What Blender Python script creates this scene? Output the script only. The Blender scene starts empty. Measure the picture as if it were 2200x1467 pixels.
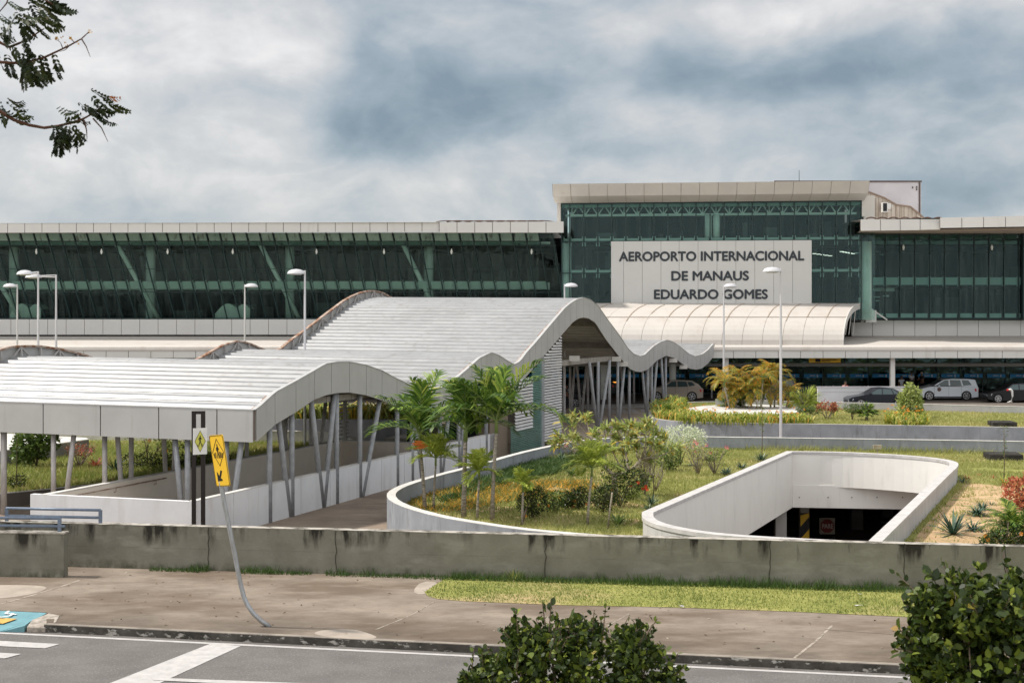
import bpy, bmesh, math, random
import numpy as np
from mathutils import Vector, Matrix
R = math.radians
random.seed(7); rng = np.random.default_rng(11)
sc = bpy.context.scene; COL = sc.collection

# ------------------------------------------------------------------ camera, sky, sun, exposure
F, CX, HY, HC = 3000.0, 1100.0, 695.0, 6.0
cam_d = bpy.data.cameras.new("camera"); cam = bpy.data.objects.new("camera", cam_d); COL.objects.link(cam)
cam.location = (0, 0, HC); cam.rotation_euler = (R(90), 0, 0)
cam_d.sensor_width = 36; cam_d.lens = F/2200*36; cam_d.shift_y = -(733.5-HY)/2200
cam_d.dof.use_dof = True; cam_d.dof.focus_distance = 55; cam_d.dof.aperture_fstop = 9
cam_d.clip_start = .1; cam_d.clip_end = 5000
sc.camera = cam
sc.view_settings.view_transform = 'Standard'; sc.view_settings.look = 'None'
sc.view_settings.exposure = 0.38; sc.view_settings.gamma = 1
sc.view_settings.use_curve_mapping = False
sc.cycles.use_denoising = True
sc.cycles.max_bounces = 7; sc.cycles.transparent_max_bounces = 24
SUN = Vector((-.70, .08, .92)).normalized()
sun_d = bpy.data.lights.new("sun", 'SUN'); sun_d.energy = 3.8; sun_d.angle = R(3); sun_d.color = (1, .945, .86)
sun = bpy.data.objects.new("sun", sun_d); COL.objects.link(sun); sun.location = (0, 0, 60)
sun.rotation_euler = SUN.to_track_quat('Z', 'Y').to_euler()

world = bpy.data.worlds.new("World"); sc.world = world; world.use_nodes = True
def make_world():
    nt = world.node_tree; nt.nodes.clear(); N = nt.nodes.new; L = nt.links.new
    out = N('ShaderNodeOutputWorld'); mixs = N('ShaderNodeMixShader')
    sky = N('ShaderNodeTexSky'); sky.sky_type = 'NISHITA'; sky.sun_disc = False
    sky.sun_elevation = math.asin(SUN.z); sky.sun_rotation = math.atan2(SUN.x, SUN.y)
    b1 = N('ShaderNodeBackground'); b1.inputs[1].default_value = .1; L(sky.outputs[0], b1.inputs[0])
    tc = N('ShaderNodeTexCoord')
    def vm(op, a, b=None):
        n = N('ShaderNodeVectorMath'); n.operation = op
        for i, v in ((0, a), (1, b)):
            if v is None: continue
            if isinstance(v, tuple): n.inputs[i].default_value = v
            else: L(v, n.inputs[i])
        return n
    def mt(op, a, b=None, c=None, clamp=False):
        n = N('ShaderNodeMath'); n.operation = op; n.use_clamp = clamp
        for i, v in ((0, a), (1, b), (2, c)):
            if v is None: continue
            if isinstance(v, (int, float)): n.inputs[i].default_value = v
            else: L(v, n.inputs[i])
        return n.outputs[0]
    d = tc.outputs['Generated']
    def noise(scale, detail, rough, stretch=(1, 1, 1.7), dist=0.0, off=(0, 0, 0)):
        m = vm('MULTIPLY', d, stretch); m = vm('ADD', m.outputs[0], off)
        n = N('ShaderNodeTexNoise'); n.inputs['Scale'].default_value = scale
        n.inputs['Detail'].default_value = detail; n.inputs['Roughness'].default_value = rough
        n.inputs['Distortion'].default_value = dist
        L(m.outputs[0], n.inputs['Vector']); return n
    nA = noise(5.5, 7, .52, dist=.35); nB = noise(16, 8, .55, off=(3, 1, 2), dist=.3)
    warp = noise(7, 3, .5, off=(9, 2, 5))
    wv = vm('SUBTRACT', warp.outputs['Color'], (.5, .5, .5)); wv = vm('MULTIPLY', wv.outputs[0], (.13, 0, .075))
    dw = vm('ADD', d, wv.outputs[0]).outputs[0]
    val = mt('ADD', mt('MULTIPLY', mt('SUBTRACT', nA.outputs[0], .5), 1.15), .50)
    val = mt('ADD', val, mt('MULTIPLY', mt('SUBTRACT', nB.outputs[0], .5), .85))
    blobs = [(120, 60, 420, 120, .30), (560, 150, 160, 110, .26), (330, 330, 330, 90, .28), (820, 420, 320, 70, .22), (1000, 350, 200, 60, .12),
             (1640, 40, 200, 45, .38), (1330, 250, 240, 100, .10), (1900, 330, 320, 90, .04), (1760, 20, 260, 40, .15),
             (470, 215, 180, 45, -.34), (800, 100, 150, 150, -.36), (960, 260, 230, 90, -.34), (1450, 155, 420, 60, -.30), (1980, 150, 330, 55, -.38),
             (2140, 400, 200, 60, -.34), (1560, 350, 240, 60, -.10), (60, 250, 160, 40, -.10), (2080, 20, 160, 50, .05), (1150, 20, 200, 60, -.12)]
    for (px, py, rx, ry, w) in blobs:
        c = Vector(((px-CX)/F, 1, (HY-py)/F)).normalized()
        s = vm('SUBTRACT', dw, tuple(c)); s = vm('MULTIPLY', s.outputs[0], (F/rx*.62, 3, F/ry*.62))
        ln = N('ShaderNodeVectorMath'); ln.operation = 'LENGTH'; L(s.outputs[0], ln.inputs[0])
        mr = N('ShaderNodeMapRange'); mr.interpolation_type = 'SMOOTHSTEP'
        mr.inputs[1].default_value = 0; mr.inputs[2].default_value = 1.25; mr.inputs[3].default_value = w*1.15; mr.inputs[4].default_value = 0
        L(ln.outputs['Value'], mr.inputs[0]); val = mt('ADD', val, mr.outputs[0])
    nC = noise(38, 8, .6, off=(7, 4, 1), dist=.4); nD = noise(11, 6, .5, off=(2, 8, 3), dist=.8)
    rid = mt('SUBTRACT', .12, mt('ABSOLUTE', mt('SUBTRACT', nD.outputs[0], .5)))   # billowy cloud rims
    val = mt('ADD', mt('ADD', val, mt('MULTIPLY', mt('SUBTRACT', nC.outputs[0], .5), .28)), mt('MULTIPLY', rid, .9))
    val = mt('ADD', mt('MULTIPLY', val, .74), .15)
    cr = N('ShaderNodeValToRGB'); e = cr.color_ramp.elements
    e[0].position = .02; e[0].color = (.18, .235, .285, 1); e[1].position = .98; e[1].color = (.70, .685, .675, 1)
    for p, c in ((.3, (.275, .33, .375)), (.5, (.39, .425, .455)), (.7, (.51, .515, .52))):
        q = e.new(p); q.color = (*c, 1)
    L(val, cr.inputs[0])
    b2 = N('ShaderNodeBackground'); L(cr.outputs[0], b2.inputs[0])
    # an overcast sky is brighter overhead; the boost behind the camera is added fill light
    sp = N('ShaderNodeSeparateXYZ'); L(d, sp.inputs[0])
    def sm(v, a, b_, hi):
        q = N('ShaderNodeMapRange'); q.interpolation_type = 'SMOOTHSTEP'; L(v, q.inputs[0]); q.inputs[1].default_value = a; q.inputs[2].default_value = b_; q.inputs[3].default_value = 0; q.inputs[4].default_value = hi; return q.outputs[0]
    st = mt('ADD', mt('ADD', 1.0, sm(sp.outputs[2], .26, .8, .55)), sm(sp.outputs[1], .3, -.9, 1.25)); L(st, b2.inputs[1])
    hi = mt('MULTIPLY', mt('SUBTRACT', st, 1.0), .6, clamp=True); mxc = N('ShaderNodeMix'); mxc.data_type = 'RGBA'; L(hi, mxc.inputs[0]); L(cr.outputs[0], mxc.inputs[6]); mxc.inputs[7].default_value = (.48, .475, .465, 1); L(mxc.outputs[2], b2.inputs[0])
    mixs.inputs[0].default_value = .9
    L(b1.outputs[0], mixs.inputs[1]); L(b2.outputs[0], mixs.inputs[2]); L(mixs.outputs[0], out.inputs[0])
make_world()

# ------------------------------------------------------------------ helpers
def P(px, py, d): return Vector(((px-CX)*d/F, d, HC-(py-HY)*d/F))
def G(px, py, z=0.0):
    d = F*(HC-z)/(py-HY); return Vector(((px-CX)*d/F, d, z))
def GX(px, d, z=0.0): return Vector(((px-CX)*d/F, d, z))

class MB:
    def __init__(s): s.v = []; s.f = []; s.m = []; s.cur = 0
    def add(s, vs, fs):
        o = len(s.v); s.v += [tuple(v) for v in vs]
        for f in fs: s.f.append(tuple(i+o for i in f)); s.m.append(s.cur)
        return s
    def box(s, c, size, rz=0, M=None):
        hx, hy, hz = size[0]/2, size[1]/2, size[2]/2
        vs = [Vector((x, y, z)) for z in (-hz, hz) for y in (-hy, hy) for x in (-hx, hx)]
        if M is None: M = Matrix.Rotation(rz, 4, 'Z')
        vs = [M @ v + Vector(c) for v in vs]
        return s.add(vs, [(0, 2, 3, 1), (4, 5, 7, 6), (0, 1, 5, 4), (2, 6, 7, 3), (0, 4, 6, 2), (1, 3, 7, 5)])
    def b2(s, p0, p1): # box by two corners
        c = [(a+b)/2 for a, b in zip(p0, p1)]; z = [abs(a-b) for a, b in zip(p0, p1)]
        return s.box(c, z)
    def tube(s, pts, r, n=8, cap=True):
        pts = [Vector(p) for p in pts]; rr = r if isinstance(r, (list, tuple)) else [r]*len(pts)
        rings = []; up = Vector((0, 0, 1))
        for i, p in enumerate(pts):
            t = (pts[min(i+1, len(pts)-1)]-pts[max(i-1, 0)])
            if t.length < 1e-9: t = Vector((0, 0, 1))
            t.normalize(); a = t.cross(up if abs(t.z) < .95 else Vector((1, 0, 0))).normalized(); b = a.cross(t)
            rings.append([p+(a*math.cos(k*2*math.pi/n)+b*math.sin(k*2*math.pi/n))*rr[i] for k in range(n)])
        fs = []
        for i in range(len(pts)-1):
            for k in range(n):
                fs.append((i*n+k, i*n+(k+1) % n, (i+1)*n+(k+1) % n, (i+1)*n+k))
        if cap: fs.append(tuple(range(n-1, -1, -1))); fs.append(tuple((len(pts)-1)*n+k for k in range(n)))
        return s.add([v for r_ in rings for v in r_], fs)
    def beam(s, a, b, w, h): # rectangular bar a->b
        a = Vector(a); b = Vector(b); t = (b-a).normalized()
        sd = t.cross(Vector((0, 0, 1)))
        if sd.length < 1e-3: sd = Vector((1, 0, 0))
        sd.normalize(); u = sd.cross(t)
        vs = [p+sd*sx*w/2+u*sz*h/2 for p in (a, b) for sz in (-1, 1) for sx in (-1, 1)]
        return s.add(vs, [(0, 2, 3, 1), (4, 5, 7, 6), (0, 1, 5, 4), (2, 6, 7, 3), (0, 4, 6, 2), (1, 3, 7, 5)])
    def quad(s, a, b, c, d): return s.add([a, b, c, d], [(0, 1, 2, 3)])
    def prism(s, poly, z0, z1): # poly list xy
        n = len(poly); zt = z1 if isinstance(z1, (list, tuple)) else [z1]*n
        vs = [(p[0], p[1], z0) for p in poly]+[(p[0], p[1], zt[i]) for i, p in enumerate(poly)]
        fs = [tuple(range(n-1, -1, -1)), tuple(range(n, 2*n))]+[(i, (i+1) % n, n+(i+1) % n, n+i) for i in range(n)]
        return s.add(vs, fs)
    def slab(s, vs3, off): # polygon in 3D extruded by vector off
        n = len(vs3); off = Vector(off); a = [Vector(v) for v in vs3]
        vs = a+[v+off for v in a]
        return s.add(vs, [tuple(range(n-1, -1, -1)), tuple(range(n, 2*n))]+[(i, (i+1) % n, n+(i+1) % n, n+i) for i in range(n)])
    def wall(s, pts, th, z0, z1, closed=False, side=1):
        # thick wall: pts = one face; thickness to the `side` (left normal = +1)
        pts = [Vector((p[0], p[1])) for p in pts]; n = len(pts)
        z1 = z1 if isinstance(z1, (list, tuple)) else [z1]*n
        z0 = z0 if isinstance(z0, (list, tuple)) else [z0]*n
        off = offset(pts, th*side, closed)
        vs = []
        for i in range(n):
            vs += [(*pts[i], z0[i]), (*pts[i], z1[i]), (*off[i], z1[i]), (*off[i], z0[i])]
        fs = []
        for i in range(n if closed else n-1):
            a = i*4; b = ((i+1) % n)*4
            for k in range(4): fs.append((a+k, b+k, b+(k+1) % 4, a+(k+1) % 4))
        if not closed: fs += [(0, 1, 2, 3), tuple((n-1)*4+k for k in (3, 2, 1, 0))]
        return s.add(vs, fs)
    def build(s, name, mats, parent=None, smooth=False, bevel=0, recalc=True):
        me = bpy.data.meshes.new(name); me.from_pydata(s.v, [], s.f)
        mats = mats if isinstance(mats, (list, tuple)) else [mats]
        for m in mats: me.materials.append(m)
        if len(mats) > 1: me.polygons.foreach_set('material_index', s.m)
        if recalc:
            bm = bmesh.new(); bm.from_mesh(me); bmesh.ops.recalc_face_normals(bm, faces=bm.faces); bm.to_mesh(me); bm.free()
        if smooth: me.polygons.foreach_set('use_smooth', [True]*len(me.polygons))
        me.update()
        o = bpy.data.objects.new(name, me); COL.objects.link(o)
        if parent: o.parent = parent
        if bevel:
            b = o.modifiers.new('bevel', 'BEVEL'); b.width = bevel; b.segments = 2; b.limit_method = 'ANGLE'; b.angle_limit = R(25)
        return o

def offset(pts, d, closed=False):
    n = len(pts); out = []
    for i in range(n):
        a = pts[(i-1) % n] if (closed or i > 0) else None; b = pts[i]; c = pts[(i+1) % n] if (closed or i < n-1) else None
        ns = []
        if a is not None: t = (b-a).normalized(); ns.append(Vector((-t.y, t.x)))
        if c is not None: t = (c-b).normalized(); ns.append(Vector((-t.y, t.x)))
        m = sum(ns, Vector((0, 0))); m.normalize()
        out.append(b+m*d/max(.4, m.dot(ns[0])))
    return out
def smooth_poly(pts, k=2, closed=False):
    pts = [Vector(p) for p in pts]
    for _ in range(k):
        n = len(pts); q = []
        rngi = range(n if closed else n-1)
        if not closed: q.append(pts[0])
        for i in rngi:
            a, b = pts[i], pts[(i+1) % n]; q += [a*.75+b*.25, a*.25+b*.75]
        if not closed: q.append(pts[-1])
        pts = q
    return pts
def tag(o, label=None, cat=None, group=None, kind=None):
    if label: o['label'] = label
    if cat: o['category'] = cat
    if group: o['group'] = group
    if kind: o['kind'] = kind
    return o
def empty(name, loc=(0, 0, 0), rz=0, **k):
    o = bpy.data.objects.new(name, None); COL.objects.link(o); o.location = loc; o.rotation_euler = (0, 0, rz); o.empty_display_size = .3
    return tag(o, **k)
def copy_tree(o, loc=None, rz=None, scale=None, **k):
    c = o.copy(); COL.objects.link(c)
    for ch in o.children:
        d = ch.copy(); COL.objects.link(d); d.parent = c; d.matrix_parent_inverse = ch.matrix_parent_inverse
        for g in ch.children:
            e = g.copy(); COL.objects.link(e); e.parent = d
    if loc is not None: c.location = loc
    if rz is not None: c.rotation_euler = (0, 0, rz)
    if scale is not None: c.scale = (scale,)*3 if not isinstance(scale, tuple) else scale
    return tag(c, **k)
def npmesh(name, V, Fc, mats, parent=None, tint=None, matidx=None, smooth=False):
    """V (n,3) float, Fc (m,k) int all same k"""
    me = bpy.data.meshes.new(name); n = len(V); m, k = Fc.shape
    me.vertices.add(n); me.vertices.foreach_set('co', np.asarray(V, dtype=np.float32).ravel())
    me.loops.add(m*k); me.loops.foreach_set('vertex_index', Fc.astype(np.int32).ravel())
    me.polygons.add(m); me.polygons.foreach_set('loop_start', np.arange(0, m*k, k, dtype=np.int32))
    mats = mats if isinstance(mats, (list, tuple)) else [mats]
    for q in mats: me.materials.append(q)
    if matidx is not None: me.polygons.foreach_set('material_index', matidx.astype(np.int32))
    me.update(calc_edges=True)
    if smooth: me.polygons.foreach_set('use_smooth', [True]*m)
    if tint is not None:
        a = me.attributes.new('tint', 'FLOAT', 'FACE'); a.data.foreach_set('value', tint.astype(np.float32))
    o = bpy.data.objects.new(name, me); COL.objects.link(o)
    if parent: o.parent = parent
    return o

# ------------------------------------------------------------------ materials
def C(h): # sRGB hex -> linear
    h = h.lstrip('#'); r = [int(h[i:i+2], 16)/255 for i in (0, 2, 4)]
    return tuple(x/12.92 if x <= .04045 else ((x+.055)/1.055)**2.4 for x in r)
def mat(name, col, rough=.7, metal=0, spec=.3, var=0, vscale=3, col2=None, bump=0, bscale=40, stretch=(1, 1, 1), streak=None, detail=6, contrast=(.35, .65), extra=None, emit=None, coat=0):
    m = bpy.data.materials.new(name); m.use_nodes = True; nt = m.node_tree; N = nt.nodes.new; L = nt.links.new
    b = nt.nodes['Principled BSDF']; b.inputs['Roughness'].default_value = rough; b.inputs['Metallic'].default_value = metal
    b.inputs['Specular IOR Level'].default_value = spec; b.inputs['Coat Weight'].default_value = coat
    b.inputs['Base Color'].default_value = (*col, 1)
    if emit: b.inputs['Emission Color'].default_value = (*emit[0], 1); b.inputs['Emission Strength'].default_value = emit[1]
    gm = N('ShaderNodeNewGeometry')
    def noise(sc_, st=(1, 1, 1), det=detail, rg=.6):
        mp = N('ShaderNodeMapping'); mp.inputs['Scale'].default_value = st; L(gm.outputs['Position'], mp.inputs[0])
        n = N('ShaderNodeTexNoise'); n.inputs['Scale'].default_value = sc_; n.inputs['Detail'].default_value = det; n.inputs['Roughness'].default_value = rg
        L(mp.outputs[0], n.inputs[0]); return n.outputs[0]
    def mix(fac, a, bb, mode='MIX'):
        x = N('ShaderNodeMix'); x.data_type = 'RGBA'; x.blend_type = mode
        if isinstance(fac, float): x.inputs[0].default_value = fac
        else: L(fac, x.inputs[0])
        for i, v in ((6, a), (7, bb)):
            if isinstance(v, tuple): x.inputs[i].default_value = (*v, 1)
            else: L(v, x.inputs[i])
        return x.outputs[2]
    def rng_(v, a, bb, lo=0, hi=1):
        x = N('ShaderNodeMapRange'); L(v, x.inputs[0]); x.inputs[1].default_value = a; x.inputs[2].default_value = bb; x.inputs[3].default_value = lo; x.inputs[4].default_value = hi; return x.outputs[0]
    cur = col
    if col2 or var:
        c2 = col2 or tuple(x*(1-var) for x in col)
        cur = mix(rng_(noise(vscale, stretch), *contrast), col, c2)
    if streak: # (colour, scale, stretch, lo, hi, strength)
        for (sc1, ss, st, lo, hi, k) in streak:
            cur = mix(rng_(noise(ss, st, 5), lo, hi, 0, k), cur, sc1)
    if extra: cur = extra(m, N, L, gm, noise, mix, rng_, cur)
    if not isinstance(cur, tuple): L(cur, b.inputs['Base Color'])
    if bump:
        bp = N('ShaderNodeBump'); bp.inputs['Strength'].default_value = bump; bp.inputs['Distance'].default_value = .02
        L(noise(bscale), bp.inputs['Height']); L(bp.outputs[0], b.inputs['Normal'])
    return m
def leafmat(name, stops, rough=.5, trans=.35, spec=.3):
    m = bpy.data.materials.new(name); m.use_nodes = True; nt = m.node_tree; N = nt.nodes.new; L = nt.links.new
    b = nt.nodes['Principled BSDF']; b.inputs['Roughness'].default_value = rough; b.inputs['Specular IOR Level'].default_value = spec
    at = N('ShaderNodeAttribute'); at.attribute_name = 'tint'
    cr = N('ShaderNodeValToRGB'); e = cr.color_ramp.elements
    while len(e) < len(stops): e.new(.5)
    for i, (p, c) in enumerate(stops): e[i].position = p; e[i].color = (*c, 1)
    L(at.outputs['Fac'], cr.inputs[0]); L(cr.outputs[0], b.inputs['Base Color'])
    tr = N('ShaderNodeBsdfTranslucent'); L(cr.outputs[0], tr.inputs[0]); mx = N('ShaderNodeMixShader'); mx.inputs[0].default_value = trans
    L(b.outputs[0], mx.inputs[1]); L(tr.outputs[0], mx.inputs[2]); L(mx.outputs[0], nt.nodes['Material Output'].inputs[0])
    return m
def glassmat(name, tint, refl=.07, rough=.02, dirt=None):
    m = bpy.data.materials.new(name); m.use_nodes = True; nt = m.node_tree; nt.nodes.clear(); N = nt.nodes.new; L = nt.links.new
    out = N('ShaderNodeOutputMaterial'); t = N('ShaderNodeBsdfTransparent'); t.inputs[0].default_value = (*tint, 1)
    g = N('ShaderNodeBsdfGlossy'); g.inputs['Roughness'].default_value = rough; g.inputs['Color'].default_value = (.34, .50, .50, 1)
    fr = N('ShaderNodeFresnel'); fr.inputs[0].default_value = 1.5
    ma = N('ShaderNodeMath'); ma.operation = 'ADD'; L(fr.outputs[0], ma.inputs[0]); ma.inputs[1].default_value = refl-.04
    mx = N('ShaderNodeMixShader'); L(ma.outputs[0], mx.inputs[0]); L(t.outputs[0], mx.inputs[1]); L(g.outputs[0], mx.inputs[2])
    last = mx.outputs[0]
    gm = N('ShaderNodeNewGeometry')
    nb = N('ShaderNodeTexNoise'); nb.inputs['Scale'].default_value = 1.3; L(gm.outputs['Position'], nb.inputs[0])
    bp = N('ShaderNodeBump'); bp.inputs['Strength'].default_value = .10; bp.inputs['Distance'].default_value = .25; L(nb.outputs[0], bp.inputs['Height']); L(bp.outputs[0], g.inputs['Normal'])
    if dirt: # vertical dusty streaks
        mp = N('ShaderNodeMapping'); mp.inputs['Scale'].default_value = (2.2, .3, .16); L(gm.outputs['Position'], mp.inputs[0])
        n = N('ShaderNodeTexNoise'); n.inputs['Scale'].default_value = 2.0; n.inputs['Detail'].default_value = 6; L(mp.outputs[0], n.inputs[0])
        r_ = N('ShaderNodeMapRange'); L(n.outputs[0], r_.inputs[0]); r_.inputs[1].default_value = .42; r_.inputs[2].default_value = .80; r_.inputs[4].default_value = dirt*1.25
        df = N('ShaderNodeBsdfDiffuse'); df.inputs[0].default_value = (.30, .40, .37, 1)
        m2 = N('ShaderNodeMixShader'); L(r_.outputs[0], m2.inputs[0]); L(last, m2.inputs[1]); L(df.outputs[0], m2.inputs[2]); last = m2.outputs[0]
    L(last, out.inputs[0]); return m

M = {}
M['roof'] = mat('corrugated_roof', (.285, .29, .30), .38, .1, .4, col2=(.235, .238, .245), vscale=.5, stretch=(.6, .6, 1), streak=[((.17, .155, .14), 7, (.25, 1.4, 1), .54, .70, .65), ((.34, .345, .35), 1.2, (.3, 3, 1), .5, .7, .5)])
M['panel'] = mat('grey_panel', (.44, .435, .43), .45, .1, .35, var=.12, vscale=.7, streak=[((.24, .225, .20), 3, (1, 1, .12), .58, .8, .45)])
M['panel_under'] = mat('soffit_grey', (.55, .53, .50), .7, var=.2, vscale=2)
M['joint'] = mat('joint_dark', (.17, .14, .12), .9)
M['rust'] = mat('rusty_steel', (.40, .33, .28), .8, 0, .2, col2=(.20, .085, .04), vscale=4, contrast=(.4, .6))
M['steel'] = mat('galvanised_pole', (.33, .34, .36), .6, .0, .3, var=.25, vscale=5)
M['post'] = mat('painted_post', (.46, .44, .43), .6, .0, .3, col2=(.30, .28, .27), vscale=6, stretch=(1, 1, .3))
M['lampgrey'] = mat('lamp_paint', (.55, .54, .56), .4, .2, .5)
M['whitewall'] = mat('white_render', (.64, .64, .655), .8, var=.08, vscale=1.5, streak=[((.40, .37, .33), 3, (1, 1, .15), .54, .8, .5), ((.30, .27, .23), 1.3, (1, 1, .8), .66, .8, .4)])
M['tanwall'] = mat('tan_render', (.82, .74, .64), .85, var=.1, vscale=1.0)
M['greywall'] = mat('bluegrey_render', (.27, .285, .31), .8, 0, .2, var=.22, vscale=1.2, bump=.2, streak=[((.40, .41, .43), 1.6, (1, 1, .4), .55, .8, .5), ((.10, .10, .10), 3.2, (1, 1, .22), .56, .74, .6), ((.13, .13, .14), 9, (1, 1, .12), .6, .75, .4)])
M['walltop'] = mat('white_coping', (.58, .56, .53), .8, var=.2, vscale=2)
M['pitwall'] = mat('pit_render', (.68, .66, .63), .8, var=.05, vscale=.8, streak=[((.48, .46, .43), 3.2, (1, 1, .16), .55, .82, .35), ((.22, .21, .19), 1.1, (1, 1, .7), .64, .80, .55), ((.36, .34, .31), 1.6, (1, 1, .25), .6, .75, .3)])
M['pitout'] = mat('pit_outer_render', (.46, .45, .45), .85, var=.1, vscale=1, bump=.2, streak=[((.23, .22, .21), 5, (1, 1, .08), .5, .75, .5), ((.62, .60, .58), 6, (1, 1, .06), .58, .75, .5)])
M['pitcap'] = mat('pit_cap', (.50, .48, .47), .85, var=.2, vscale=3, bump=.3, streak=[((.30, .28, .27), 7, (1, 1, 1), .58, .75, .5)])
M['dark'] = mat('dark_void', (.012, .013, .013), .9)
M['garage_floor'] = mat('garage_floor', (.34, .28, .245), .55, 0, .4, var=.4, vscale=.5)
M['garage_wall'] = mat('garage_wall', (.30, .29, .28), .9)
M['white_paint'] = mat('white_paint', (.72, .71, .69), .6, var=.1, vscale=6)
M['yellow'] = mat('yellow_paint', (.72, .44, .03), .5)
M['black'] = mat('black_paint', (.01, .01, .011), .5)
M['asphalt'] = mat('asphalt', (.15, .139, .133), .85, 0, .25, col2=(.115, .105, .10), vscale=1.1, bump=.5, bscale=70, streak=[((.30, .285, .27), 26, (1, 1, 1), .54, .70, .65), ((.06, .056, .054), 41, (1, 1, 1), .58, .68, .6), ((.11, .10, .095), .7, (.3, 1.5, 1), .5, .7, .6)])
M['terminal_road'] = mat('forecourt_paving', (.15, .125, .105), .8, var=.3, vscale=.4)
M['marking'] = mat('marking_paint', (.46, .44, .43), .75, var=.2, vscale=5, streak=[((.20, .19, .18), 30, (1, 1, 1), .60, .72, .6)])
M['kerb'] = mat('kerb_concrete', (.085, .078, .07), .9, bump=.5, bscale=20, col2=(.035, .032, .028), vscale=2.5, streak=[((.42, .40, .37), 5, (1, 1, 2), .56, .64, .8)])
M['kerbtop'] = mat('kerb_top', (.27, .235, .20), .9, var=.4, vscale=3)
M['walkway'] = mat('walkway_concrete', (.25, .195, .15), .85, 0, .2, col2=(.15, .115, .09), vscale=.5, bump=.3, streak=[((.33, .28, .23), 1.2, (.5, 2, 1), .5, .7, .5)])
M['soil'] = mat('bare_soil', (.28, .20, .13), .95, var=.3, vscale=1)

def ex_side(m, N, L, gm, noise, mix, rng_, cur):
    # tyre-dark dirt bands and pale worn patches lying along the pavement
    cur = mix(rng_(noise(.5, (.6, 1.2, 1), 6), .42, .60, 0, .85), cur, (.12, .088, .063))
    cur = mix(rng_(noise(1.5, (.7, 1.7, 1), 7), .50, .74, 0, .5), cur, (.30, .25, .205))
    cur = mix(rng_(noise(5.5, (.8, 1.5, 1), 7), .50, .75, 0, .4), cur, (.10, .075, .055))
    vd = N('ShaderNodeVectorMath'); vd.operation = 'DOT_PRODUCT'; L(gm.outputs['Position'], vd.inputs[0]); vd.inputs[1].default_value = (.205, 1, 0)
    kb = rng_(vd.outputs['Value'], 27.6, 25.5, 0, 1); mm = N('ShaderNodeMath'); mm.operation = 'MULTIPLY'; L(kb, mm.inputs[0]); L(rng_(noise(.9, (.6, 1, 1), 6), .35, .6, .15, 1), mm.inputs[1])
    cur = mix(rng_(mm.outputs[0], 0, 1, 0, .75), cur, (.065, .05, .038))
    cur = mix(rng_(noise(60, (1, 1, 1), 3), .60, .75, 0, .5), cur, (.36, .31, .26))
    cur = mix(rng_(noise(26, (1, 1, 1), 3), .62, .74, 0, .35), cur, (.10, .08, .065))
    return cur
M['sidewalk'] = mat('sidewalk_concrete', (.25, .205, .165), .88, 0, .2, var=.3, vscale=.9, bump=.35, bscale=30, extra=ex_side)
M['sidewalk_light'] = mat('new_concrete', (.37, .315, .265), .88, 0, .2, var=.25, vscale=2)

def ex_front(m, N, L, gm, noise, mix, rng_, cur):
    sep = N('ShaderNodeSeparateXYZ'); L(gm.outputs['Position'], sep.inputs[0])
    def M2(op, a, b):
        n = N('ShaderNodeMath'); n.operation = op; n.use_clamp = False
        for i, v in ((0, a), (1, b)):
            if isinstance(v, (int, float)): n.inputs[i].default_value = v
            else: L(v, n.inputs[i])
        return n.outputs[0]
    # mould runs hanging from the top edge, real stains
    top = rng_(sep.outputs[2], .62, 1.12, 0, 1)
    runs = rng_(noise(2.3, (1, .2, .22), 5), .47, .66, 0, 1)
    patch = rng_(noise(.55, (1, 1, .1), 4), .38, .58, .25, 1)
    f = M2('MULTIPLY', M2('MULTIPLY', top, runs), patch)
    cur = mix(rng_(f, .06, .45, 0, .95), cur, (.022, .02, .016))
    base = rng_(sep.outputs[2], .42, .15, 0, 1)
    f2 = M2('MULTIPLY', base, rng_(noise(3.5, (1, 1, .6), 5), .38, .62, 0, 1))
    cur = mix(rng_(f2, .1, .8, 0, .7), cur, (.035, .038, .022))
    # board-mark lift lines
    w = N('ShaderNodeMath'); w.operation = 'PINGPONG'; L(sep.outputs[2], w.inputs[0]); w.inputs[1].default_value = .33
    ln = rng_(w.outputs[0], .012, .0, 0, .5)
    cur = mix(M2('MULTIPLY', ln, rng_(noise(1.4, (1, 1, 1), 4), .42, .6, 0, 1)), cur, (.09, .085, .07))
    return cur
M['frontwall'] = mat('olive_concrete', (.21, .20, .165), .9, 0, .2, col2=(.155, .147, .118), vscale=1.3, bump=.35, bscale=12, streak=[((.29, .28, .235), 1.2, (.6, 1, 2), .55, .72, .6)], extra=ex_front)
M['fronttop'] = mat('worn_concrete_top', (.38, .35, .31), .9, col2=(.10, .09, .075), vscale=2.5, contrast=(.45, .6))

def ex_lawn(m, N, L, gm, noise, mix, rng_, cur):
    cur = mix(rng_(noise(.16, (1, 1, 1), 6), .50, .60, 0, .8), cur, (.40, .29, .165))
    cur = mix(rng_(noise(5, (1, 1, 1), 6), .45, .65, 0, .5), cur, (.13, .15, .04))
    return cur
M['lawn'] = mat('lawn_ground', (.29, .28, .09), .95, 0, .1, col2=(.20, .21, .06), vscale=.35, bump=.6, bscale=9, extra=ex_lawn)
def ex_sand(m, N, L, gm, noise, mix, rng_, cur):
    cur = mix(rng_(noise(1.6, (1, 1, 1), 7), .52, .66, 0, .85), cur, (.14, .15, .045))
    return cur
M['sand'] = mat('bare_sand', (.48, .34, .20), .95, 0, .1, col2=(.36, .24, .14), vscale=1.2, bump=.6, bscale=9, extra=ex_sand)
M['grass_bright'] = leafmat('grass_bright', [(0, (.11, .15, .03)), (.5, (.21, .255, .06)), (.85, (.34, .36, .11)), (1, (.36, .28, .14))], .6, .4)
M['grass_dark'] = leafmat('grass_dark', [(0, (.03, .06, .015)), (1, (.08, .14, .03))], .6, .3)
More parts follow.
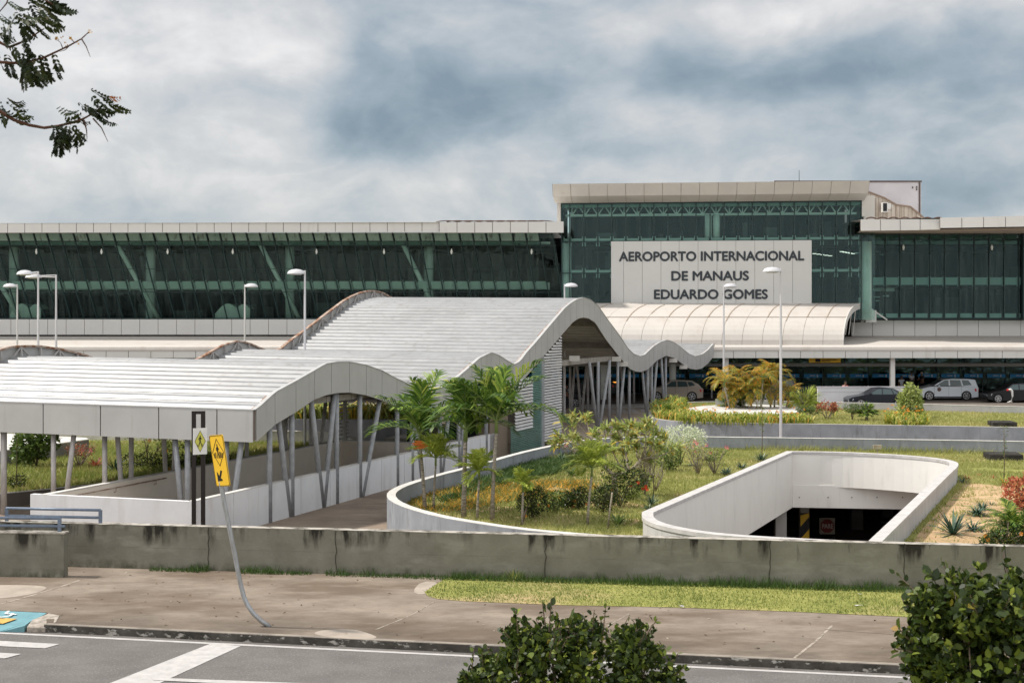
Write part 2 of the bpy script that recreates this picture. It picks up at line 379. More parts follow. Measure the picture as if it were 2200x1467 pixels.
M['grass_lawn'] = leafmat('grass_lawn', [(0, (.12, .15, .035)), (.5, (.28, .30, .085)), (1, (.46, .43, .18))], .6, .4)
M['leaf_dark'] = leafmat('leaf_dark', [(0, (.011, .020, .006)), (.45, (.034, .056, .011)), (.74, (.115, .155, .024)), (.92, (.27, .31, .05)), (.96, (.30, .22, .03)), (1, (.28, .13, .03))], .45, .28, .3)
M['leaf_mid'] = leafmat('leaf_mid', [(0, (.04, .075, .018)), (.6, (.12, .18, .04)), (1, (.25, .31, .09))], .45, .35)
M['leaf_palm'] = leafmat('leaf_palm', [(0, (.018, .048, .008)), (.5, (.06, .12, .018)), (.85, (.22, .31, .05)), (1, (.40, .40, .09))], .45, .3, .25)
M['leaf_palm_light'] = leafmat('leaf_palm_light', [(0, (.17, .24, .035)), (.6, (.36, .43, .07)), (1, (.52, .54, .14))], .4, .4)
M['leaf_gold'] = leafmat('leaf_gold', [(0, (.10, .14, .02)), (.4, (.26, .24, .03)), (.7, (.50, .30, .04)), (1, (.55, .20, .03))], .45, .4)
M['leaf_yellow'] = leafmat('leaf_yellow', [(0, (.08, .14, .02)), (.5, (.30, .34, .05)), (.88, (.52, .48, .13)), (1, (.65, .28, .04))], .45, .4)
M['leaf_pale'] = leafmat('leaf_pale', [(0, (.18, .24, .06)), (.6, (.40, .46, .15)), (.85, (.58, .58, .25)), (1, (.60, .42, .06))], .45, .4)
M['leaf_white'] = leafmat('leaf_white', [(0, (.26, .34, .15)), (1, (.80, .82, .66))], .5, .3)
M['leaf_agave'] = leafmat('leaf_agave', [(0, (.018, .045, .028)), (.6, (.045, .09, .058)), (1, (.17, .24, .15))], .4, .1)
M['leaf_red'] = leafmat('leaf_red', [(0, (.16, .05, .03)), (.6, (.42, .11, .06)), (1, (.60, .30, .14))], .5, .35)
M['leaf_over'] = leafmat('leaf_overhang', [(0, (.012, .018, .008)), (.7, (.03, .045, .014)), (.9, (.07, .05, .015)), (1, (.42, .12, .02))], .5, .2)
M['flower_red'] = mat('flower_red', (.75, .06, .02), .6)
M['flower_orange'] = mat('flower_orange', (.80, .30, .03), .6)
M['flower_pink'] = mat('flower_pink', (.75, .16, .22), .6)
M['bark'] = mat('bark', (.16, .12, .09), .9, var=.4, vscale=8, bump=.5)
M['bark_pale'] = mat('bark_pale', (.36, .31, .25), .9, 0, .2, col2=(.17, .14, .10), vscale=9, stretch=(1, 1, 3))
M['palm_trunk'] = mat('palm_trunk', (.36, .32, .27), .85, 0, .2, col2=(.13, .11, .085), vscale=4, stretch=(1, 1, 9))
M['crownshaft'] = mat('crownshaft', (.14, .19, .06), .5)
M['terminal_white'] = mat('terminal_panel', (.60, .585, .56), .55, .0, .3, var=.06, vscale=.4, streak=[((.33, .29, .24), 1.6, (1, 1, .15), .60, .85, .4)])
M['terminal_cream'] = mat('terminal_cream', (.60, .565, .52), .6, 0, .3, var=.08, vscale=.5, streak=[((.34, .27, .20), 1.5, (1, 1, .2), .62, .85, .4)])
M['vault'] = mat('vault_membrane', (.50, .465, .43), .6, 0, .3, var=.07, vscale=.3, streak=[((.33, .27, .22), .7, (1, 1, .5), .52, .80, .5), ((.36, .31, .27), 3, (1.5, .3, .3), .55, .8, .4)])
M['signboard'] = mat('signboard', (.56, .55, .53), .5, 0, .3, var=.04, vscale=.5)
M['letters'] = mat('letter_dark', (.035, .042, .05), .5)
M['corr_stained'] = mat('stained_cladding', (.50, .44, .38), .8, 0, .2, col2=(.30, .24, .19), vscale=1.5, stretch=(3, 1, .2), contrast=(.45, .7))
M['glass_l'] = glassmat('leaning_glass', (.66, .85, .80), .05, .04, dirt=.10)
M['glass_h'] = glassmat('hall_glass', (.66, .85, .80), .06, .03, dirt=.06)
M['glass_r'] = glassmat('right_glass', (.50, .70, .66), .045, .04, dirt=.12)
M['glass_g'] = glassmat('ground_glass', (.20, .42, .40), .05, .03)
M['screenglass'] = mat('teal_slats', (.22, .42, .38), .35, 0, .5, var=.2, vscale=1)
M['spandrel'] = mat('teal_spandrel', (.20, .30, .25), .4, 0, .5, col2=(.12, .21, .17), vscale=.8, streak=[((.02, .025, .02), 2.0, (1.3, 1, .25), .56, .68, .85)])
M['mullion'] = mat('dark_mullion', (.022, .045, .045), .5, .2, .4)
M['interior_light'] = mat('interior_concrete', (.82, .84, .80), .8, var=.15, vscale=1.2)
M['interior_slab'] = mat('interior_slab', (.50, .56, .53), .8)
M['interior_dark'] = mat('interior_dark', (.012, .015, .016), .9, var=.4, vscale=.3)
M['blue'] = mat('blue_sticker', (.03, .26, .55), .5)
M['bluekerb'] = mat('blue_ramp_paint', (.14, .29, .33), .75, var=.2, vscale=4)
M['tactile'] = mat('tactile_yellow', (.60, .36, .10), .8, var=.25, vscale=9)
M['rail'] = mat('blue_grey_rail', (.16, .20, .27), .45, .2, .5, var=.25, vscale=6)
M['brown_panel'] = mat('brown_panel', (.20, .16, .12), .5, var=.2, vscale=1)
M['louvre'] = mat('white_louvre', (.58, .57, .57), .5, 0, .3, var=.12, vscale=2)
M['soffit_brown'] = mat('eave_soffit', (.42, .35, .28), .8, var=.2, vscale=.6)
M['lightstrip'] = mat('lit_ceiling_lamp', (.8, .8, .8), .5, emit=((1, .95, .85), 1.2))
def paint(name, c, coat=.6): return mat(name, c, .25, 0, .3, coat=.25)
M['tyre'] = mat('tyre', (.015, .015, .015), .8); M['rim'] = mat('rim', (.45, .45, .46), .3, .6)
M['carglass'] = mat('car_glass', (.05, .08, .085), .08, 0, .5)
M['taillight'] = mat('tail_lens', (.55, .02, .02), .25); M['headlight'] = mat('head_lens', (.6, .6, .6), .15, .3, .6)
M['skin'] = mat('skin', (.22, .12, .08), .6)

# ------------------------------------------------------------------ plan lines
U = Vector((.3153, .949, 0)); V = Vector((.949, -.3153, 0)); L0 = Vector((-7.25, 41.6, 0))
def wrp(t): return .0045*max(0, t-50)**2   # the far end swings slightly to the right
def Lp(t, off=0.0, z=0.0): # point on canopy line, off = metres to the left (-V)
    p = L0+U*t-V*(off-wrp(t)); return Vector((p.x, p.y, z))
def Lt(px, off=0.0):
    k = (px-CX)/F; a, b_ = -25.0, 95.0
    for _ in range(50):
        m_ = (a+b_)/2; p = Lp(m_, off)
        if p.x-k*p.y < 0: a = m_
        else: b_ = m_
    return (a+b_)/2
def kerb_d(x): return 25.28-.205*x
def front_d(x): return 32.0-.15*x
def XY(v): return (v.x, v.y)
def sheet(name, outer, holes, z, m, kind='structure', parent=None):
    bm = bmesh.new(); es = []
    for loop in [outer]+holes:
        vs = [bm.verts.new((p[0], p[1], z)) for p in loop]
        es += [bm.edges.new((vs[i], vs[(i+1) % len(vs)])) for i in range(len(vs))]
    bmesh.ops.triangle_fill(bm, use_beauty=True, use_dissolve=False, edges=es)
    for f in bm.faces:
        if f.normal.z < 0: f.normal_flip()
    me = bpy.data.meshes.new(name); bm.to_mesh(me); bm.free(); me.materials.append(m)
    o = bpy.data.objects.new(name, me); COL.objects.link(o)
    if parent: o.parent = parent
    elif kind: o['kind'] = kind
    return o

# pit outline (inner edge of the rim, at z = 1)
near = smooth_poly([G(1402, 1100, 1), G(1402, 1112, 1), G(1424, 1123, 1), G(1460, 1132, 1), G(1520, 1142, 1), G(1610, 1150, 1), G(1740, 1157, 1), G(1866, 1163, 1)], 2)
backr = smooth_poly([G(1703, 970, 1), G(1800, 971, 1), G(1890, 975, 1), G(1975, 981, 1), G(2030, 988, 1), G(2046, 996, 1), G(2022, 1017, 1)], 2)
PIT = [XY(p) for p in near]+[XY(p) for p in reversed(backr)]   # near: left->right, then right side up to the back, back to the left
PITV = [Vector(p) for p in PIT]
def area(p): return sum(p[i][0]*p[(i+1) % len(p)][1]-p[(i+1) % len(p)][0]*p[i][1] for i in range(len(p)))/2
if area(PIT) < 0: PITV.reverse(); PIT.reverse()
PITO = offset(PITV, -.25, True); PITM = [tuple(p) for p in offset(PITV, -.12, True)]

# ------------------------------------------------------------------ ground, road, pavement
sheet('ground', [(-700, -60), (700, -60), (700, 1500), (-700, 1500)], [PITM], 0.0, M['walkway'])
MBk = MB(); MBk.wall([(-60, kerb_d(-60)), (-9.0, kerb_d(-9.0))], .14, .0, .152); MBk.cur = 0
def strip(name, x0, x1, f0, f1, z, m, n=1):
    xs = np.linspace(x0, x1, n+1)
    return sheet(name, [(x, f0(x)) for x in xs]+[(x, f1(x)) for x in xs[::-1]], [], z, m)
strip('road', -60, 60, lambda x: 15.9-.205*x*.2, lambda x: kerb_d(x), .004, M['asphalt'])
# pavement slab with real thickness (kerb step 0.15)
XR = GX(100, 27.3).x
b = MB(); b.prism([(XR, kerb_d(XR)+.16), (60, kerb_d(60)+.16), (60, front_d(60)+.1), (-60, front_d(-60)+.1), (-60, kerb_d(-60)+1.1), (XR-.35, kerb_d(XR-.35)+1.1)], -.05, .15)
tag(b.build('pavement', M['sidewalk']), kind='structure')
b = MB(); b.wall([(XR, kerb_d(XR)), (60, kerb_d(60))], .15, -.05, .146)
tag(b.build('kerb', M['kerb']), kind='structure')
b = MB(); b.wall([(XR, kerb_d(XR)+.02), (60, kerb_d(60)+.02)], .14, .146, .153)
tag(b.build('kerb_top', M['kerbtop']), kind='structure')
# painted dropped kerb at the left
b = MB(); xl = -14
rp = [Vector((xl, kerb_d(xl)+1.08, .15)), Vector((XR-.3, kerb_d(XR)+1.12, .15)), Vector((XR-.42, kerb_d(XR)+.42, .12)), Vector((XR-.85, kerb_d(XR)+.02, .02)), Vector((xl, kerb_d(xl)+.02, .02))]
b.slab(rp, (0, 0, -.1)); ramp = b.build('kerb_ramp', M['bluekerb']); tag(ramp, kind='structure')
b = MB(); b.slab([rp[2]+Vector((0, -.01, 0)), Vector((XR-.38, kerb_d(XR)+.0, .13)), Vector((XR-.38, kerb_d(XR)+.0, .0)), rp[3]+Vector((0, -.01, -.01))], (0, .02, 0)); b.build('ramp_side', M['bluekerb'], ramp)
b = MB(); b.slab([Vector((xl, kerb_d(xl)+.42, .078)), Vector((XR-.95, kerb_d(XR)+.42, .082)), Vector((XR-.78, kerb_d(XR)+.72, .112)), Vector((xl, kerb_d(xl)+.72, .108))], (0, 0, .006)); b.build('tactile_strip', M['tactile'], ramp)
b = MB() # wheelchair mark: seat curve, back, wheel arc
wc = G(8, 1320, .14)
arc = [wc+Vector((math.cos(a)*.17, math.sin(a)*.22, .004)) for a in np.linspace(R(-200), R(40), 9)]
for i in range(8): b.beam(arc[i], arc[i+1], .05, .004)
b.beam(wc+Vector((0, .1, .005)), wc+Vector((.25, .02, .005)), .05, .004); b.beam(wc+Vector((0, .1, .006)), wc+Vector((-.03, .42, .006)), .06, .004)
b.build('wheelchair_symbol', M['white_paint'], ramp)
b = MB() # broken pale kerb stone
ks = [Vector((XR-.33, kerb_d(XR)-.01, 0)), Vector((XR+.02, kerb_d(XR)-.03, 0)), Vector((XR+.16, kerb_d(XR)+.25, 0)), Vector((XR+.05, kerb_d(XR)+.8, 0)), Vector((XR-.25, kerb_d(XR)+1.05, 0)), Vector((XR-.4, kerb_d(XR)+.5, 0))]
b.prism([XY(k) for k in ks], .0, [.12, .10, .165, .17, .162, .15]); tag(b.build('broken_kerb_stone', mat('pale_stone', (.42, .37, .32), .9, var=.5, vscale=9, bump=.6), bevel=.02), 'pale broken kerb stone beside the blue painted ramp', 'kerb stone')
# pavement joints, pale patches
def gline(pxs, w, z, m, nm):
    b = MB(); p = [G(x, y, z) for x, y in pxs]; b.wall([XY(q) for q in p], w, z, z+.004); return b.build(nm, m)
jm = mat('pavement_joint', (.10, .085, .07), .9); jl = mat('pavement_joint_pale', (.33, .285, .24), .9, col2=(.20, .165, .13), vscale=6, contrast=(.45, .55))
o = gline([(1786, 1342), (1748, 1378), (1704, 1412)], .05, .150, jl, 'pavement_joint'); o['kind'] = 'structure'
o = gline([(1772, 1352), (1950, 1365), (2300, 1388)], .018, .150, jm, 'pavement_joint'); o['kind'] = 'structure'
o = gline([(1350, 1318), (1290, 1352), (1240, 1378)], .025, .150, jl, 'pavement_joint'); o['kind'] = 'structure'
o = gline([(932, 1292), (880, 1322), (805, 1352)], .03, .150, jl, 'pavement_joint'); o['kind'] = 'structure'
o = gline([(168, 1246), (120, 1262), (60, 1280), (-40, 1308)], .07, .150, jl, 'pavement_joint'); o['kind'] = 'structure'
def patch(name, pxs, z, m, k=2, kind='structure'):
    p = smooth_poly([G(x, y, z) for x, y in pxs], k, True); return sheet(name, [XY(q) for q in p], [], z, m, kind)
patch('pavement_patch', [(-60, 1256), (108, 1256), (88, 1272), (20, 1284), (-60, 1288)], .154, M['sidewalk_light'])
patch('pavement_patch', [(690, 1352), (760, 1350), (800, 1362), (815, 1371), (740, 1372), (668, 1362)], .154, M['sidewalk_light'])
patch('pavement_patch', [(905, 1248), (945, 1250), (925, 1268), (905, 1278), (885, 1270)], .154, M['sidewalk_light'], 1)
# road markings
MZ = [.009]
def mark(pxs):
    MZ[0] += .002; p = [G(x, y, .009) for x, y in pxs]; return sheet('road_marking', [XY(q) for q in p], [], MZ[0], M['marking'])
mark([(452, 1382), (517, 1387), (325, 1475), (215, 1475)])
mark([(-30, 1374.5), (128, 1383), (97, 1392), (-30, 1386)])
mark([(-30, 1400), (46, 1404.5), (10, 1414), (-30, 1412)])
mark([(322, 1454), (345, 1456), (660, 1468), (1100, 1495), (1100, 1503), (640, 1476), (330, 1461)])
el = [(-40, kerb_d(-40)-.18), (40, kerb_d(40)-.18), (40, kerb_d(40)-.30), (-40, kerb_d(-40)-.30)]
sheet('road_edge_line', el, [], .009, M['marking'])
# grass strip soil
GS = [G(x, y, .156) for x, y in [(912, 1271), (935, 1256), (960, 1240), (1030, 1236)]]+[Vector((x, front_d(x)+.02, .156)) for x in (0, 8, 16, 60)]+[Vector((60, front_d(60)-3.2, .156))]+[G(x, y, .156) for x, y in [(2350, 1352), (1940, 1324), (1700, 1313), (1450, 1304), (1200, 1299), (1000, 1291), (940, 1286), (918, 1279)]]
GSP = [XY(p) for p in GS]
sheet('verge', GSP, [], .158, M['lawn'])
# bank of earth under the camera side shrubs
b = MB(); b.prism([(-60, -55), (60, -55), (60, 12.5), (-60, 12.5)], -.2, 1.6)
b.add([(-60, 12.5, 1.6), (60, 12.5, 1.6), (60, 15.6, .0), (-60, 15.6, .0)], [(0, 1, 2, 3)])
tag(b.build('bank', M['lawn']), kind='structure')

# ------------------------------------------------------------------ foreground walls
b = MB(); xs = np.linspace(-30, 30, 31)
b.wall([(x, front_d(x)) for x in xs], .28, -.1, [1.19-.0018*(x+10)*1.0-.0 for x in xs])
fw = b.build('boundary_wall', M['frontwall']); tag(fw, 'long olive grey concrete wall with mould runs between pavement and garden', 'wall')
b = MB()
for x0, x1 in zip(xs[:-1], xs[1:]): pass
b.wall([(x, front_d(x)-.006) for x in xs], .292, [1.19-.0018*(x+10) for x in xs], [1.196-.0018*(x+10) for x in xs]); b.build('worn_top', M['fronttop'], fw)
b = MB()
for px in (448, 722, 1172, 1655, 1944, 2162):
    x = GX(px, 32).x*1.0; x = (px-CX)/F*front_d((px-CX)/F*32)
    pts = [Vector((x+random.uniform(-.025, .025), front_d(x)-.004, z)) for z in np.linspace(1.17, .2, 9)]
    for i in range(8): b.beam(pts[i], pts[i+1], .02 if px != 1172 else .035, .012)
b.build('crack', mat('crack_dark', (.03, .028, .022), .9), fw)
p = G(137, 1240, .15); xe = p.x; de = p.y
b = MB(); b.wall([(-30, de+.15*(xe+30)*.55), (xe-.2, de+.01), (xe, de)], .26, .1, 1.15)
sw = b.build('stair_wall', M['frontwall']); tag(sw, 'short concrete wall standing in front at the left, with a blunt end', 'wall')
b = MB(); b.wall([(-30, de+.15*(xe+30)*.55-.02), (xe-.2, de-.012), (xe+.02, de-.02)], .30, 1.15, 1.185); b.build('worn_top', M['fronttop'], sw)
# railings
def railing(name, x0, x1, df, zb, posts, label, ext=0):
    t = empty(name, (posts[0], df(posts[0]), zb), label=label, cat='railing', group='blue grey tube railings on the left walls')
    t.location = (0, 0, 0)
    for z, e in ((zb+.31, 0), (zb+.13, ext)):
        b = MB(); b.tube([(x0, df(x0), z), (x1+e, df(x1+e), z)], .034, 10); b.build('rail', M['rail'], t, smooth=True)
    for x in posts:
        b = MB(); b.box((x, df(x), zb+.15), (.075, .06, .33)); b.build('post', M['rail'], t)
sdf = lambda x: de+.12+.15*(xe-x)*.55
railing('railing', -20, xe-.14, sdf, 1.18, [xe-.14, xe-3.2, xe-7], 'front blue grey railing with two rails on the short left wall', ext=.13)
x1 = (215-CX)/F*33.6
railing('railing', (14-CX)/F*34, x1, lambda x: front_d(x)+.14, 1.20, [x1, (15-CX)/F*34], 'rear blue grey railing frame on the long olive wall')

# ------------------------------------------------------------------ pit in the garden
pit = empty('light_well', XY(PITV[0])+(0,), label='white walled open light well with a grey rim sunk in the lawn', cat='light well'); pit.location = (0, 0, 0)
n = len(PITV)
cor = min(range(n), key=lambda i: (PITV[i]-Vector(XY(G(1703, 970, 1)))).length)
# back wall points = those belonging to backr (bottom stops higher), others reach the beam level
xlim = G(1985, 981, 1).x; bk = set(i for i in range(n) if min((PITV[i]-Vector(XY(q))).length for q in backr) < 1e-4 and PITV[i].y > 50.3)
zb = [(-.36 if i in bk and i != cor else -1.17) for i in range(n)]
b = MB()
for i in range(n):
    j = (i+1) % n; a, c = PITV[i], PITV[j]
    both = (i in bk and j in bk); z0 = -.36 if both else -1.17
    b.quad((*a, z0), (*c, z0), (*c, .99), (*a, .99))
b.build('inner_wall', M['pitwall'], pit, recalc=False)
b = MB()
for i in range(n):
    j = (i+1) % n; b.quad((*PITO[i], .92), (*PITO[j], .92), (*PITO[j], .1), (*PITO[i], .1))
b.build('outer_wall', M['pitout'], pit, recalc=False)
b = MB(); po = offset(PITV, -.28, True); pi_ = offset(PITV, .02, True)
for i in range(n):
    j = (i+1) % n
    b.quad((*po[i], 1.0), (*po[j], 1.0), (*pi_[j], 1.0), (*pi_[i], 1.0)); b.quad((*po[i], .90), (*po[j], .90), (*po[j], 1.0), (*po[i], 1.0)); b.quad((*pi_[i], .90), (*pi_[j], .90), (*pi_[j], 1.0), (*pi_[i], 1.0))
b.build('rim', M['pitcap'], pit)
bl = G(1703, 1045, -.36); br = Vector((bl.x+14, bl.y-1.9, 0))
b = MB(); b.wall([XY(bl), (br.x, br.y)], .35, -1.17, -.30); b.quad((bl.x-.2, bl.y+.4, -.35), (br.x, br.y+1.5, -.35), (br.x, br.y-5, -.35), (bl.x, bl.y, -.35)); b.f.pop(); b.m.pop()
b.build('beam', M['pitwall'], pit)
# slab soffit between curved wall foot and beam
b = MB(); bkp = [PITV[i] for i in range(n) if i in bk]
b.cur = 0
for i in range(len(bkp)-1):
    a, c = bkp[i], bkp[i+1]
    fa = Vector((a.x, bl.y+(a.x-bl.x)*(br.y-bl.y)/(br.x-bl.x)+.02)); fc = Vector((c.x, bl.y+(c.x-bl.x)*(br.y-bl.y)/(br.x-bl.x)+.02))
    b.quad((*a, -.355), (*c, -.355), (*fc, -.355), (*fa, -.355))
b.build('soffit', M['pitwall'], pit, recalc=False)
b = MB()
for px in (1717, 1779, 1830, 1884, 1939):
    q = P(px, 1068, bl.y+(GX(px, bl.y).x-bl.x)*(br.y-bl.y)/(br.x-bl.x)-.005); b.tube([q, q-Vector((0, .02, 0))], .022, 8)
b.build('weep_hole', M['black'], pit)
# garage under the garden
gf = MB(); gf.box((12, 62, -3.75), (70, 80, .1)); tag(gf.build('garage_floor', M['garage_floor']), kind='structure')
gw = MB(); gw.box((12, 80, -1.9), (70, .3, 3.7)); gw.box((-22, 62, -1.9), (.3, 80, 3.7)); gw.box((46, 62, -1.9), (.3, 80, 3.7)); gw.box((12, 29, -1.9), (70, .3, 3.7))
tag(gw.build('garage_wall', M['garage_wall']), kind='structure')
def gcol(px, d, w, label, stripes=False):
    c = GX(px, d); t = empty('garage_column', (c.x, c.y, -3.7), label=label, cat='column', group='columns in the garage below the light well')
    b = MB(); b.box((0, 0, 1.25), (w, w, 2.5)); b.build('shaft', M['garage_wall'] if not stripes else mat('column_grey', (.33, .31, .28), .8, var=.2), t)
    if stripes:
        b = MB(); b.cur = 0; h0, h1 = .35, 2.0; b.box((0, -w/2-.004, (h0+h1)/2), (w+.01, .006, h1-h0)); b.box((w/2+.004, 0, (h0+h1)/2), (.006, w+.01, h1-h0)); b.build('black_band', M['black'], t)
        b = MB()
        for k in range(2):
            z = .50+k*.95; y = -w/2-.010
            pts = [(-w/2, y, z), (w/2, y, z+.40), (w/2, y, min(2.0, z+.85)), (-w/2, y, min(2., z+.45))]
            b.slab(pts, (0, -.004, 0))
        b.build('yellow_stripe', M['yellow'], t)
    return t
gcol(1727, 57, .36, 'garage column banded in yellow and black diagonals', True)
gcol(1676, 54, .42, 'dark plain garage column left of the striped one')
gcol(1839, 66, .55, 'broad grey garage column right of the stop sign')
gcol(1905, 70, .5, 'far dark garage column near the right edge of the opening')
b = MB()
for k, (pa, pb, y, d) in enumerate(((1685, 1720, 1114, 72), (1737, 1762, 1115, 72), (1760, 1830, 1116, 74), (1893, 1925, 1121, 66), (1893, 1925, 1126, 66))): b.beam(P(pa, y, d), P(pb, y+1, d), .1, .05)
tag(b.build('guard_rail', M['lampgrey']), 'pale horizontal guard rail deep inside the garage', 'rail')
c = GX(1777, 58.5); t = empty('stop_sign', (c.x, c.y, -3.7), label='square board with a dark red octagon reading PARE inside the garage', cat='sign')
SC = 58.5/F
b = MB()
for dx in (-14, 14): b.box((dx*SC, 0, .33), (.07, .05, .9))
b.build('leg', M['black'], t)
b = MB(); b.box((0, 0, 1.23), (33*SC, .03, 35*SC)); b.build('board', mat('sign_cream', (.26, .23, .18), .6, var=.2), t)
b = MB(); b.prism([(0, 0)]*0 or [(math.cos(R(22.5+45*k))*15.5*SC, math.sin(R(22.5+45*k))*15.5*SC) for k in range(8)], 0, .01)
o = b.build('octagon', mat('sign_red', (.14, .015, .012), .6), t); o.rotation_euler = (R(90), 0, 0); o.location = (0, -.02, 1.23)

def text(name, s, size, loc, rz, m, parent=None, bold=.018, ext=.02, align='CENTER', sx=1.0, space=1.0, rx=90, thick=0):
    cu = bpy.data.curves.new('txt', 'FONT'); cu.body = s; cu.size = size; cu.extrude = ext; cu.offset = bold*size; cu.align_x = align; cu.space_character = space; cu.resolution_u = 4
    to = bpy.data.objects.new('txt', cu); COL.objects.link(to)
    dg = bpy.context.evaluated_depsgraph_get(); me = bpy.data.meshes.new_from_object(to.evaluated_get(dg)); bpy.data.objects.remove(to); bpy.data.curves.remove(cu)
    me.name = name; me.materials.clear(); me.materials.append(m)
    if thick: # heavier strokes: the same letters laid twice with a small sideways step, joined in one mesh
        bm = bmesh.new(); bm.from_mesh(me); g = bm.verts[:]+bm.edges[:]+bm.faces[:]
        for q, (dx_, dy_) in enumerate(((1, 0), (.5, .55), (.5, -.55))):
            r_ = bmesh.ops.duplicate(bm, geom=g); bmesh.ops.translate(bm, verts=[e for e in r_['geom'] if isinstance(e, bmesh.types.BMVert)], vec=(thick*dx_, thick*dy_, .003*(q+1)))
        bm.to_mesh(me); bm.free()
    o = bpy.data.objects.new(name, me); COL.objects.link(o); o.location = loc; o.rotation_euler = (R(rx), 0, rz); o.scale = (sx, 1, 1)
    if parent: o.parent = parent
    return o
text('lettering', 'PARE', .27, (0, -.045, 1.14), 0, mat('sign_letter', (.40, .33, .30), .6), t, sx=.76, ext=.004, bold=0, thick=.018)

# ------------------------------------------------------------------ garden walls and lawns
GW = [(2700, 956), (2200, 947), (1800, 941), (1420, 936), (1300, 940), (1232, 947), (1167, 959), (1102, 974), (1007, 1001), (918, 1023), (864, 1040), (838, 1052), (829, 1063), (838, 1076), (875, 1092), (939, 1109), (1007, 1121), (1109, 1136), (1211, 1146), (1314, 1153.5), (1430, 1162)]
gw = smooth_poly([G(x, y, .95) for x, y in GW], 1)
b = MB(); b.wall([XY(p) for p in gw], .25, -.1, .94, side=1); o = b.build('garden_wall', M['greywall'])
tag(o, 'long blue grey retaining wall curving round the palm garden', 'wall')
b = MB(); b.wall([Vector(XY(p))+Vector((0, 0)) for p in gw], .26, .94, .952, side=1); b.build('coping', M['walltop'], o)
inner = offset([Vector(XY(p)) for p in gw], .12)
LAWN = [tuple(p) for p in inner]+[(inner[-1].x, front_d(inner[-1].x)+.2)]+[(60, front_d(60)+.2), (60, inner[0].y)]
sheet('lawn', LAWN, [PITM], .40, M['lawn'])
patch('bare_earth', [(2075, 1038), (2120, 1040), (2200, 1048), (2420, 1062), (2420, 1185), (1960, 1182), (1965, 1155), (1995, 1120), (2035, 1080), (2058, 1052)], .404, M['sand'], 2)
patch('bare_earth', [(1380, 1110), (1420, 1095), (1405, 1135), (1378, 1140), (1345, 1130)], .404, M['sand'], 2) if False else None
for k, pts in enumerate([[(1255, 1078), (1300, 1070), (1375, 1082), (1400, 1090), (1340, 1092), (1270, 1090)], [(1330, 1118), (1372, 1112), (1380, 1125), (1340, 1130)], [(960, 1092), (1040, 1086), (1110, 1088), (1100, 1098), (1000, 1100)], [(1440, 1062), (1470, 1058), (1500, 1063), (1460, 1072)]]):
    patch('bare_earth', pts, .4045+.0004*k, M['sand'], 2)
# wall A retaining the far planting bed
WA = [(1585, 862), (1500, 862), (1432, 867), (1398, 880), (1391, 891), (1405, 900), (1450, 905), (1560, 908), (1700, 910), (2000, 914.5), (2300, 920), (2700, 928)]
wa = smooth_poly([G(x, y, 1.2) for x, y in WA], 2)
b = MB(); b.wall([XY(p) for p in wa], .25, -.1, 1.19, side=1); o = b.build('planter_wall', M['greywall'])
tag(o, 'dark blue grey planter wall with a rounded left end behind the garden wall', 'wall')
b = MB(); b.wall([XY(p) for p in wa], .25, 1.19, 1.202, side=1); b.build('coping', mat('coping_grey', (.42, .40, .37), .85, var=.3), o)
WC = [(1540, 857), (1700, 861.5), (1860, 865), (2000, 868), (2200, 873), (2700, 886)]
wc_ = [G(x, y, 1.5) for x, y in WC]
b = MB(); b.wall([XY(p) for p in wc_], .25, -.1, 1.49, side=-1); o = b.build('road_edge_wall', mat('light_grey_wall', (.36, .36, .365), .85, var=.2, vscale=1.5, streak=[((.18, .18, .17), 2, (1, 1, .2), .6, .8, .5)]))
tag(o, 'light grey wall between the far lawn and the terminal road', 'wall')
b = MB(); b.wall([XY(p) for p in wc_], .26, 1.49, 1.503, side=-1); b.build('coping', M['walltop'], o)
wi = offset([Vector(XY(p)) for p in wa], .12)
L2 = [tuple(p) for p in wi]+[XY(p) for p in reversed(wc_)]
if area(L2) < 0: L2.reverse()
sheet('far_lawn', L2, [], 1.10, M['lawn'])
# white slab in the planter
ell = [(1600+128*math.cos(a), 880+11.5*math.sin(a)) for a in np.linspace(0, 2*math.pi, 33)[:-1]]
b = MB(); b.prism([XY(G(x, y, 1.3)) for x, y in ell], 1.05, 1.3)
tag(b.build('oval_slab', M['walltop']), 'pale oval concrete slab in the planting bed under the golden palms', 'slab')
# left side: lawn, walls, box
b = MB(); DW = [G(x, y, .45) for x, y in [(-900, 1152), (-300, 1092), (0, 1061), (103, 1051), (172, 1044), (230, 1038)]]
b.wall([XY(p) for p in DW], .2, -.1, .445, side=1); o = b.build('lawn_border_wall', mat('dark_border', (.14, .12, .105), .9, var=.2)); tag(o, 'low dark brown border wall of the left lawn', 'wall')
b = MB(); b.wall([XY(p) for p in DW], .22, .445, .46, side=1); b.build('coping', M['walltop'], o)
EW = smooth_poly([G(x, y, .95) for x, y in [(-900, 905), (200, 919), (560, 924), (690, 926), (745, 933), (778, 947)]], 1)
b = MB(); b.wall([XY(p) for p in EW], .25, -.1, .94, side=-1); o = b.build('garden_wall', mat('weathered_wall', (.48, .46, .43), .85, var=.2, streak=[((.17, .16, .14), 1.5, (1, 1, .4), .55, .75, .6)])); tag(o, 'weathered pale wall curving behind the left lawn under the canopy', 'wall')
b = MB(); b.wall([XY(p) for p in EW], .26, .94, .955, side=-1); b.build('coping', M['walltop'], o)
DWL = [G(x, y, 1.2) for x, y in [(-900, 888), (300, 899), (600, 900), (862, 901), (905, 903)]]
b = MB(); b.wall([XY(p) for p in DWL], .25, -.1, 1.2, side=1); o = b.build('planter_wall', M['greywall']); tag(o, 'blue grey planter wall seen through the canopy posts at the left', 'wall')
sheet('rear_bed', [(p.x, p.y+.15) for p in DWL]+[(p.x+1, p.y+14) for p in reversed(DWL)], [], 1.1, M['lawn'])
tA = Lt(230, 5.3); tB = Lt(775, 5.3)
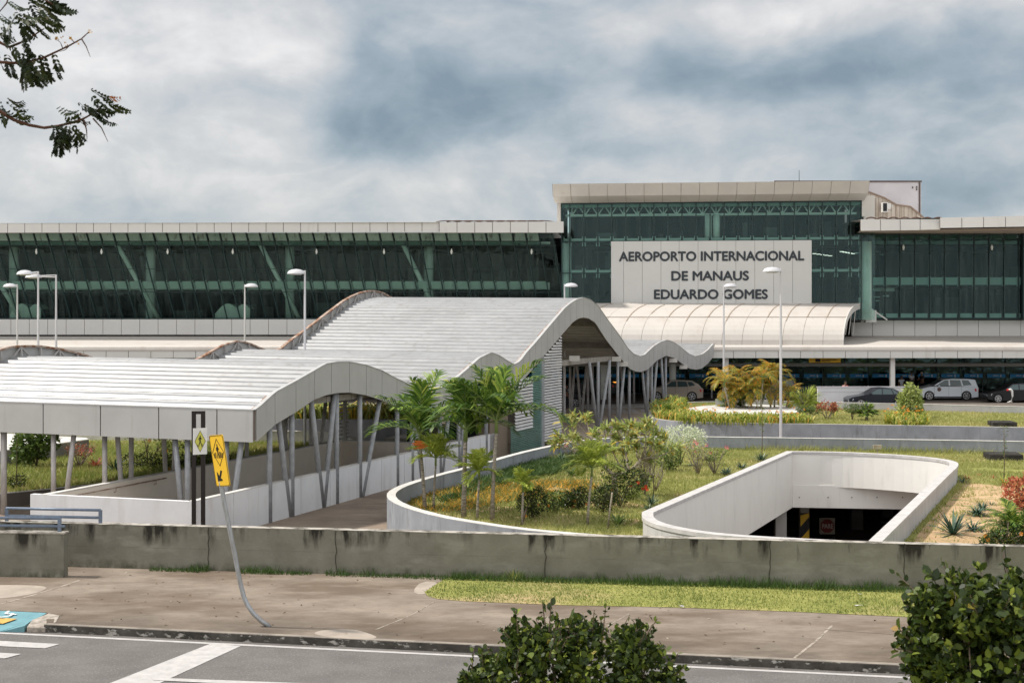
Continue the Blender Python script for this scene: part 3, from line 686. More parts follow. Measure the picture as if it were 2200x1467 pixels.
LL = [(p.x, p.y+.12) for p in DW]+[XY(Lp(tA, 5.15)), XY(Lp(tB, 5.15))]+[(p.x, p.y-.12) for p in reversed(EW)]
if area(LL) < 0: LL.reverse()
sheet('left_lawn', LL, [], .38, M['lawn'])
b = MB(); bx = [(-500, 1000), (0, 968), (118, 953), (191, 943), (185, 940), (-500, 905)]
b.prism([XY(G(x, y, 1.0)) for x, y in bx], 0, .96); o = b.build('roof_light_box', mat('box_side', (.22, .21, .20), .9, var=.35, vscale=2)); tag(o, 'low flat topped concrete box in the left lawn, wedge shaped', 'concrete box')
b = MB(); b.prism([XY(G(x, y, 1.0)) for x, y in bx], .96, 1.0); b.build('cap', M['walltop'], o)

# ------------------------------------------------------------------ ramp parapets under the canopy
C0 = Vector((-8.45, 38.0, 0))
rp_ = empty('underpass_parapet', (0, 0, 0), label='white and beige parapet walls round the underpass ramp below the canopy', cat='parapet')
t0 = (C0-L0).dot(U)
b = MB(); t_end = Lt(1062, .25)
ts = np.arange(t0, t_end, 2.1)
for i, t in enumerate(ts):
    t2 = min(t+2.1-.03, t_end); b.wall([XY(Lp(t, .2)), XY(Lp(t2, .2))], .16, 0, 1.14, side=1)
b.build('near_panel', M['whitewall'], rp_)
b = MB(); b.wall([XY(Lp(t0, .2)), XY(Lp(t_end, .2))], .2, 1.14, 1.17, side=1); b.build('near_coping', M['walltop'], rp_)
b = MB(); lf = Lp(t0, .2+5.35); b.wall([XY(Lp(t0-.02, .2)), XY(lf)], .18, 0, 1.15, side=-1)
b.build('front_panel', M['whitewall'], rp_)
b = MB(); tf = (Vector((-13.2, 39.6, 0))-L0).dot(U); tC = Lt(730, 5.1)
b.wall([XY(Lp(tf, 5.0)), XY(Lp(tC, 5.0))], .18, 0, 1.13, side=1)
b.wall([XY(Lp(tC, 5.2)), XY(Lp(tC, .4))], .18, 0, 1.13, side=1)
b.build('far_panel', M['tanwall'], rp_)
b = MB(); b.wall([XY(Lp(tf-.02, 4.99)), XY(Lp(tC, 4.99))], .22, 1.13, 1.16, side=1); b.wall([XY(Lp(tC-.02, 5.0)), XY(Lp(tC-.02, .4))], .2, 1.13, 1.16, side=1); b.build('far_coping', M['walltop'], rp_)
b = MB(); hr = [Lp(tf+.9, 4.9, .92), Lp(tf+.9, 4.9, 1.0), Lp(tf+6, 4.9, 1.0)]; b.tube(hr, .02, 6)
for k in range(3): b.tube([Lp(tf+1+k*2.2, 4.9, 1.0), Lp(tf+1+k*2.2, 4.9, .88), Lp(tf+1+k*2.2, 4.98, .85)], .014, 6)
b.build('handrail', M['rust'], rp_)
# low fence wall continuing past the ramp, white panels
b = MB(); b.wall([XY(Lp(tC+3.5, 4.4)), XY(Lp(tC+8.5, 4.4))], .2, 0, 1.0, side=1); b.wall([XY(Lp(tC+3.5, 4.4)), XY(Lp(tC+3.5, 1.2))], .2, 0, 1.0, side=-1)
tag(b.build('stair_parapet', mat('stair_render', (.50, .47, .43), .85, var=.1)), 'second beige parapet further back between the canopy posts', 'parapet')

# ------------------------------------------------------------------ wave canopy
TOP = [(545, 881), (551, 879), (591, 842), (636, 818), (676, 795), (700, 781), (725, 777), (751, 777), (787, 784), (821, 796), (850, 812), (881, 826), (908, 834), (935, 838), (965, 826), (990, 804), (1008, 789), (1030, 769), (1055, 757), (1072, 763), (1089, 774), (1104, 783), (1117, 776), (1131, 757), (1150, 736), (1188, 691), (1213, 662), (1226, 651), (1239, 643), (1254, 639), (1268, 643), (1285, 657), (1306, 687), (1330, 719), (1349, 748), (1361, 760), (1374, 765), (1385, 762), (1404, 744), (1418, 735), (1433, 730), (1448, 735), (1463, 746), (1480, 760), (1492, 765), (1509, 761), (1522, 751), (1533, 738)]
BOT = [(545, 950), (551, 949), (591, 912), (636, 885), (676, 858), (700, 849), (725, 844), (751, 843), (787, 849), (816, 858), (850, 872), (881, 884), (908, 892), (935, 893), (965, 880), (990, 856), (1008, 840), (1030, 822), (1055, 810), (1072, 815), (1089, 824), (1104, 829), (1117, 824), (1135, 804), (1150, 786), (1175, 757), (1209, 717), (1230, 693), (1243, 684), (1254, 682), (1265, 684), (1279, 693), (1302, 729), (1330, 765), (1353, 792), (1366, 798), (1378, 799), (1393, 793), (1412, 774), (1431, 764), (1450, 769), (1467, 782), (1482, 792), (1497, 794), (1509, 791), (1522, 780), (1533, 766)]
def prof(lst):
    out = []
    for px, py in lst:
        t = Lt(px); d = Lp(t).y; out.append((t, HC-(py-HY)*d/F))
    return np.array(out)
pt_, pb_ = prof(TOP), prof(BOT)
ztop = lambda t: float(np.interp(t, pt_[:, 0], pt_[:, 1])); zbot = lambda t: float(np.interp(t, pb_[:, 0], pb_[:, 1]))
T0, T1 = pt_[0, 0], pt_[-1, 0]; W = 12.4
can = empty('wave_canopy', (0, 0, 0), label='long wave shaped pale metal canopy on slanted posts from the left foreground to the terminal', cat='canopy')
# roof sheet with standing ribs; drawn as solid 4 cm sheet
us = []; t = T0+.02
while t < T1-.02:
    sl = (ztop(t+.1)-ztop(t-.1))/.2; st = .52/math.sqrt(1+sl*sl)
    us += [(t, 0), (t+st*.60, 0), (t+st*.66, .085), (t+st*.88, .085), (t+st*.98, 0)]; t += st
LZ = .12
def roof_z(t, s): return ztop(t)-.10+LZ*s
NS = 5
Vv, Ff = [], []
for (t, h) in us:
    for k in range(NS+1):
        s = k/NS; p = Lp(t, .06+(W-.12)*s); Vv.append((p.x, p.y, roof_z(t, s)+h))
for i in range(len(us)-1):
    for k in range(NS): a = i*(NS+1)+k; Ff.append((a, a+NS+1, a+NS+2, a+1))
nv = len(Vv); Vv = np.array(Vv); V2 = Vv.copy(); V2[:, 2] -= .12; Fa = np.array(Ff)
npmesh('roof_sheet', Vv, Fa, M['roof'], can)
npmesh('soffit', V2, Fa[:, ::-1], M['panel_under'], can)
b = MB()
for i in range(0, len(us)-1, 5): # dark line at every rib foot: painted rib shade mixed with seam dirt
    t, h = us[i+1]
    for k in range(NS): b.add([(*Lp(t-.05, .06+(W-.12)*k/NS)[:2], roof_z(t-.05, k/NS)+.006), (*Lp(t-.05, .06+(W-.12)*(k+1)/NS)[:2], roof_z(t-.05, (k+1)/NS)+.006), (*Lp(t+.006, .06+(W-.12)*(k+1)/NS)[:2], roof_z(t+.006, (k+1)/NS)+.008), (*Lp(t+.006, .06+(W-.12)*k/NS)[:2], roof_z(t+.006, k/NS)+.008)], [(0, 1, 2, 3)])
b.build('roof_seam_shade', mat('seam_dirt_shade', (.20, .195, .19), .9, 0, .1, col2=(.33, .325, .32), vscale=1.5, contrast=(.4, .6)), can)
# right fascia panels
b = MB(); seams = [551, 591, 636, 676, 712, 751, 787, 821, 853, 884, 915, 945, 970, 993, 1014, 1034, 1055, 1073, 1091, 1108, 1124]+list(np.linspace(1138, 1239, 9))+list(np.linspace(1254, 1374, 11))+list(np.linspace(1386, 1532.5, 17))
for a, c in zip(seams[:-1], seams[1:]):
    ta, tc = Lt(a)+.018, Lt(c)-.018; m_ = 3
    for k in range(m_):
        q0 = ta+(tc-ta)*k/m_; q1 = ta+(tc-ta)*(k+1)/m_
        vs = [Lp(q0, 0, zbot(q0)), Lp(q1, 0, zbot(q1)), Lp(q1, 0, ztop(q1)), Lp(q0, 0, ztop(q0))]; b.slab(vs, -V*.04)
b.build('side_fascia', M['panel'], can)
b = MB(); q = np.linspace(T0+.05, T1-.05, 200)
for a, c in zip(q[:-1], q[1:]):
    b.slab([Lp(a, .045, zbot(a)+.02), Lp(c, .045, zbot(c)+.02), Lp(c, .045, ztop(c)-.02), Lp(a, .045, ztop(a)-.02)], -V*.02)
b.build('fascia_backing', M['joint'], can)
b = MB() # lips along the fascia top and bottom, slightly rusty top
for a, c in zip(q[:-1], q[1:]): b.beam(Lp(a, .05, ztop(a)), Lp(c, .05, ztop(c)), .14, .02)
b.build('fascia_cap', M['panel'], can)
b = MB()
for a, c in zip(q[:-1], q[1:]):
    if random.random() < .45: b.beam(Lp(a, .15, ztop(a)-.03), Lp(c, .15, ztop(c)-.03), .05, .05)
b.build('rust_edge', M['rust'], can)
# front fascia
b = MB(); p0 = Lp(T0, -.0); zt, zb_ = ztop(T0), zbot(T0)
joints = [0]+[(Lp(T0)-Vector(((px-CX)/F*1, 1, 0))*0).length*0 for px in []]
def soff(px): # offset s to the left along front edge for pixel column
    k = (px-CX)/F; o = Lp(T0); return (o.x-k*o.y)/(V.x-k*V.y)
js = [0, soff(467), soff(342), soff(217), soff(94)]; stp = js[-1]-js[-2]
while js[-1] < W: js.append(min(W, js[-1]+stp))
for a, c in zip(js[:-1], js[1:]):
    dz0, dz1 = LZ*a/W, LZ*c/W
    vs = [Lp(T0-.03, a+.02, zb_+dz0), Lp(T0-.03, c-.02, zb_+dz1), Lp(T0-.03, c-.02, zt+dz1), Lp(T0-.03, a+.02, zt+dz0)]; b.slab(vs, U*.04)
b.build('front_fascia', M['panel'], can)
b = MB(); b.slab([Lp(T0+.015, .03, zb_+.02), Lp(T0+.015, W, zb_+LZ), Lp(T0+.015, W, zt+LZ-.02), Lp(T0+.015, .03, zt-.02)], U*.02); b.build('front_backing', M['joint'], can)
b = MB(); b.slab([Lp(T0-.04, -.01, zt+.0), Lp(T0-.04, W, zt+LZ), Lp(T0+.22, W, zt+LZ+.01), Lp(T0+.22, -.01, zt+.01)], (0, 0, .02)); b.build('front_flashing', mat('flashing', (.42, .415, .41), .5, var=.15, vscale=3), can)
# end closure
b = MB(); b.slab([Lp(T1, 0, zbot(T1)), Lp(T1, W, zbot(T1)), Lp(T1, W, ztop(T1)), Lp(T1, 0, ztop(T1))], U*.04); b.build('end_fascia', M['panel'], can)
# left edge truss: inner side of the far fascia with rusty chord
b = MB(); b2_ = MB(); b3 = MB(); tt = np.arange(T0, T1, .55)
for i, (a, c) in enumerate(zip(tt[:-1], tt[1:])):
    za, zc = ztop(a)+LZ, ztop(c)+LZ
    b.beam(Lp(a, W, za+.34), Lp(c, W, zc+.34), .16, .07)
    b2_.slab([Lp(a, W+.05, za-.65), Lp(c, W+.05, zc-.65), Lp(c, W+.05, zc+.33), Lp(a, W+.05, za+.33)], -V*.03)
    if i % 2 == 0: b3.beam(Lp(a, W-.08, za-.1), Lp(a, W-.03, za+.32), .07, .07)
    if i % 4 == 1: b3.beam(Lp(a, W-.08, za-.1), Lp(c, W-.03, zc+.32), .05, .05); b3.beam(Lp(tt[min(i+2, len(tt)-1)], W-.08, ztop(tt[min(i+2, len(tt)-1)])+LZ-.1), Lp(c, W-.03, zc+.32), .05, .05)
b.build('rusty_chord', M['rust'], can); b2_.build('far_fascia', M['panel'], can); b3.build('truss_web', M['post'], can)
# posts
def post(t, off, ttop, offtop=None, r=.085, z1=None):
    z = (min(zbot(ttop)+.25, ztop(ttop)-.35)) if z1 is None else z1
    bb = MB(); bb.tube([Lp(t, off, 0), Lp(ttop, off if offtop is None else offtop, z)], r, 10)
    bb.build('post', M['post'] if off > 2 else M['steel'], can, smooth=True)
def place(px, off):
    t = Lt(px, off)
    if t >= T0+.3: return t, off
    # under the front edge instead: walk left along the front row until the pixel column is met
    k = (px-CX)/F; o = L0+U*(T0+.3); return T0+.3, (o.x-k*o.y)/(V.x-k*V.y)
def post2(a, c, off, m, r=.085):
    ta, oa = place(a, off); tc, oc = place(c, off); z = min(zbot(tc)+.25, ztop(tc)-.35, 3.85)
    bb = MB(); bb.tube([Lp(ta, oa, 0), Lp(tc, oc, z)], r, 12); bb.build('post', m, can, smooth=True)
for a, c in [(393, 374), (403, 403), (486, 486), (495, 522), (579, 579), (623, 596), (627, 627), (694, 666), (695, 720), (723, 723), (773, 773), (778, 818), (853, 853), (885, 885), (904, 888), (945, 945), (949, 968), (985, 985), (988, 1001), (1044, 1044), (1283, 1266), (1285, 1285), (1288, 1310), (1309, 1309), (1327, 1327), (1330, 1342), (1352, 1352), (1389, 1379), (1391, 1391), (1400, 1400), (1402, 1412), (1428, 1420), (1430, 1430)]:
    post2(a, c, .22, M['steel'])
for a, c in [(115, 115), (137, 161), (225, 225), (265, 249), (282, 282), (359, 347), (372, 378), (530, 530), (604, 618), (622, 605), (668, 668), (710, 710), (683, 700), (741, 741), (1210, 1199), (1212, 1212), (1225, 1225), (1227, 1236), (1248, 1238), (1251, 1262), (1263, 1263), (1273, 1273), (1340, 1334), (1362, 1362)]:
    post2(a, c, 5.45, M['post'], .08)
post2(8, 8, 5.45, M['post'], .1)
# underside girders
b = MB()
for off in (.55, 5.45, 11.6):
    for a, c in zip(q[:-1], q[1:]): b.beam(Lp(a, off, ztop(a)-.42), Lp(c, off, ztop(c)-.42), .12, .42)
for px in (640, 725, 800, 990, 1055, 1110, 1205, 1254, 1300, 1335, 1375, 1433, 1490):
    t = Lt(px); b.beam(Lp(t, .3, ztop(t)-.45), Lp(t, W-.3, ztop(t)-.35), .14, .30)
b.build('girder', mat('girder_grey', (.26, .24, .22), .7, var=.3), can)
b = MB(); ta, tb = Lt(1196), Lt(1340)
for off in (.4, 5.4): b.beam(Lp(ta, off, 3.95), Lp(tb, off, 3.95), .15, .28)
b.beam(Lp(Lt(1209), .6, zbot(Lt(1209))-.05), Lp(Lt(1264), 2.2, 3.9), .14, .26); b.beam(Lp(Lt(1209), .6, 3.9), Lp(Lt(1209), 11, 3.9), .14, .24); b.beam(Lp(Lt(1330), .6, 3.9), Lp(Lt(1330), 11, 3.9), .14, .24)
b.beam(Lp(Lt(655), .4, 3.5), Lp(Lt(818), .4, 3.5), .16, .2); b.beam(Lp(Lt(655), 5.4, 3.5), Lp(Lt(818), 5.4, 3.5), .16, .2)
for px in (690, 722, 775, 815): b.beam(Lp(Lt(px), .3, 3.5), Lp(Lt(px), 5.6, 3.5), .16, .2)
b.build('tie_beam', mat('tie_grey', (.30, .275, .25), .7, var=.3), can)
for px, y in ((1234, 770), (1324, 771), (1339, 782), (1446, 774), (1468, 788)): b = MB(); c = P(px, y, Lp(Lt(px), 1.0).y); b.box(c, (.55, .3, .28)); b.build('loudspeaker_box', M['walltop'], can)
patch('walkway_sunlit_patch', [(1195, 884), (1230, 876), (1400, 876), (1392, 895), (1386, 936), (1300, 950), (1205, 950)], .008, mat('sunlit_tan_floor', (.42, .35, .285), .85, 0, .2, col2=(.33, .27, .22), vscale=.8, streak=[((.24, .19, .15), 1.3, (2, .5, 1), .5, .7, .5)]), 1)  # lighter tan patch paints sunlight on the walkway floor under the arch
patch('walkway_edge', [(1222, 869), (1405, 867), (1402, 876), (1226, 878)], .012, M['walltop'], 0)
# metal screens between the posts
scr = empty('screen_wall', (0, 0, 0), label='screen of white louvres and teal glass slats beside the walkway', cat='screen')
def slats(name, pa, pb, z0f, z1f, stp, h, m, off=.1, tilt=.05):
    b = MB(); ta, tb = Lt(pa), Lt(pb); zmax = max(z1f(ta), z1f(tb), z1f((ta+tb)/2)); z = z0f
    while z < zmax:
        # clip slat to where the arch is higher
        xs_ = [t for t in np.linspace(ta, tb, 13) if z1f(t) > z]
        if len(xs_) > 1: b.slab([Lp(xs_[0], off, z), Lp(xs_[-1], off, z), Lp(xs_[-1], off-tilt, z+h), Lp(xs_[0], off-tilt, z+h)], -V*.015)
        z += stp
    return b.build(name, m, scr)
slats('louvre', 1168, 1206, .25, lambda t: zbot(t)-.05, .135, .085, M['louvre'], off=-.05, tilt=-.06)
slats('louvre', 1103, 1141, 1.1, lambda t: 3.4, .15, .10, M['louvre'], off=-.12, tilt=-.06)
slats('teal_slat', 1098, 1164, .0, lambda t: zbot(t)-.05 if t > Lt(1141) else 1.3, .085, .07, M['screenglass'], off=.02)
b = MB(); ta = Lt(1165); b.beam(Lp(ta, 0, 0), Lp(ta, 0, zbot(ta)), .22, .22); b.build('frame_post', M['steel'], scr)
b = MB(); b.slab([Lp(Lt(1062), .2, 0), Lp(Lt(1100), .2, 0), Lp(Lt(1100), .2, zbot(Lt(1090))), Lp(Lt(1062), .2, zbot(Lt(1070)))], -V*.05); b.build('brown_panel', M['brown_panel'], scr)
b = MB(); b.slab([Lp(Lt(1100), 3, 0), Lp(Lt(1150), 3, 0), Lp(Lt(1150), 3, 3), Lp(Lt(1100), 3, 3)], -V*.05); b.slab([Lp(Lt(1012), 2.5, 0), Lp(Lt(1035), 2.5, 0), Lp(Lt(1035), 2.5, 2.6), Lp(Lt(1012), 2.5, 2.6)], -V*.4); b.build('dark_panel', M['interior_dark'], scr)
scr2 = empty('louvre_screen', (0, 0, 0), label='narrow white louvre screen far behind the first canopy arch', cat='screen')
b = MB()
for off0, pa, pb, z0, z1 in ((6.0, 728, 748, .2, 3.3),):
    z = z0
    while z < z1: b.slab([Lp(Lt(pa, off0), off0, z), Lp(Lt(pb, off0), off0, z), Lp(Lt(pb, off0), off0-.04, z+.09), Lp(Lt(pa, off0), off0-.04, z+.09)], -V*.015); z += .16
b.build('slat', M['louvre'], scr2)

# ------------------------------------------------------------------ terminal building
b = MB(); b.b2((-80, 84, .0), (80, 122, .006)); o = b.build('terminal_road', M['terminal_road']); o['kind'] = 'structure'
b = MB()
for k in range(9): x = GX(1238, 96).x+k*.75; b.b2((x, 94.5, .010), (x+.42, 98, .014))
b.b2((GX(1230, 99).x, 93.6, .010), (GX(1420, 99).x, 94.2, .014))
o = b.build('crossing_stripes', M['marking']); o['kind'] = 'structure'
term = empty('terminal_building', (0, 118, 0), label='airport terminal with leaning teal glass wings and a taller central hall', cat='building')
TM = Matrix.Translation((0, -118, 0))
def tb(b, name, m, parent=term, **k):
    o = b.build(name, m, None, **k); o.parent = parent
    o.matrix_parent_inverse = Matrix.Translation((0, -118, 0)) if parent is term else Matrix.Identity(4)
    return o
D0 = 118.0
def zy(y, d): return HC-(y-HY)*d/F
# parapet band under glazing, panels with joints
b = MB(); bj = MB()
def band(x0, x1, d, z0, z1, step, th=.1, gap=.04, tilt=0):
    x = x0
    while x < x1-.01:
        c = min(x+step, x1)
        b.slab([(x+gap/2, d, z0), (c-gap/2, d, z0), (c-gap/2, d+tilt, z1), (x+gap/2, d+tilt, z1)], (0, th, 0)); x = c
    bj.b2((x0, d+.05+max(tilt, 0), z0+.03), (x1, d+.25+max(tilt, 0), z1-.03))
band(-75, GX(1300, D0).x, D0, zy(719, D0), zy(686, D0), 1.555)
tb(b, 'parapet_panel', M['signboard']); tb(bj, 'panel_joint', M['joint']); b = MB(); bj = MB()
band(GX(1829, D0).x, 75, D0, zy(722, D0), zy(688, D0), 1.79)
tb(b, 'parapet_panel', M['signboard']); tb(bj, 'panel_joint', M['joint'])
# lower canopy: sloping roof and fascia
DF = 106.0
b = MB(); prof_c = [(DF-.1, zy(750, DF)-.02), (DF-.05, zy(746, DF)+.02), (DF+.35, zy(743, DF)+.04), (DF+1.2, zy(741.5, DF+1.2)), (D0-.05, zy(722.5, D0))]
for (a, za), (c, zc) in zip(prof_c[:-1], prof_c[1:]): b.slab([(-75, a, za), (75, a, za), (75, c, zc), (-75, c, zc)], (0, 0, -.12))
tb(b, 'entrance_canopy_roof', M['vault'])
b = MB(); bj = MB(); band(-75, 75, DF-.06, zy(769, DF), zy(750.5, DF), 1.7, tilt=.0)
tb(b, 'canopy_fascia', M['terminal_white']); tb(bj, 'fascia_joint', M['joint'])
b = MB(); b.b2((-75, DF+.1, zy(768, DF)), (75, D0+1, zy(768, DF)+.1)); tb(b, 'canopy_ceiling', M['panel_under'])
# ground floor glazing
DG = 119.0
b = MB(); b.b2((-75, DG, 0), (75, DG+.03, 3.5)); tb(b, 'ground_glass', M['glass_g'])
b = MB()
for x in np.arange(-75, 75, 1.95): b.b2((x, DG-.08, 0), (x+.08, DG-.01, 3.5))
b.b2((-75, DG-.1, 0), (75, DG-.012, .12)); b.b2((-75, DG-.12, 3.2), (75, DG-.01, 3.5)); tb(b, 'ground_mullion', M['mullion'])
b = MB(); b.b2((-75, DG-.30, zy(787, DG)), (75, DG-.13, zy(780, DG))); tb(b, 'door_header', M['terminal_white'])
x = -74.6; st0 = None
while x < 74:
    if -46 < x < 46:
        if st0 is None:
            b = MB(); b.b2((0, DG-.13, zy(811, DG)), (1.55, DG-.11, zy(803, DG))); st0 = tb(b, 'blue_sticker', M['blue']); st0.location.x = x
            b = MB(); b.b2((1.1, DG-.14, zy(810, DG)), (1.2, DG-.135, zy(804.5, DG))); b.b2((.5, DG-.14, zy(807.4, DG)), (.95, DG-.135, zy(806, DG))); sm0 = b.build('sticker_mark', M['white_paint'], st0)
        else:
            c = st0.copy(); COL.objects.link(c); c.location.x = x; g_ = sm0.copy(); COL.objects.link(g_); g_.parent = c
    x += 1.95
b = MB()
for x0 in np.arange(-70, 75, 7.8): b.tube([(x0, 123, 0), (x0, 123, 3.6)], .35, 14)
for k in range(26): x = random.uniform(-40, 50); w_ = random.uniform(.6, 2.5); b.b2((x, 124+random.random()*4, 0), (x+w_, 124.4+random.random()*4, random.uniform(.9, 1.7)))
tb(b, 'interior_column', M['interior_light'])
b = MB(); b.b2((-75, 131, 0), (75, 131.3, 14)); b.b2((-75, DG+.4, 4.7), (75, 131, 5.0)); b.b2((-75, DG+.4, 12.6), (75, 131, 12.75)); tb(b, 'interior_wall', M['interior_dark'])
# canopy pillars, soffit sign
for px in (1917, 1560, 2300, 960, 560, 250):
    b = MB(); x = GX(px, DF+.6).x; b.b2((x-.17, DF+.45, 0), (x+.17, DF+.8, 3.45)); tb(b, 'canopy_pillar', M['terminal_white'])
for px in (1297, 1445, 1394):
    b = MB(); x = GX(px, 110).x; b.tube([(x, 110, 0), (x, 110, 3.6)], .27, 16); tb(b, 'round_pillar', M['interior_light'], smooth=True)
b = MB(); a = P(1738, 769, 109); c = P(1806, 779, 109); b.b2((a.x, 109, c.z), (c.x, 109.08, a.z-.02)); ys = tb(b, 'yellow_board', M['yellow'])
b = MB(); b.b2((a.x+.5, 108.97, c.z+.05), (a.x+.9, 108.995, a.z-.06)); b.b2((a.x+.98, 108.97, c.z+.2), (c.x-.3, 108.995, c.z+.26)); b.b2((a.x+.98, 108.97, c.z+.08), (c.x-.8, 108.995, c.z+.13)); tb(b, 'board_marking', M['black'])
# left wing leaning glazing: z 6.35 -> 13.6, top leans towards the camera and sideways
def wing(x0, x1, zb_, ztp, lean, skew, pitch, gm, dB, nm, rows):
    def q(x, f): return Vector((x-skew*f, dB-lean*f, zb_+(ztp-zb_)*f))
    b = MB(); b.quad(q(x0, 0), q(x1, 0), q(x1, 1), q(x0, 1)); tb(b, nm+'glass', gm, recalc=False)
    b = MB(); x = x0
    while x <= x1+.01: b.beam(q(x, 0)+Vector((0, -.05, 0)), q(x, 1)+Vector((0, -.05, 0)), .065, .10); x += pitch
    for f, h in rows: b.beam(q(x0, f)+Vector((0, -.045, 0)), q(x1, f)+Vector((0, -.045, 0)), .06, h)
    tb(b, nm+'mullion', M['mullion']); return q
XW = GX(1197, D0).x
fz = lambda y, d: (zy(y, d)-6.35)
qL = wing(-75, XW+.9, 6.36, 13.55, 2.6, 1.25, 1.105, M['glass_l'], 118.6, 'wing_', [(.005, .14), (.32, .045), (.585, .045), (.855, .06), (.90, .05)])
def spandrel(q, x0, x1, f0, f1, pitch, name, off=.12):
    b = MB(); x = x0
    while x < x1-.3:
        b.slab([q(x+.12, f0)+Vector((0, off, 0)), q(x+pitch-.06, f0)+Vector((0, off, 0)), q(x+pitch-.06, f1)+Vector((0, off, 0)), q(x+.12, f1)+Vector((0, off, 0))], (0, .05, 0)); x += pitch
    return tb(b, name, M['spandrel'])
spandrel(lambda x, f: qL(x, f)+Vector((0, -.16, 0)), -75, XW-.4, .905, .995, 1.105, 'top_spandrel')
spandrel(qL, -75, XW-.4, .858, .893, 1.105, 'vent_spandrel')
b = MB(); x = -75
while x < XW-1: 
    a = qL(x+.2, .36)+Vector((0, .25, 0)); c = qL(x+1.04, .445)+Vector((0, .25, 0)); b.slab([a, (c.x+.1, a.y, a.z), c, (a.x-.1, c.y, c.z)], (0, .1, 0)); b.beam(qL(x+.06, .33)+Vector((0, .15, 0)), qL(x+.06, .46)+Vector((0, .15, 0)), .07, .05); x += 1.105
tb(b, 'floor_edge', M['interior_slab'])
b = MB(); b.b2((-75, 119.2, 8.9), (XW-.6, 121, 9.5)); b.b2((-75, 118.9, 6.3), (XW-.6, 128, 6.42)); b.b2((-75, 117.3, 12.7), (XW-.6, 120, 12.85)); tb(b, 'floor_slab', M['interior_slab'])
for px in (28, 322, 622, 921, -272):
    x = GX(px, 120).x; b = MB(); b.tube([(x, 120.2, 6.4), (x, 120.2, 12.7)], .40, 18); tb(b, 'inner_column', M['interior_light'], smooth=True)
    b = MB(); b.tube([qL(x+1.0, .0)+Vector((0, .5, 0)), qL(x-.85, .87)+Vector((0, .5, 0))], .20, 12); tb(b, 'inclined_column', M['interior_light'], smooth=True)
rc = random.Random(5)
b = MB()
for _ in range(36):
    x = rc.uniform(-46, 46); zf = rc.choice((6.43, 6.43, 9.5)); y = rc.uniform(119.6, 126); w_ = rc.uniform(.3, 2.2); b.b2((x, y, zf), (x+w_, y+.3, zf+rc.uniform(.5, 1.9)))
for _ in range(40):
    x = rc.uniform(-46, 46); z = rc.choice((8.6, 12.4)); y = rc.uniform(119.8, 127); b.b2((x, y, z), (x+rc.uniform(.8, 3), y+.15, z+.08))
for x in np.arange(-45, 46, 5.2): b.tube([(x+rc.random(), 126, 6.4), (x, 126, 12.6)], .22, 8)
tb(b, 'hall_furniture', mat('furniture_grey', (.07, .075, .075), .8, var=.4, vscale=.4))
for px in (78, 218, 360, 500, 680, 825, 970, 1142): # small floodlights in the wing
    b = MB(); p = P(px, 541, 115.8); b.tube([p+Vector((0, 0, .25)), p], [.03, .10], 6); b.tube([p, p-Vector((0, 0, .2))], [.10, .04], 8); tb(b, 'floodlight', M['interior_light'])
b = MB() # pale rounded shelters seen through the glazing
for x0, x1 in ((462, 537), (22, 88)):
    n_ = 14; pr = [(x0+(x1-x0)*i/n_, 674-(22*math.sin(math.pi*min(1, i/n_*1.35)) if i/n_ < .62 else 22*math.sin(math.pi*.62*1.35)+ (10*math.sin((i/n_-.62)/.38*math.pi)))) for i in range(n_+1)]
    pts = [P(x, y, 118.9) for x, y in pr]; pts2 = [p+Vector((0, 2.2, 0)) for p in pts]
    for i in range(n_): b.quad(pts[i], pts[i+1], pts2[i+1], pts2[i])
    for i in range(0, n_): b.quad(pts[i], pts[i+1], (pts[i+1].x, 118.9, 6.4), (pts[i].x, 118.9, 6.4))
tb(b, 'white_kiosk', M['interior_light'])
# left eave
b = MB(); bj = MB()
def eave(x0, x1, da, db, y0a, y1a, y0b, y1b, step, ysa=None):
    n = max(1, round((x1-x0)/step)); g = .05
    for i in range(n):
        f0, f1 = i/n, (i+1)/n; xa, xb = x0+(x1-x0)*f0+g/2, x0+(x1-x0)*f1-g/2
        d0, d1 = da+(db-da)*f0, da+(db-da)*f1
        t0_, t1_ = zy(y0a, da)*(1-f0)+zy(y0b, db)*f0, zy(y0a, da)*(1-f1)+zy(y0b, db)*f1
        s0_, s1_ = zy(y1a, da)*(1-f0)+zy(y1b, db)*f0, zy(y1a, da)*(1-f1)+zy(y1b, db)*f1
        b.slab([(xa, d0, s0_), (xb, d1, s1_), (xb, d1, t1_), (xa, d0, t0_)], (0, .08, 0))
    bj.slab([(x0, da+.05, zy(y1a, da)+.03), (x1, db+.05, zy(y1b, db)+.03), (x1, db+.05, zy(y0b, db)-.03), (x0, da+.05, zy(y0a, da)-.03)], (0, .1, 0))
xL0 = GX(-900, 114.6).x; xLm = GX(944, 113.2).x; xL1 = GX(1211, 113).x
eave(xL0, xLm, 114.6, 113.2, 483, 502, 477, 498.5, 1.41)
eave(xLm, xL1, 113.0, 112.6, 478, 500, 476, 500, 1.43)
tb(b, 'eave_fascia', M['terminal_white']); tb(bj, 'eave_joint', M['joint'])
b = MB(); b.add([(xL0, 114.7, zy(502, 114.6)-.01), (xL1-.1, 112.9, zy(499.5, 113)), (xL1-.1, 116.4, 13.55), (xL0, 116.4, 13.5)], [(0, 1, 2, 3)]); tb(b, 'eave_soffit', M['soffit_brown'])
b = MB(); b.add([(xL0, 114.7, zy(482, 114.6)), (xL1, 112.8, zy(477, 112.8)), (xL1, 135, 15.2), (xL0, 135, 15.2)], [(0, 1, 2, 3)]); tb(b, 'wing_roof', M['terminal_white'])
b = MB(); 
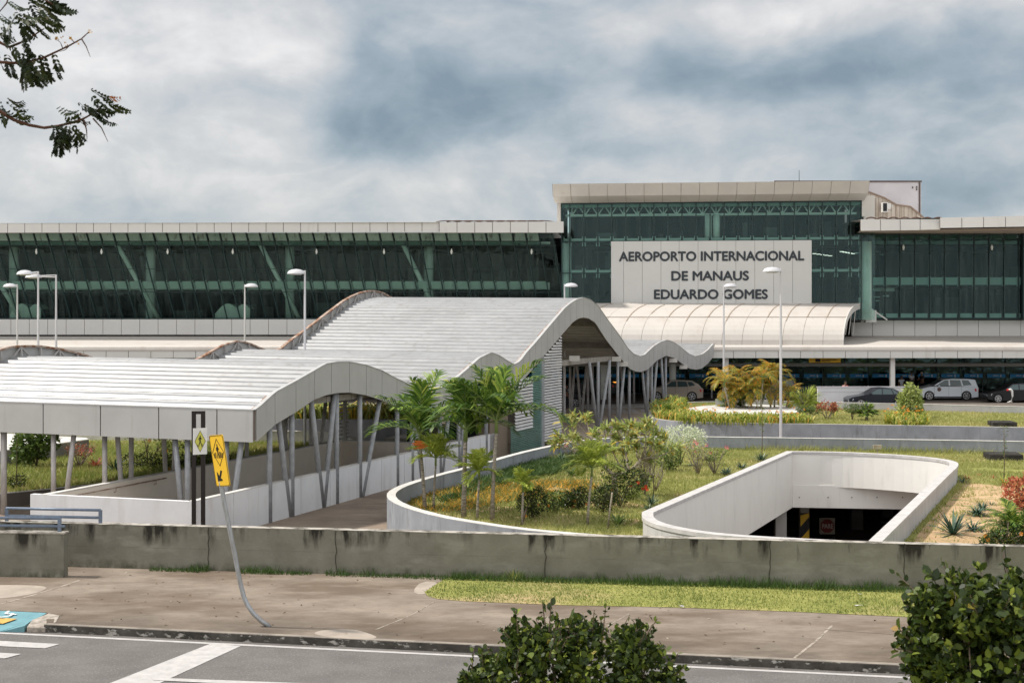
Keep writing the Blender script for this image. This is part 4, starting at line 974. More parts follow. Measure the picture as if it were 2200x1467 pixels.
for i in range(10): px = 960+i*23; p = P(px, 477, 113.6); pts = [p+Vector((dx*.9, 0, .10*math.cos(dx*math.pi/2))) for dx in np.linspace(-1, 1, 7)]; b.tube(pts, .045, 6)
tb(b, 'rusty_roof_sheet', mat('brown_roofing_left', (.13, .08, .065), .9, var=.4, vscale=2)); b = MB()
for i in range(7): px = 1872+i*24; p = P(px, 470.5, 112.5); pts = [p+Vector((dx*.42, 0, .12*math.cos(dx*math.pi/2))) for dx in np.linspace(-1, 1, 7)]; b.tube(pts, .06, 6)
tb(b, 'rusty_roof_sheet', mat('brown_roofing', (.13, .08, .065), .9, var=.4, vscale=2))

# central hall: own frame, turned slightly towards the camera
A = GX(1206, 118.0); B = GX(1851, 115.4); hd = (B-A); HL = hd.length; hx = hd.normalized(); hn = Vector((-hx.y, hx.x, 0)); HR = math.atan2(hx.y, hx.x)
hall = empty('central_hall', A, HR); hall.parent = term; hall.matrix_parent_inverse = TM
def HQ(s, z, o=0): return Vector((s, o, z))
def hs(px): # along-facade coordinate of a pixel column
    k = (px-CX)/F; return (k*A.y-A.x)/(hx.x-k*hx.y)
def hz(y, px=1206): s = hs(px); return HC-(y-HY)*(A.y+hx.y*s)/F
ZT = hz(437)
b = MB(); b.quad(HQ(0, 6.3), HQ(HL, 6.3), HQ(HL, ZT), HQ(0, ZT)); b.quad(HQ(0, 6.3), HQ(0, ZT), HQ(0, ZT, 3), HQ(0, 6.3, 3)); b.quad(HQ(HL, 6.3), HQ(HL, ZT), HQ(HL, ZT, 4), HQ(HL, 6.3, 4)); b.build('hall_glass', M['glass_h'], hall, recalc=False)
b = MB(); se = hs(1880); b.quad(HQ(HL, 6.3), HQ(se, 6.3), HQ(se, hz(498, 1860)), HQ(HL, hz(498, 1860))); b.build('corner_glass', M['glass_h'], hall, recalc=False)
b = MB(); mx = [hs(px) for px in list(np.arange(1224, 1850, 30.15))]; z518, z586, z462 = hz(519.5), hz(587), hz(462)
sb0, sb1 = hs(1313), hs(1743)
for s in [0.03]+mx+[HL-.03]: b.beam(HQ(s, 6.3, -.06), HQ(s, ZT, -.06), .09, .12)
for z, h in ((z518, .10), (z586, .08), (ZT-.05, .12)): b.beam(HQ(0, z, -.05), HQ(HL, z, -.05), .08, h)
b.build('hall_mullion', M['mullion'], hall)
b = MB()
for s0, s1 in zip([.1]+mx, mx+[HL-.1]):
    for z in (z518, z586):
        b.b2((s0+.08, .12, z-.0), (s1-.08, .2, z+.26)); b.b2((s0+.08, .10, z-.4), (s0+.15, .16, z+.42)); b.b2((s1-.15, .10, z-.4), (s1-.08, .16, z+.42))
b.build('edge_beam', M['interior_slab'], hall)
b = MB(); b.b2((.05, .12, ZT-.38), (HL-.05, .25, ZT-.05)); b.build('head_spandrel', M['spandrel'], hall)
b = MB(); zt_ = hz(441); zbm = hz(462)
b.beam(HQ(.3, zbm, .8), HQ(HL-.3, zbm, .8), .12, .20); b.beam(HQ(.3, zt_, .8), HQ(HL-.3, zt_, .8), .12, .14)
nn = 22; st_ = (HL-.6)/nn
for i in range(nn):
    x = .3+i*st_; b.beam(HQ(x, zt_, .8), HQ(x+st_/2, zbm, .8), .08, .10); b.beam(HQ(x+st_, zt_, .8), HQ(x+st_/2, zbm, .8), .08, .10); b.beam(HQ(x+st_/2, zt_, .8), HQ(x+st_/2, zbm, .8), .08, .08)
b.build('roof_truss', M['interior_light'], hall)
for px, z0, z1, r in ((1216, 6.3, z518-.1, .42), (1522, z518+.3, zbm, .30), (1540, z518+.3, zbm, .30), (1862, 6.3, z518-.1, .5)):
    b = MB(); s = hs(px); b.tube([HQ(s, z0, .7), HQ(s, z1, .7)], r, 20); b.build('hall_column', M['interior_light'], hall, smooth=True)
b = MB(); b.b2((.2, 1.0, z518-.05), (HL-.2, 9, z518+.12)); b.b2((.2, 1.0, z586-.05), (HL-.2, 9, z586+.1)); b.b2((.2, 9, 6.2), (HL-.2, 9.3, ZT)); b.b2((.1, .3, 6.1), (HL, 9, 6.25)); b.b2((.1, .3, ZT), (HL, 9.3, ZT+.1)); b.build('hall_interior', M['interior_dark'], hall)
b = MB()
for _ in range(26):
    x = rc.uniform(.5, HL-2); zf = rc.choice((6.3, z586+.1, z518+.12)); y = rc.uniform(1.2, 7); b.b2((x, y, zf), (x+rc.uniform(.3, 2.0), y+.3, zf+rc.uniform(.6, 2.2)))
for k_ in range(9): b.tube([(1.5+k_*2.9, 6.5, 6.3), (1.5+k_*2.9, 6.5, ZT)], .18, 8)
b.build('hall_furniture', mat('furniture_grey_two', (.09, .095, .095), .8, var=.4, vscale=.4), hall)
b = MB()
for i in range(5): b.b2((hs(1752)+i*.45, 2+i*1.0, hz(545)-.02), (hs(1752)+i*.45+.3, 2.4+i, hz(545)+.01)); b.b2((hs(1812)+i*.36, 2+i*.9, hz(541)-.02), (hs(1812)+i*.36+.28, 2.4+i*.9, hz(541)+.01))
b.build('ceiling_lamp', M['lightstrip'], hall)
# sign board
b = MB(); pst = [sb0]+[hs(px) for px in (1340, 1380, 1420, 1459, 1499.5, 1540, 1580.5, 1621, 1661.5, 1702)]+[sb1]; zs0, zs1 = hz(665), hz(520)
for a, c in zip(pst[:-1], pst[1:]): b.b2((a+.012, -.38, zs0), (c-.012, -.30, zs1))
sgn = b.build('name_board', M['signboard'], hall); b = MB(); b.b2((sb0+.02, -.31, zs0), (sb1-.02, -.22, zs1-.02)); b.build('board_backing', M['joint'], hall)
for s_, y_, x0, x1 in (('AEROPORTO INTERNACIONAL', 561.5, 1330, 1727), ('DE MANAUS', 603.5, 1442, 1608.5), ('EDUARDO GOMES', 643.0, 1405, 1649)):
    cxp = (x0+x1)/2; o = text('lettering', s_, 1.28, (0, 0, 0), 0, M['letters'], sgn, bold=0, ext=.02, thick=.085)
    wd = o.dimensions.x; xs_ = [v.co.x for v in o.data.vertices]; w_ = max(xs_)-min(xs_); tgt = hs(x1)-hs(x0)
    ys_ = [v.co.y for v in o.data.vertices]; h_ = max(ys_)-min(ys_); hh = (20.5)*A.y/F
    o.scale = (tgt/w_, hh/h_*1.03, 1); o.location = ((hs(x0)+hs(x1))/2-(max(xs_)+min(xs_))/2*tgt/w_, -.40, hz(y_+.0, cxp)-min(ys_)*hh/h_)
# hall roof edge: flared fascia
b = MB(); bj = MB(); sL, sR = hs(1192)-.0, hs(1857); n = 17
def rr(s, zz, o): return Vector((s, o, zz))
zA, zB_, zC = hz(403), hz(427), hz(437)
for i in range(n):
    a = sL+(sR-sL)*i/n+.015; c = sL+(sR-sL)*(i+1)/n-.015
    b.slab([rr(a, zB_, -2.2), rr(c, zB_, -2.2), rr(c, zA, -3.0), rr(a, zA, -3.0)], (0, .1, 0)); b.slab([rr(a+.0, zC, -.2), rr(c, zC, -.2), rr(c, zB_, -2.2), rr(a, zB_, -2.2)], (0, .05, .08))
bj.slab([rr(sL+.1, zB_, -2.05), rr(sR-.1, zB_, -2.05), rr(sR-.1, zA-.06, -2.8), rr(sL+.1, zA-.06, -2.8)], (0, .1, 0)); bj.slab([rr(sL+.2, zC+.03, -.1), rr(sR-.1, zC+.03, -.1), rr(sR-.1, zB_+.05, -2.1), rr(sL+.2, zB_+.05, -2.1)], (0, .05, .05))
b.build('hall_fascia', M['terminal_cream'], hall); bj.build('fascia_backing', mat('seam_tan', (.30, .26, .22), .8), hall)
b = MB(); b.quad(rr(sL, zA, -3.0), rr(sR, zA, -3.0), rr(sR, zA+.25, 14), rr(sL, zA+.25, 14)); b.quad(rr(sL, zA, -3.0), rr(sL, zB_, -2.2), rr(sL, zB_, 14), rr(sL, zA, 14)); b.quad(rr(sR, zA, -3.0), rr(sR, zB_, -2.2), rr(sR, zB_, 14), rr(sR, zA, 14)); b.quad(rr(sL, zB_, -2.2), rr(sL+.3, zC, -.2), rr(sL+.3, zC, 14), rr(sL, zB_, 14)); b.build('hall_roof', M['terminal_cream'], hall)
b = MB(); b.b2((-.35, -.1, hz(500)), (-.05, 9, ZT+.2)); b.build('side_pier', M['terminal_cream'], hall); b = MB(); b.b2((HL+.0, -.12, hz(470)), (HL+.28, 9, ZT+.2)); b.b2((HL+.28, .8, hz(475)), (HL+1.2, 9, hz(425))); b.build('side_pier', M['terminal_cream'], hall)
b = MB(); s = hs(1719.5); b.tube([rr(s, zA, 1), rr(s, zA+1.35, 1)], [.035, .02], 6); b.build('lightning_rod', M['mullion'], hall)
# vaulted canopy in front of the hall
b = MB(); bs = MB(); n1 = 14; shear = 4.0
xa_, xb_ = GX(1270, 116.6).x-2, GX(1858, 116.6).x
def VQ(x, th): c_, s_ = math.cos(th), math.sin(th); return Vector((x-shear*(c_**.9 if c_ > 0 else 0), 116.6-9.2*(c_**1.05 if c_ > 0 else 0), 4.28+3.42*s_**.92))
ths = [math.pi/2*i/n1 for i in range(n1+1)]
def vslab(b, x0, x1, i0=0, i1=n1, off=0, th=.08):
    for i in range(i0, i1): a, c = ths[i], ths[i+1]; o_ = Vector((0, -off, off)); b.slab([VQ(x0, a)+o_, VQ(x1, a)+o_, VQ(x1, c)+o_, VQ(x0, c)+o_], (0, .02, -th))
xs = list(np.arange(xb_, xa_, -1.555))[::-1]
for x0, x1 in zip(xs[:-1], xs[1:]): vslab(b, x0+.012, x1-.012)
vt = tb(b, 'vault_sheet', M['vault']); b = MB(); vslab(b, xs[0], xs[-1]-.05, off=-.05, th=.04); tb(b, 'vault_backing', M['joint'])
b = MB()
for x0 in xs[1:-1]:
    if random.random() < .85: vslab(b, x0-.03, x0+.03, random.choice((5, 6, 7)), random.choice((11, 12)), off=.03, th=.04)
b.beam(VQ(xs[0], ths[6])+Vector((0, -.03, .02)), VQ(xs[-1], ths[6])+Vector((0, -.03, .02)), .05, .03)
tb(b, 'vault_seam', mat('seam_brown', (.34, .27, .21), .8))
b = MB(); vslab(b, xs[-1]-.05, xs[-1]+.02, off=.03, th=.5); tb(b, 'vault_rim', M['terminal_white'])
b = MB(); e = VQ(xs[-1], 1.2)
for k in range(5): th = .5+k*.2; p = VQ(xs[-1]-.1, th); b.tube([p-Vector((0, 0, .2)), (p.x-.1, p.y+.6, 5.1)], .04, 6)
b.beam((xs[-1]+.4, 116, 7.2), (xs[-1]+1.7, 116, 6.3), .12, .1); b.box((xs[-1]+.35, 116.2, 6.6), (.9, .5, 1.0)); tb(b, 'vault_brace', M['signboard'])
b = MB(); c = P(1851, 646, 116.0); b.box(c, (.5, .5, .55)); o = tb(b, 'roof_camera_box', M['white_paint']); b = MB(); b.box(c+Vector((.08, -.27, -.02)), (.28, .03, .36)); tb(b, 'camera_lens', M['black'])
# block behind, top right
b = MB(); a = P(1852, 392, 127); c = P(1979, 468, 127); b.b2((a.x-8, 127, 13), (c.x, 138, P(0, 389.5, 127).z)); b.slab([(c.x, 127, 13), (c.x, 127, P(0, 389.5, 127).z), (c.x+.35, 129, P(0, 394, 127).z), (c.x+.35, 129, 13)], (0, 5, 0))
tb(b, 'plant_room', mat('plant_room_white', (.54, .51, .53), .8, var=.1, vscale=.6))
b = MB(); b.b2((a.x-8, 126.9, P(0, 391.5, 127).z), (c.x+.05, 127, P(0, 388.5, 127).z)); b.b2((c.x-.22, 126.93, P(0, 460, 127).z), (c.x-.08, 126.99, P(0, 392, 127).z))
for px, y in ((1961, 403), (1969.5, 402), (1969.5, 407)): q_ = P(px, y, 126.95); b.box(q_, (.1, .05, .16))
tb(b, 'plant_room_trim', mat('trim_brown', (.10, .075, .07), .8))
b = MB(); W_ = [(1863, 411), (1900, 425), (1926, 440), (1956, 444), (1984, 467), (1984, 474), (1863, 474)]
b.slab([P(x, y, 124) for x, y in W_], (0, 1.5, 0)); tb(b, 'stained_gable', M['corr_stained'])
b = MB()
for (x, y), (x2, y2) in zip(W_[:4], W_[1:5]): b.beam(P(x, y, 123.9), P(x2, y2, 123.9), .1, .12)
for px in range(1870, 1984, 9): yy = np.interp(px, [w[0] for w in W_[:5]], [w[1] for w in W_[:5]]); b.beam(P(px, yy, 123.97), P(px, 472, 123.97), .02, .02)
tb(b, 'gable_trim', mat('gable_trim', (.24, .17, .13), .8))
b = MB(); q_ = P(1900, 446, 123.5); b.box(q_, (.45, .6, .85)); b.box(q_+Vector((.35, 0, .1)), (.35, .5, .5)); b.tube([q_+Vector((.2, -.3, -.3)), q_+Vector((.6, -.3, -.5)), q_+Vector((.6, -.3, .2))], .03, 6); tb(b, 'cooling_unit', M['terminal_white'])
b = MB(); b.box(q_+Vector((-.02, -.31, -.0)), (.34, .03, .7)); tb(b, 'unit_grille', M['black'])
b = MB()
for px in (1866, 1880):
    for k in range(10): b.box(P(px, 428+k*4, 123.94), (.10, .04, .07))
tb(b, 'vent_slot', M['joint'])
# right wing
xR0 = GX(1872, 117).x
qR = wing(xR0, 75, 6.36, 13.55, 0.0, 0.0, 1.245, M['glass_r'], 117.3, 'right_wing_', [(.005, .14), (.985, .10), (.93, .05), (.87, .05), (.0, .05)])
spandrel(qR, xR0, 74, .935, .985, 1.245, 'right_top_spandrel', .3); spandrel(qR, xR0, 74, .875, .918, 1.245, 'right_vent_spandrel', .15)
b = MB(); x = xR0
while x < 74: b.b2((x+.1, 117.5, zy(612, 117.5)), (x+1.15, 117.6, zy(596, 117.5))); b.b2((x+.06, 117.4, zy(615, 117.5)), (x+.12, 117.46, zy(594, 117.5))); b.b2((x+1.13, 117.4, zy(615, 117.5)), (x+1.19, 117.46, zy(594, 117.5))); b.b2((x+.1, 117.6, 6.5), (x+1.15, 117.65, 6.85)); x += 1.245
tb(b, 'right_floor_edge', M['interior_slab'])
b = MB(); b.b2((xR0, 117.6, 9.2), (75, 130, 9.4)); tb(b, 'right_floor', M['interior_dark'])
b = MB(); b.b2((xR0-.15, 117.05, 6.3), (xR0+.15, 117.5, 13.6)); x = GX(2197, 117).x; b.b2((x, 116.9, 6.3), (x+.5, 117.4, 13.6)); tb(b, 'dark_pier', M['mullion'])
b = MB()
for px in (1941, 2131): p = P(px, 531, 117.1); b.tube([p+Vector((0, 0, .2)), p, p-Vector((0, 0, .25))], [.03, .12, .06], 8)
for px, y in ((1884, 541), (1894, 547)): b.box(P(px, y, 119), (.25, .3, .05))
for px, y, w_, h in ((1886, 613, 1.0, .1), (1904, 613, .9, .1), (1886, 622, .9, .28), (1908, 622, 1.1, .3), (1884, 638, .5, .1), (1903, 636, .5, .12), (1885, 646, .3, .1)): b.box(P(px, y, 120), (w_, .1, h))
tb(b, 'bright_fitting', M['interior_light'])
b = MB(); bj = MB(); x0_ = GX(1849, 111.8).x; x1_ = GX(2500, 106).x
eave(x0_, GX(2020, 110.5).x, 111.8, 110.5, 471.5, 496, 471, 494, 1.62); eave(GX(2020, 110.2).x, x1_, 110.2, 106, 468, 490, 457, 482, 1.62)
tb(b, 'right_eave_fascia', M['terminal_white']); tb(bj, 'right_eave_joint', M['joint'])
b = MB(); b.add([(x0_, 112, zy(496, 112)), (x1_, 106.3, zy(483, 106)), (x1_, 117.3, 13.55), (xR0-1.2, 117.3, 13.55)], [(0, 1, 2, 3)]); tb(b, 'right_soffit', M['soffit_brown'])
b = MB(); b.add([(x0_, 112, zy(472, 112)), (x1_, 106.3, zy(457, 106)), (x1_, 135, 14.8), (x0_, 135, 14.8)], [(0, 1, 2, 3)]); b.b2((-75, 134, 0), (75, 135, 14.7)); tb(b, 'right_roof', M['terminal_white'])

# ------------------------------------------------------------------ lamp posts
def lamp(px, ytop, d, side, label, arm=.55, zb=0.0, headscale=1.0, ext=0):
    c = GX(px, d); H = HC-(ytop-HY)*d/F
    t = empty('street_lamp', (c.x, c.y, zb), label=label, cat='street lamp', group='grey street lamps with a dome head on a short arm')
    H -= zb
    b = MB(); b.tube([(0, 0, 0), (0, 0, H*.55), (0, 0, H)], [.07, .058, .045], 10); b.box((0, 0, .02), (.3, .3, .04)); b.build('pole', M['lampgrey'], t, smooth=False)
    b = MB(); b.tube([(0, 0, H-.12), (side*arm, 0, H-.10)], .035, 8); b.tube([(0, 0, H-.02), (side*arm, 0, H-.06)], .025, 6); b.build('arm', M['lampgrey'], t)
    b = MB(); cx_ = side*(arm+.30); prof_ = [(.42, 0), (.41, .05), (.34, .14), (.2, .2), (.02, .225)]; n = 18; vs = []; fs = []
    for r_, z_ in prof_:
        for k in range(n): a_ = 2*math.pi*k/n; vs.append((cx_+r_*headscale*math.cos(a_), r_*.75*headscale*math.sin(a_), H-.16+z_*headscale))
    for i in range(len(prof_)-1):
        for k in range(n): fs.append((i*n+k, i*n+(k+1) % n, (i+1)*n+(k+1) % n, (i+1)*n+k))
    fs.append(tuple(range(n-1, -1, -1))); fs.append(tuple((len(prof_)-1)*n+k for k in range(n))); b.add(vs, fs); b.build('head', M['lampgrey'], t, smooth=False)
    b = MB(); b.tube([(cx_, 0, H-.165), (cx_, 0, H-.20)], [.3*headscale, .24*headscale], 16); b.build('diffuser', M['rim'], t)
    return t
lamp(1677.5, 577, 66, -1, 'tall street lamp in front of the light grey sign board, behind the garden wall', arm=.12, headscale=1.05)
lamp(1555, 611, 85, 1, 'slim street lamp crossing the last line of the name board, rising from the golden palms', arm=.1)
lamp(1213, 610, 86, 1, 'street lamp rising just above the peak of the tallest canopy arch', arm=.1)
lamp(655, 581, 64, -1, 'street lamp whose pole stands before the roof slope right of the pale kiosk', arm=.1)
lamp(526, 611, 86, 1, 'street lamp with its head pointing right, above the second canopy hump', arm=.1)
lamp(37, 611, 86, -1, 'leftmost and lowest of the three street lamps at the left edge', arm=.15)
lamp(82, 583, 69, -1, 'middle of the three left street lamps, with the highest head', arm=.35)
lamp(120.5, 590, 71, -1, 'rightmost of the three left street lamps, on a long arm', arm=.85)

# ------------------------------------------------------------------ signs
p0 = P(578, 1346, 27.0); D_ = 27.0
bent = empty('crossing_sign', (p0.x, p0.y, .15), label='yellow pedestrian crossing sign on a badly bent leaning grey pole', cat='road sign')
pl = [(580, 1347), (562, 1334), (545, 1318), (532, 1300), (524, 1282), (517, 1255), (509, 1215), (500, 1170), (491, 1125), (482, 1082), (475.5, 1043), (473, 1018)]
o0 = Vector((p0.x, p0.y, .15))
b = MB(); b.tube([P(x, y, D_)-o0 for x, y in pl], .045, 12); b.build('pole', mat('bent_pole', (.40, .42, .45), .4, .4, .5, col2=(.24, .23, .22), vscale=5, stretch=(1, 1, .4)), bent, smooth=True)
pc = P(472.5, 989, D_-.11)-o0
yaw = R(-46); lean = R(8.5)
Mp = Matrix.Translation(pc) @ Matrix.Rotation(lean, 4, 'Y').inverted() @ Matrix.Rotation(yaw, 4, 'Z')
def plate(w, h, r, y0, y1):
    pts = []
    for cx_, cz_, a0 in ((w/2-r, h/2-r, 0), (-w/2+r, h/2-r, 90), (-w/2+r, -h/2+r, 180), (w/2-r, -h/2+r, 270)):
        for k in range(5): a_ = R(a0+k*22.5); pts.append((cx_+r*math.cos(a_), cz_+r*math.sin(a_)))
    return pts
def flat(name, polys, y, m, parent, Mx, th=.003):
    b = MB()
    for poly in polys: b.slab([Mx @ Vector((x, y, z)) for x, z in poly], (Mx.to_3x3() @ Vector((0, -th, 0))))
    return b.build(name, m, parent)
WS, HS = .50, 1.0
pp = plate(WS, HS, .05, 0, 0); pnl = flat('sign_plate', [pp], 0, M['yellow'], bent, Mp, .012)
def ringpoly(outer, innr): # frame made of quads
    n = len(outer); return [[outer[i], outer[(i+1) % n], innr[(i+1) % n], innr[i]] for i in range(n)]
sc_ = lambda pts, k, kz=None: [(x*k, z*(kz or k)) for x, z in pts]
flat('border', ringpoly(sc_(pp, .965, .982), sc_(pp, .93, .965)), -.0135, M['black'], pnl, Mp)
def walker(cx_, cz_, s): # pedestrian striding
    L = []
    L.append([(cx_+math.cos(a)*.085*s, cz_+.62*s+math.sin(a)*.10*s) for a in np.linspace(0, 2*math.pi, 9)[:-1]])
    def limb(x0, z0, x1, z1, w): dx, dz = x1-x0, z1-z0; l = math.hypot(dx, dz); nx, nz = -dz/l*w/2, dx/l*w/2; return [(cx_+s*(x0+nx), cz_+s*(z0+nz)), (cx_+s*(x1+nx), cz_+s*(z1+nz)), (cx_+s*(x1-nx), cz_+s*(z1-nz)), (cx_+s*(x0-nx), cz_+s*(z0-nz))]
    L += [limb(0, .5, -.02, -.02, .19), limb(-.02, .46, -.24, .22, .09), limb(-.24, .22, -.14, .05, .07), limb(.02, .46, .22, .18, .09), limb(-.02, 0, -.16, -.62, .11), limb(.0, 0, .18, -.60, .11), limb(.18, -.60, .28, -.60, .07)]
    return L
def diamond(cx_, cz_, w, h, t_):
    o_ = [(cx_, cz_+h), (cx_-w, cz_), (cx_, cz_-h), (cx_+w, cz_)]; i_ = [(cx_, cz_+h-t_*1.4), (cx_-w+t_, cz_), (cx_, cz_-h+t_*1.4), (cx_+w-t_, cz_)]
    return o_, ringpoly(o_, i_)
_, dr = diamond(0, .16, .205, .27, .014)
sym = dr+walker(-.005, .175, .21)
for k, x in enumerate((-.145, -.1, .06, .10, .145)): s = .03 if x < 0 else -.02; sym.append([(x-.012, .06), (x+.012, .06), (x+.012+s*.5, .19-abs(x)*.25), (x-.008+s*.5, .19-abs(x)*.25)])
sym += [[(-.15, -.40), (.02, -.385), (-.0, -.35), (-.045, -.345), (.04, -.20), (-.01, -.185), (-.08, -.30)], [(-.15, -.40), (-.15, -.21), (-.115, -.24), (-.08, -.30)]]
flat('symbol', sym, -.0135, M['black'], pnl, Mp)
# black frame with white board
f0 = GX(426, 37.2); fr = empty('frame_sign', (f0.x, f0.y, 0), label='black steel frame post carrying a white board with a yellow crossing diamond', cat='road sign')
s_ = 37.2/F; zt_ = HC-(883-HY)*s_
b = MB(); b.box((-9.5*s_, 0, zt_/2), (.105, .08, zt_)); b.box((9.5*s_, .05, zt_/2), (.105, .08, zt_)); b.beam((-9.5*s_, 0, zt_-.04), (9.5*s_, .05, zt_-.04), .08, .08); b.build('frame', mat('dark_frame', (.018, .013, .012), .5), fr)
Mb = Matrix.Translation((5*s_, -.08, HC-(947-HY)*s_)) @ Matrix.Rotation(R(35), 4, 'Z')
w_, h_ = .39, .70; bd = flat('board', [[(-w_/2, -h_/2), (w_/2, -h_/2), (w_/2, h_/2), (-w_/2, h_/2)]], 0, M['white_paint'], fr, Mb, .012)
o_, dr = diamond(0, 0, .155, .29, .012)
flat('yellow_diamond', [o_], -.0135, mat('pale_yellow', (.55, .53, .10), .5), bd, Mb, .002)
sy = dr+walker(0, 0.02, .19)+[[(x-.008, -.15), (x+.008, -.15), (x+.012, -.08), (x+.0, -.08)] for x in (-.07, -.04, .04, .07)]
flat('symbol', sy, -.017, M['black'], bd, Mb, .002)
# small things on lawns
c = G(1885, 975, .40); t = empty('garden_marker', (c.x, c.y, .4), label='small beige box marker on a stick in front of the garden wall', cat='marker'); b = MB(); b.box((0, 0, .30), (.36, .08, .18)); b.build('box', mat('beige_box', (.42, .36, .27), .8, var=.3), t, bevel=.01); b = MB(); b.box((0, 0, .1), (.05, .05, .24)); b.build('stick', M['bark_pale'], t)
for (px, y, z, w_, lb) in ((2155, 987, .40, 70, 'dark stained concrete chamber block on the right lawn near the pit'), (2153, 917, 1.1, 50, 'low dark concrete cover at the edge of the far lawn')):
    c = G(px, y, z); s_ = c.y/F; b = MB(); b.box((c.x, c.y, z+.1), (w_*s_, 1.3, .34), rz=R(-8)); o = b.build('chamber_block', mat('mouldy_concrete', (.06, .055, .05), .95, 0, .1, col2=(.02, .02, .018), vscale=3), bevel=.03); tag(o, lb, 'concrete block'); 
# barrier and small post at the road
p1, p2 = P(1757, 832, 101), P(1868, 832, 101)
b = MB(); b.b2((p1.x, 101, 0), (p2.x+3, 101.25, p1.z)); o = b.build('white_barrier', M['whitewall']); tag(o, 'low white wall beside the black saloon at the kerb', 'barrier'); b = MB(); b.b2((p1.x-.05, 100.95, p1.z), (p2.x+3, 101.3, p1.z+.06)); b.b2((p1.x, 100.985, p1.z-.35), (p2.x+3, 100.995, p1.z-.28)); b.build('rail', M['lampgrey'], o)
t = empty('bent_bollard', GX(2172, 80), label='bent white bollard with a red tip at the right edge of the road', cat='bollard'); t.location.z = 1.5; t.scale = (.72, .72, .72)
b = MB(); s_ = 80/F; b.tube([(-.15, 0, 0), (.05, 0, .12), (.12, 0, .5), (.08, 0, .9), (-.03, 0, 1.02), (-.2, 0, .98)], [.06, .05, .07, .09, .09, .07], 10); b.tube([(-.3, 0, 0), (.1, 0, .02)], .03, 6); b.build('tube', M['white_paint'], t, smooth=True); b = MB(); b.tube([(-.2, -.02, .98), (-.34, -.02, .95)], .075, 10); b.build('red_tip', M['taillight'], t, smooth=True)

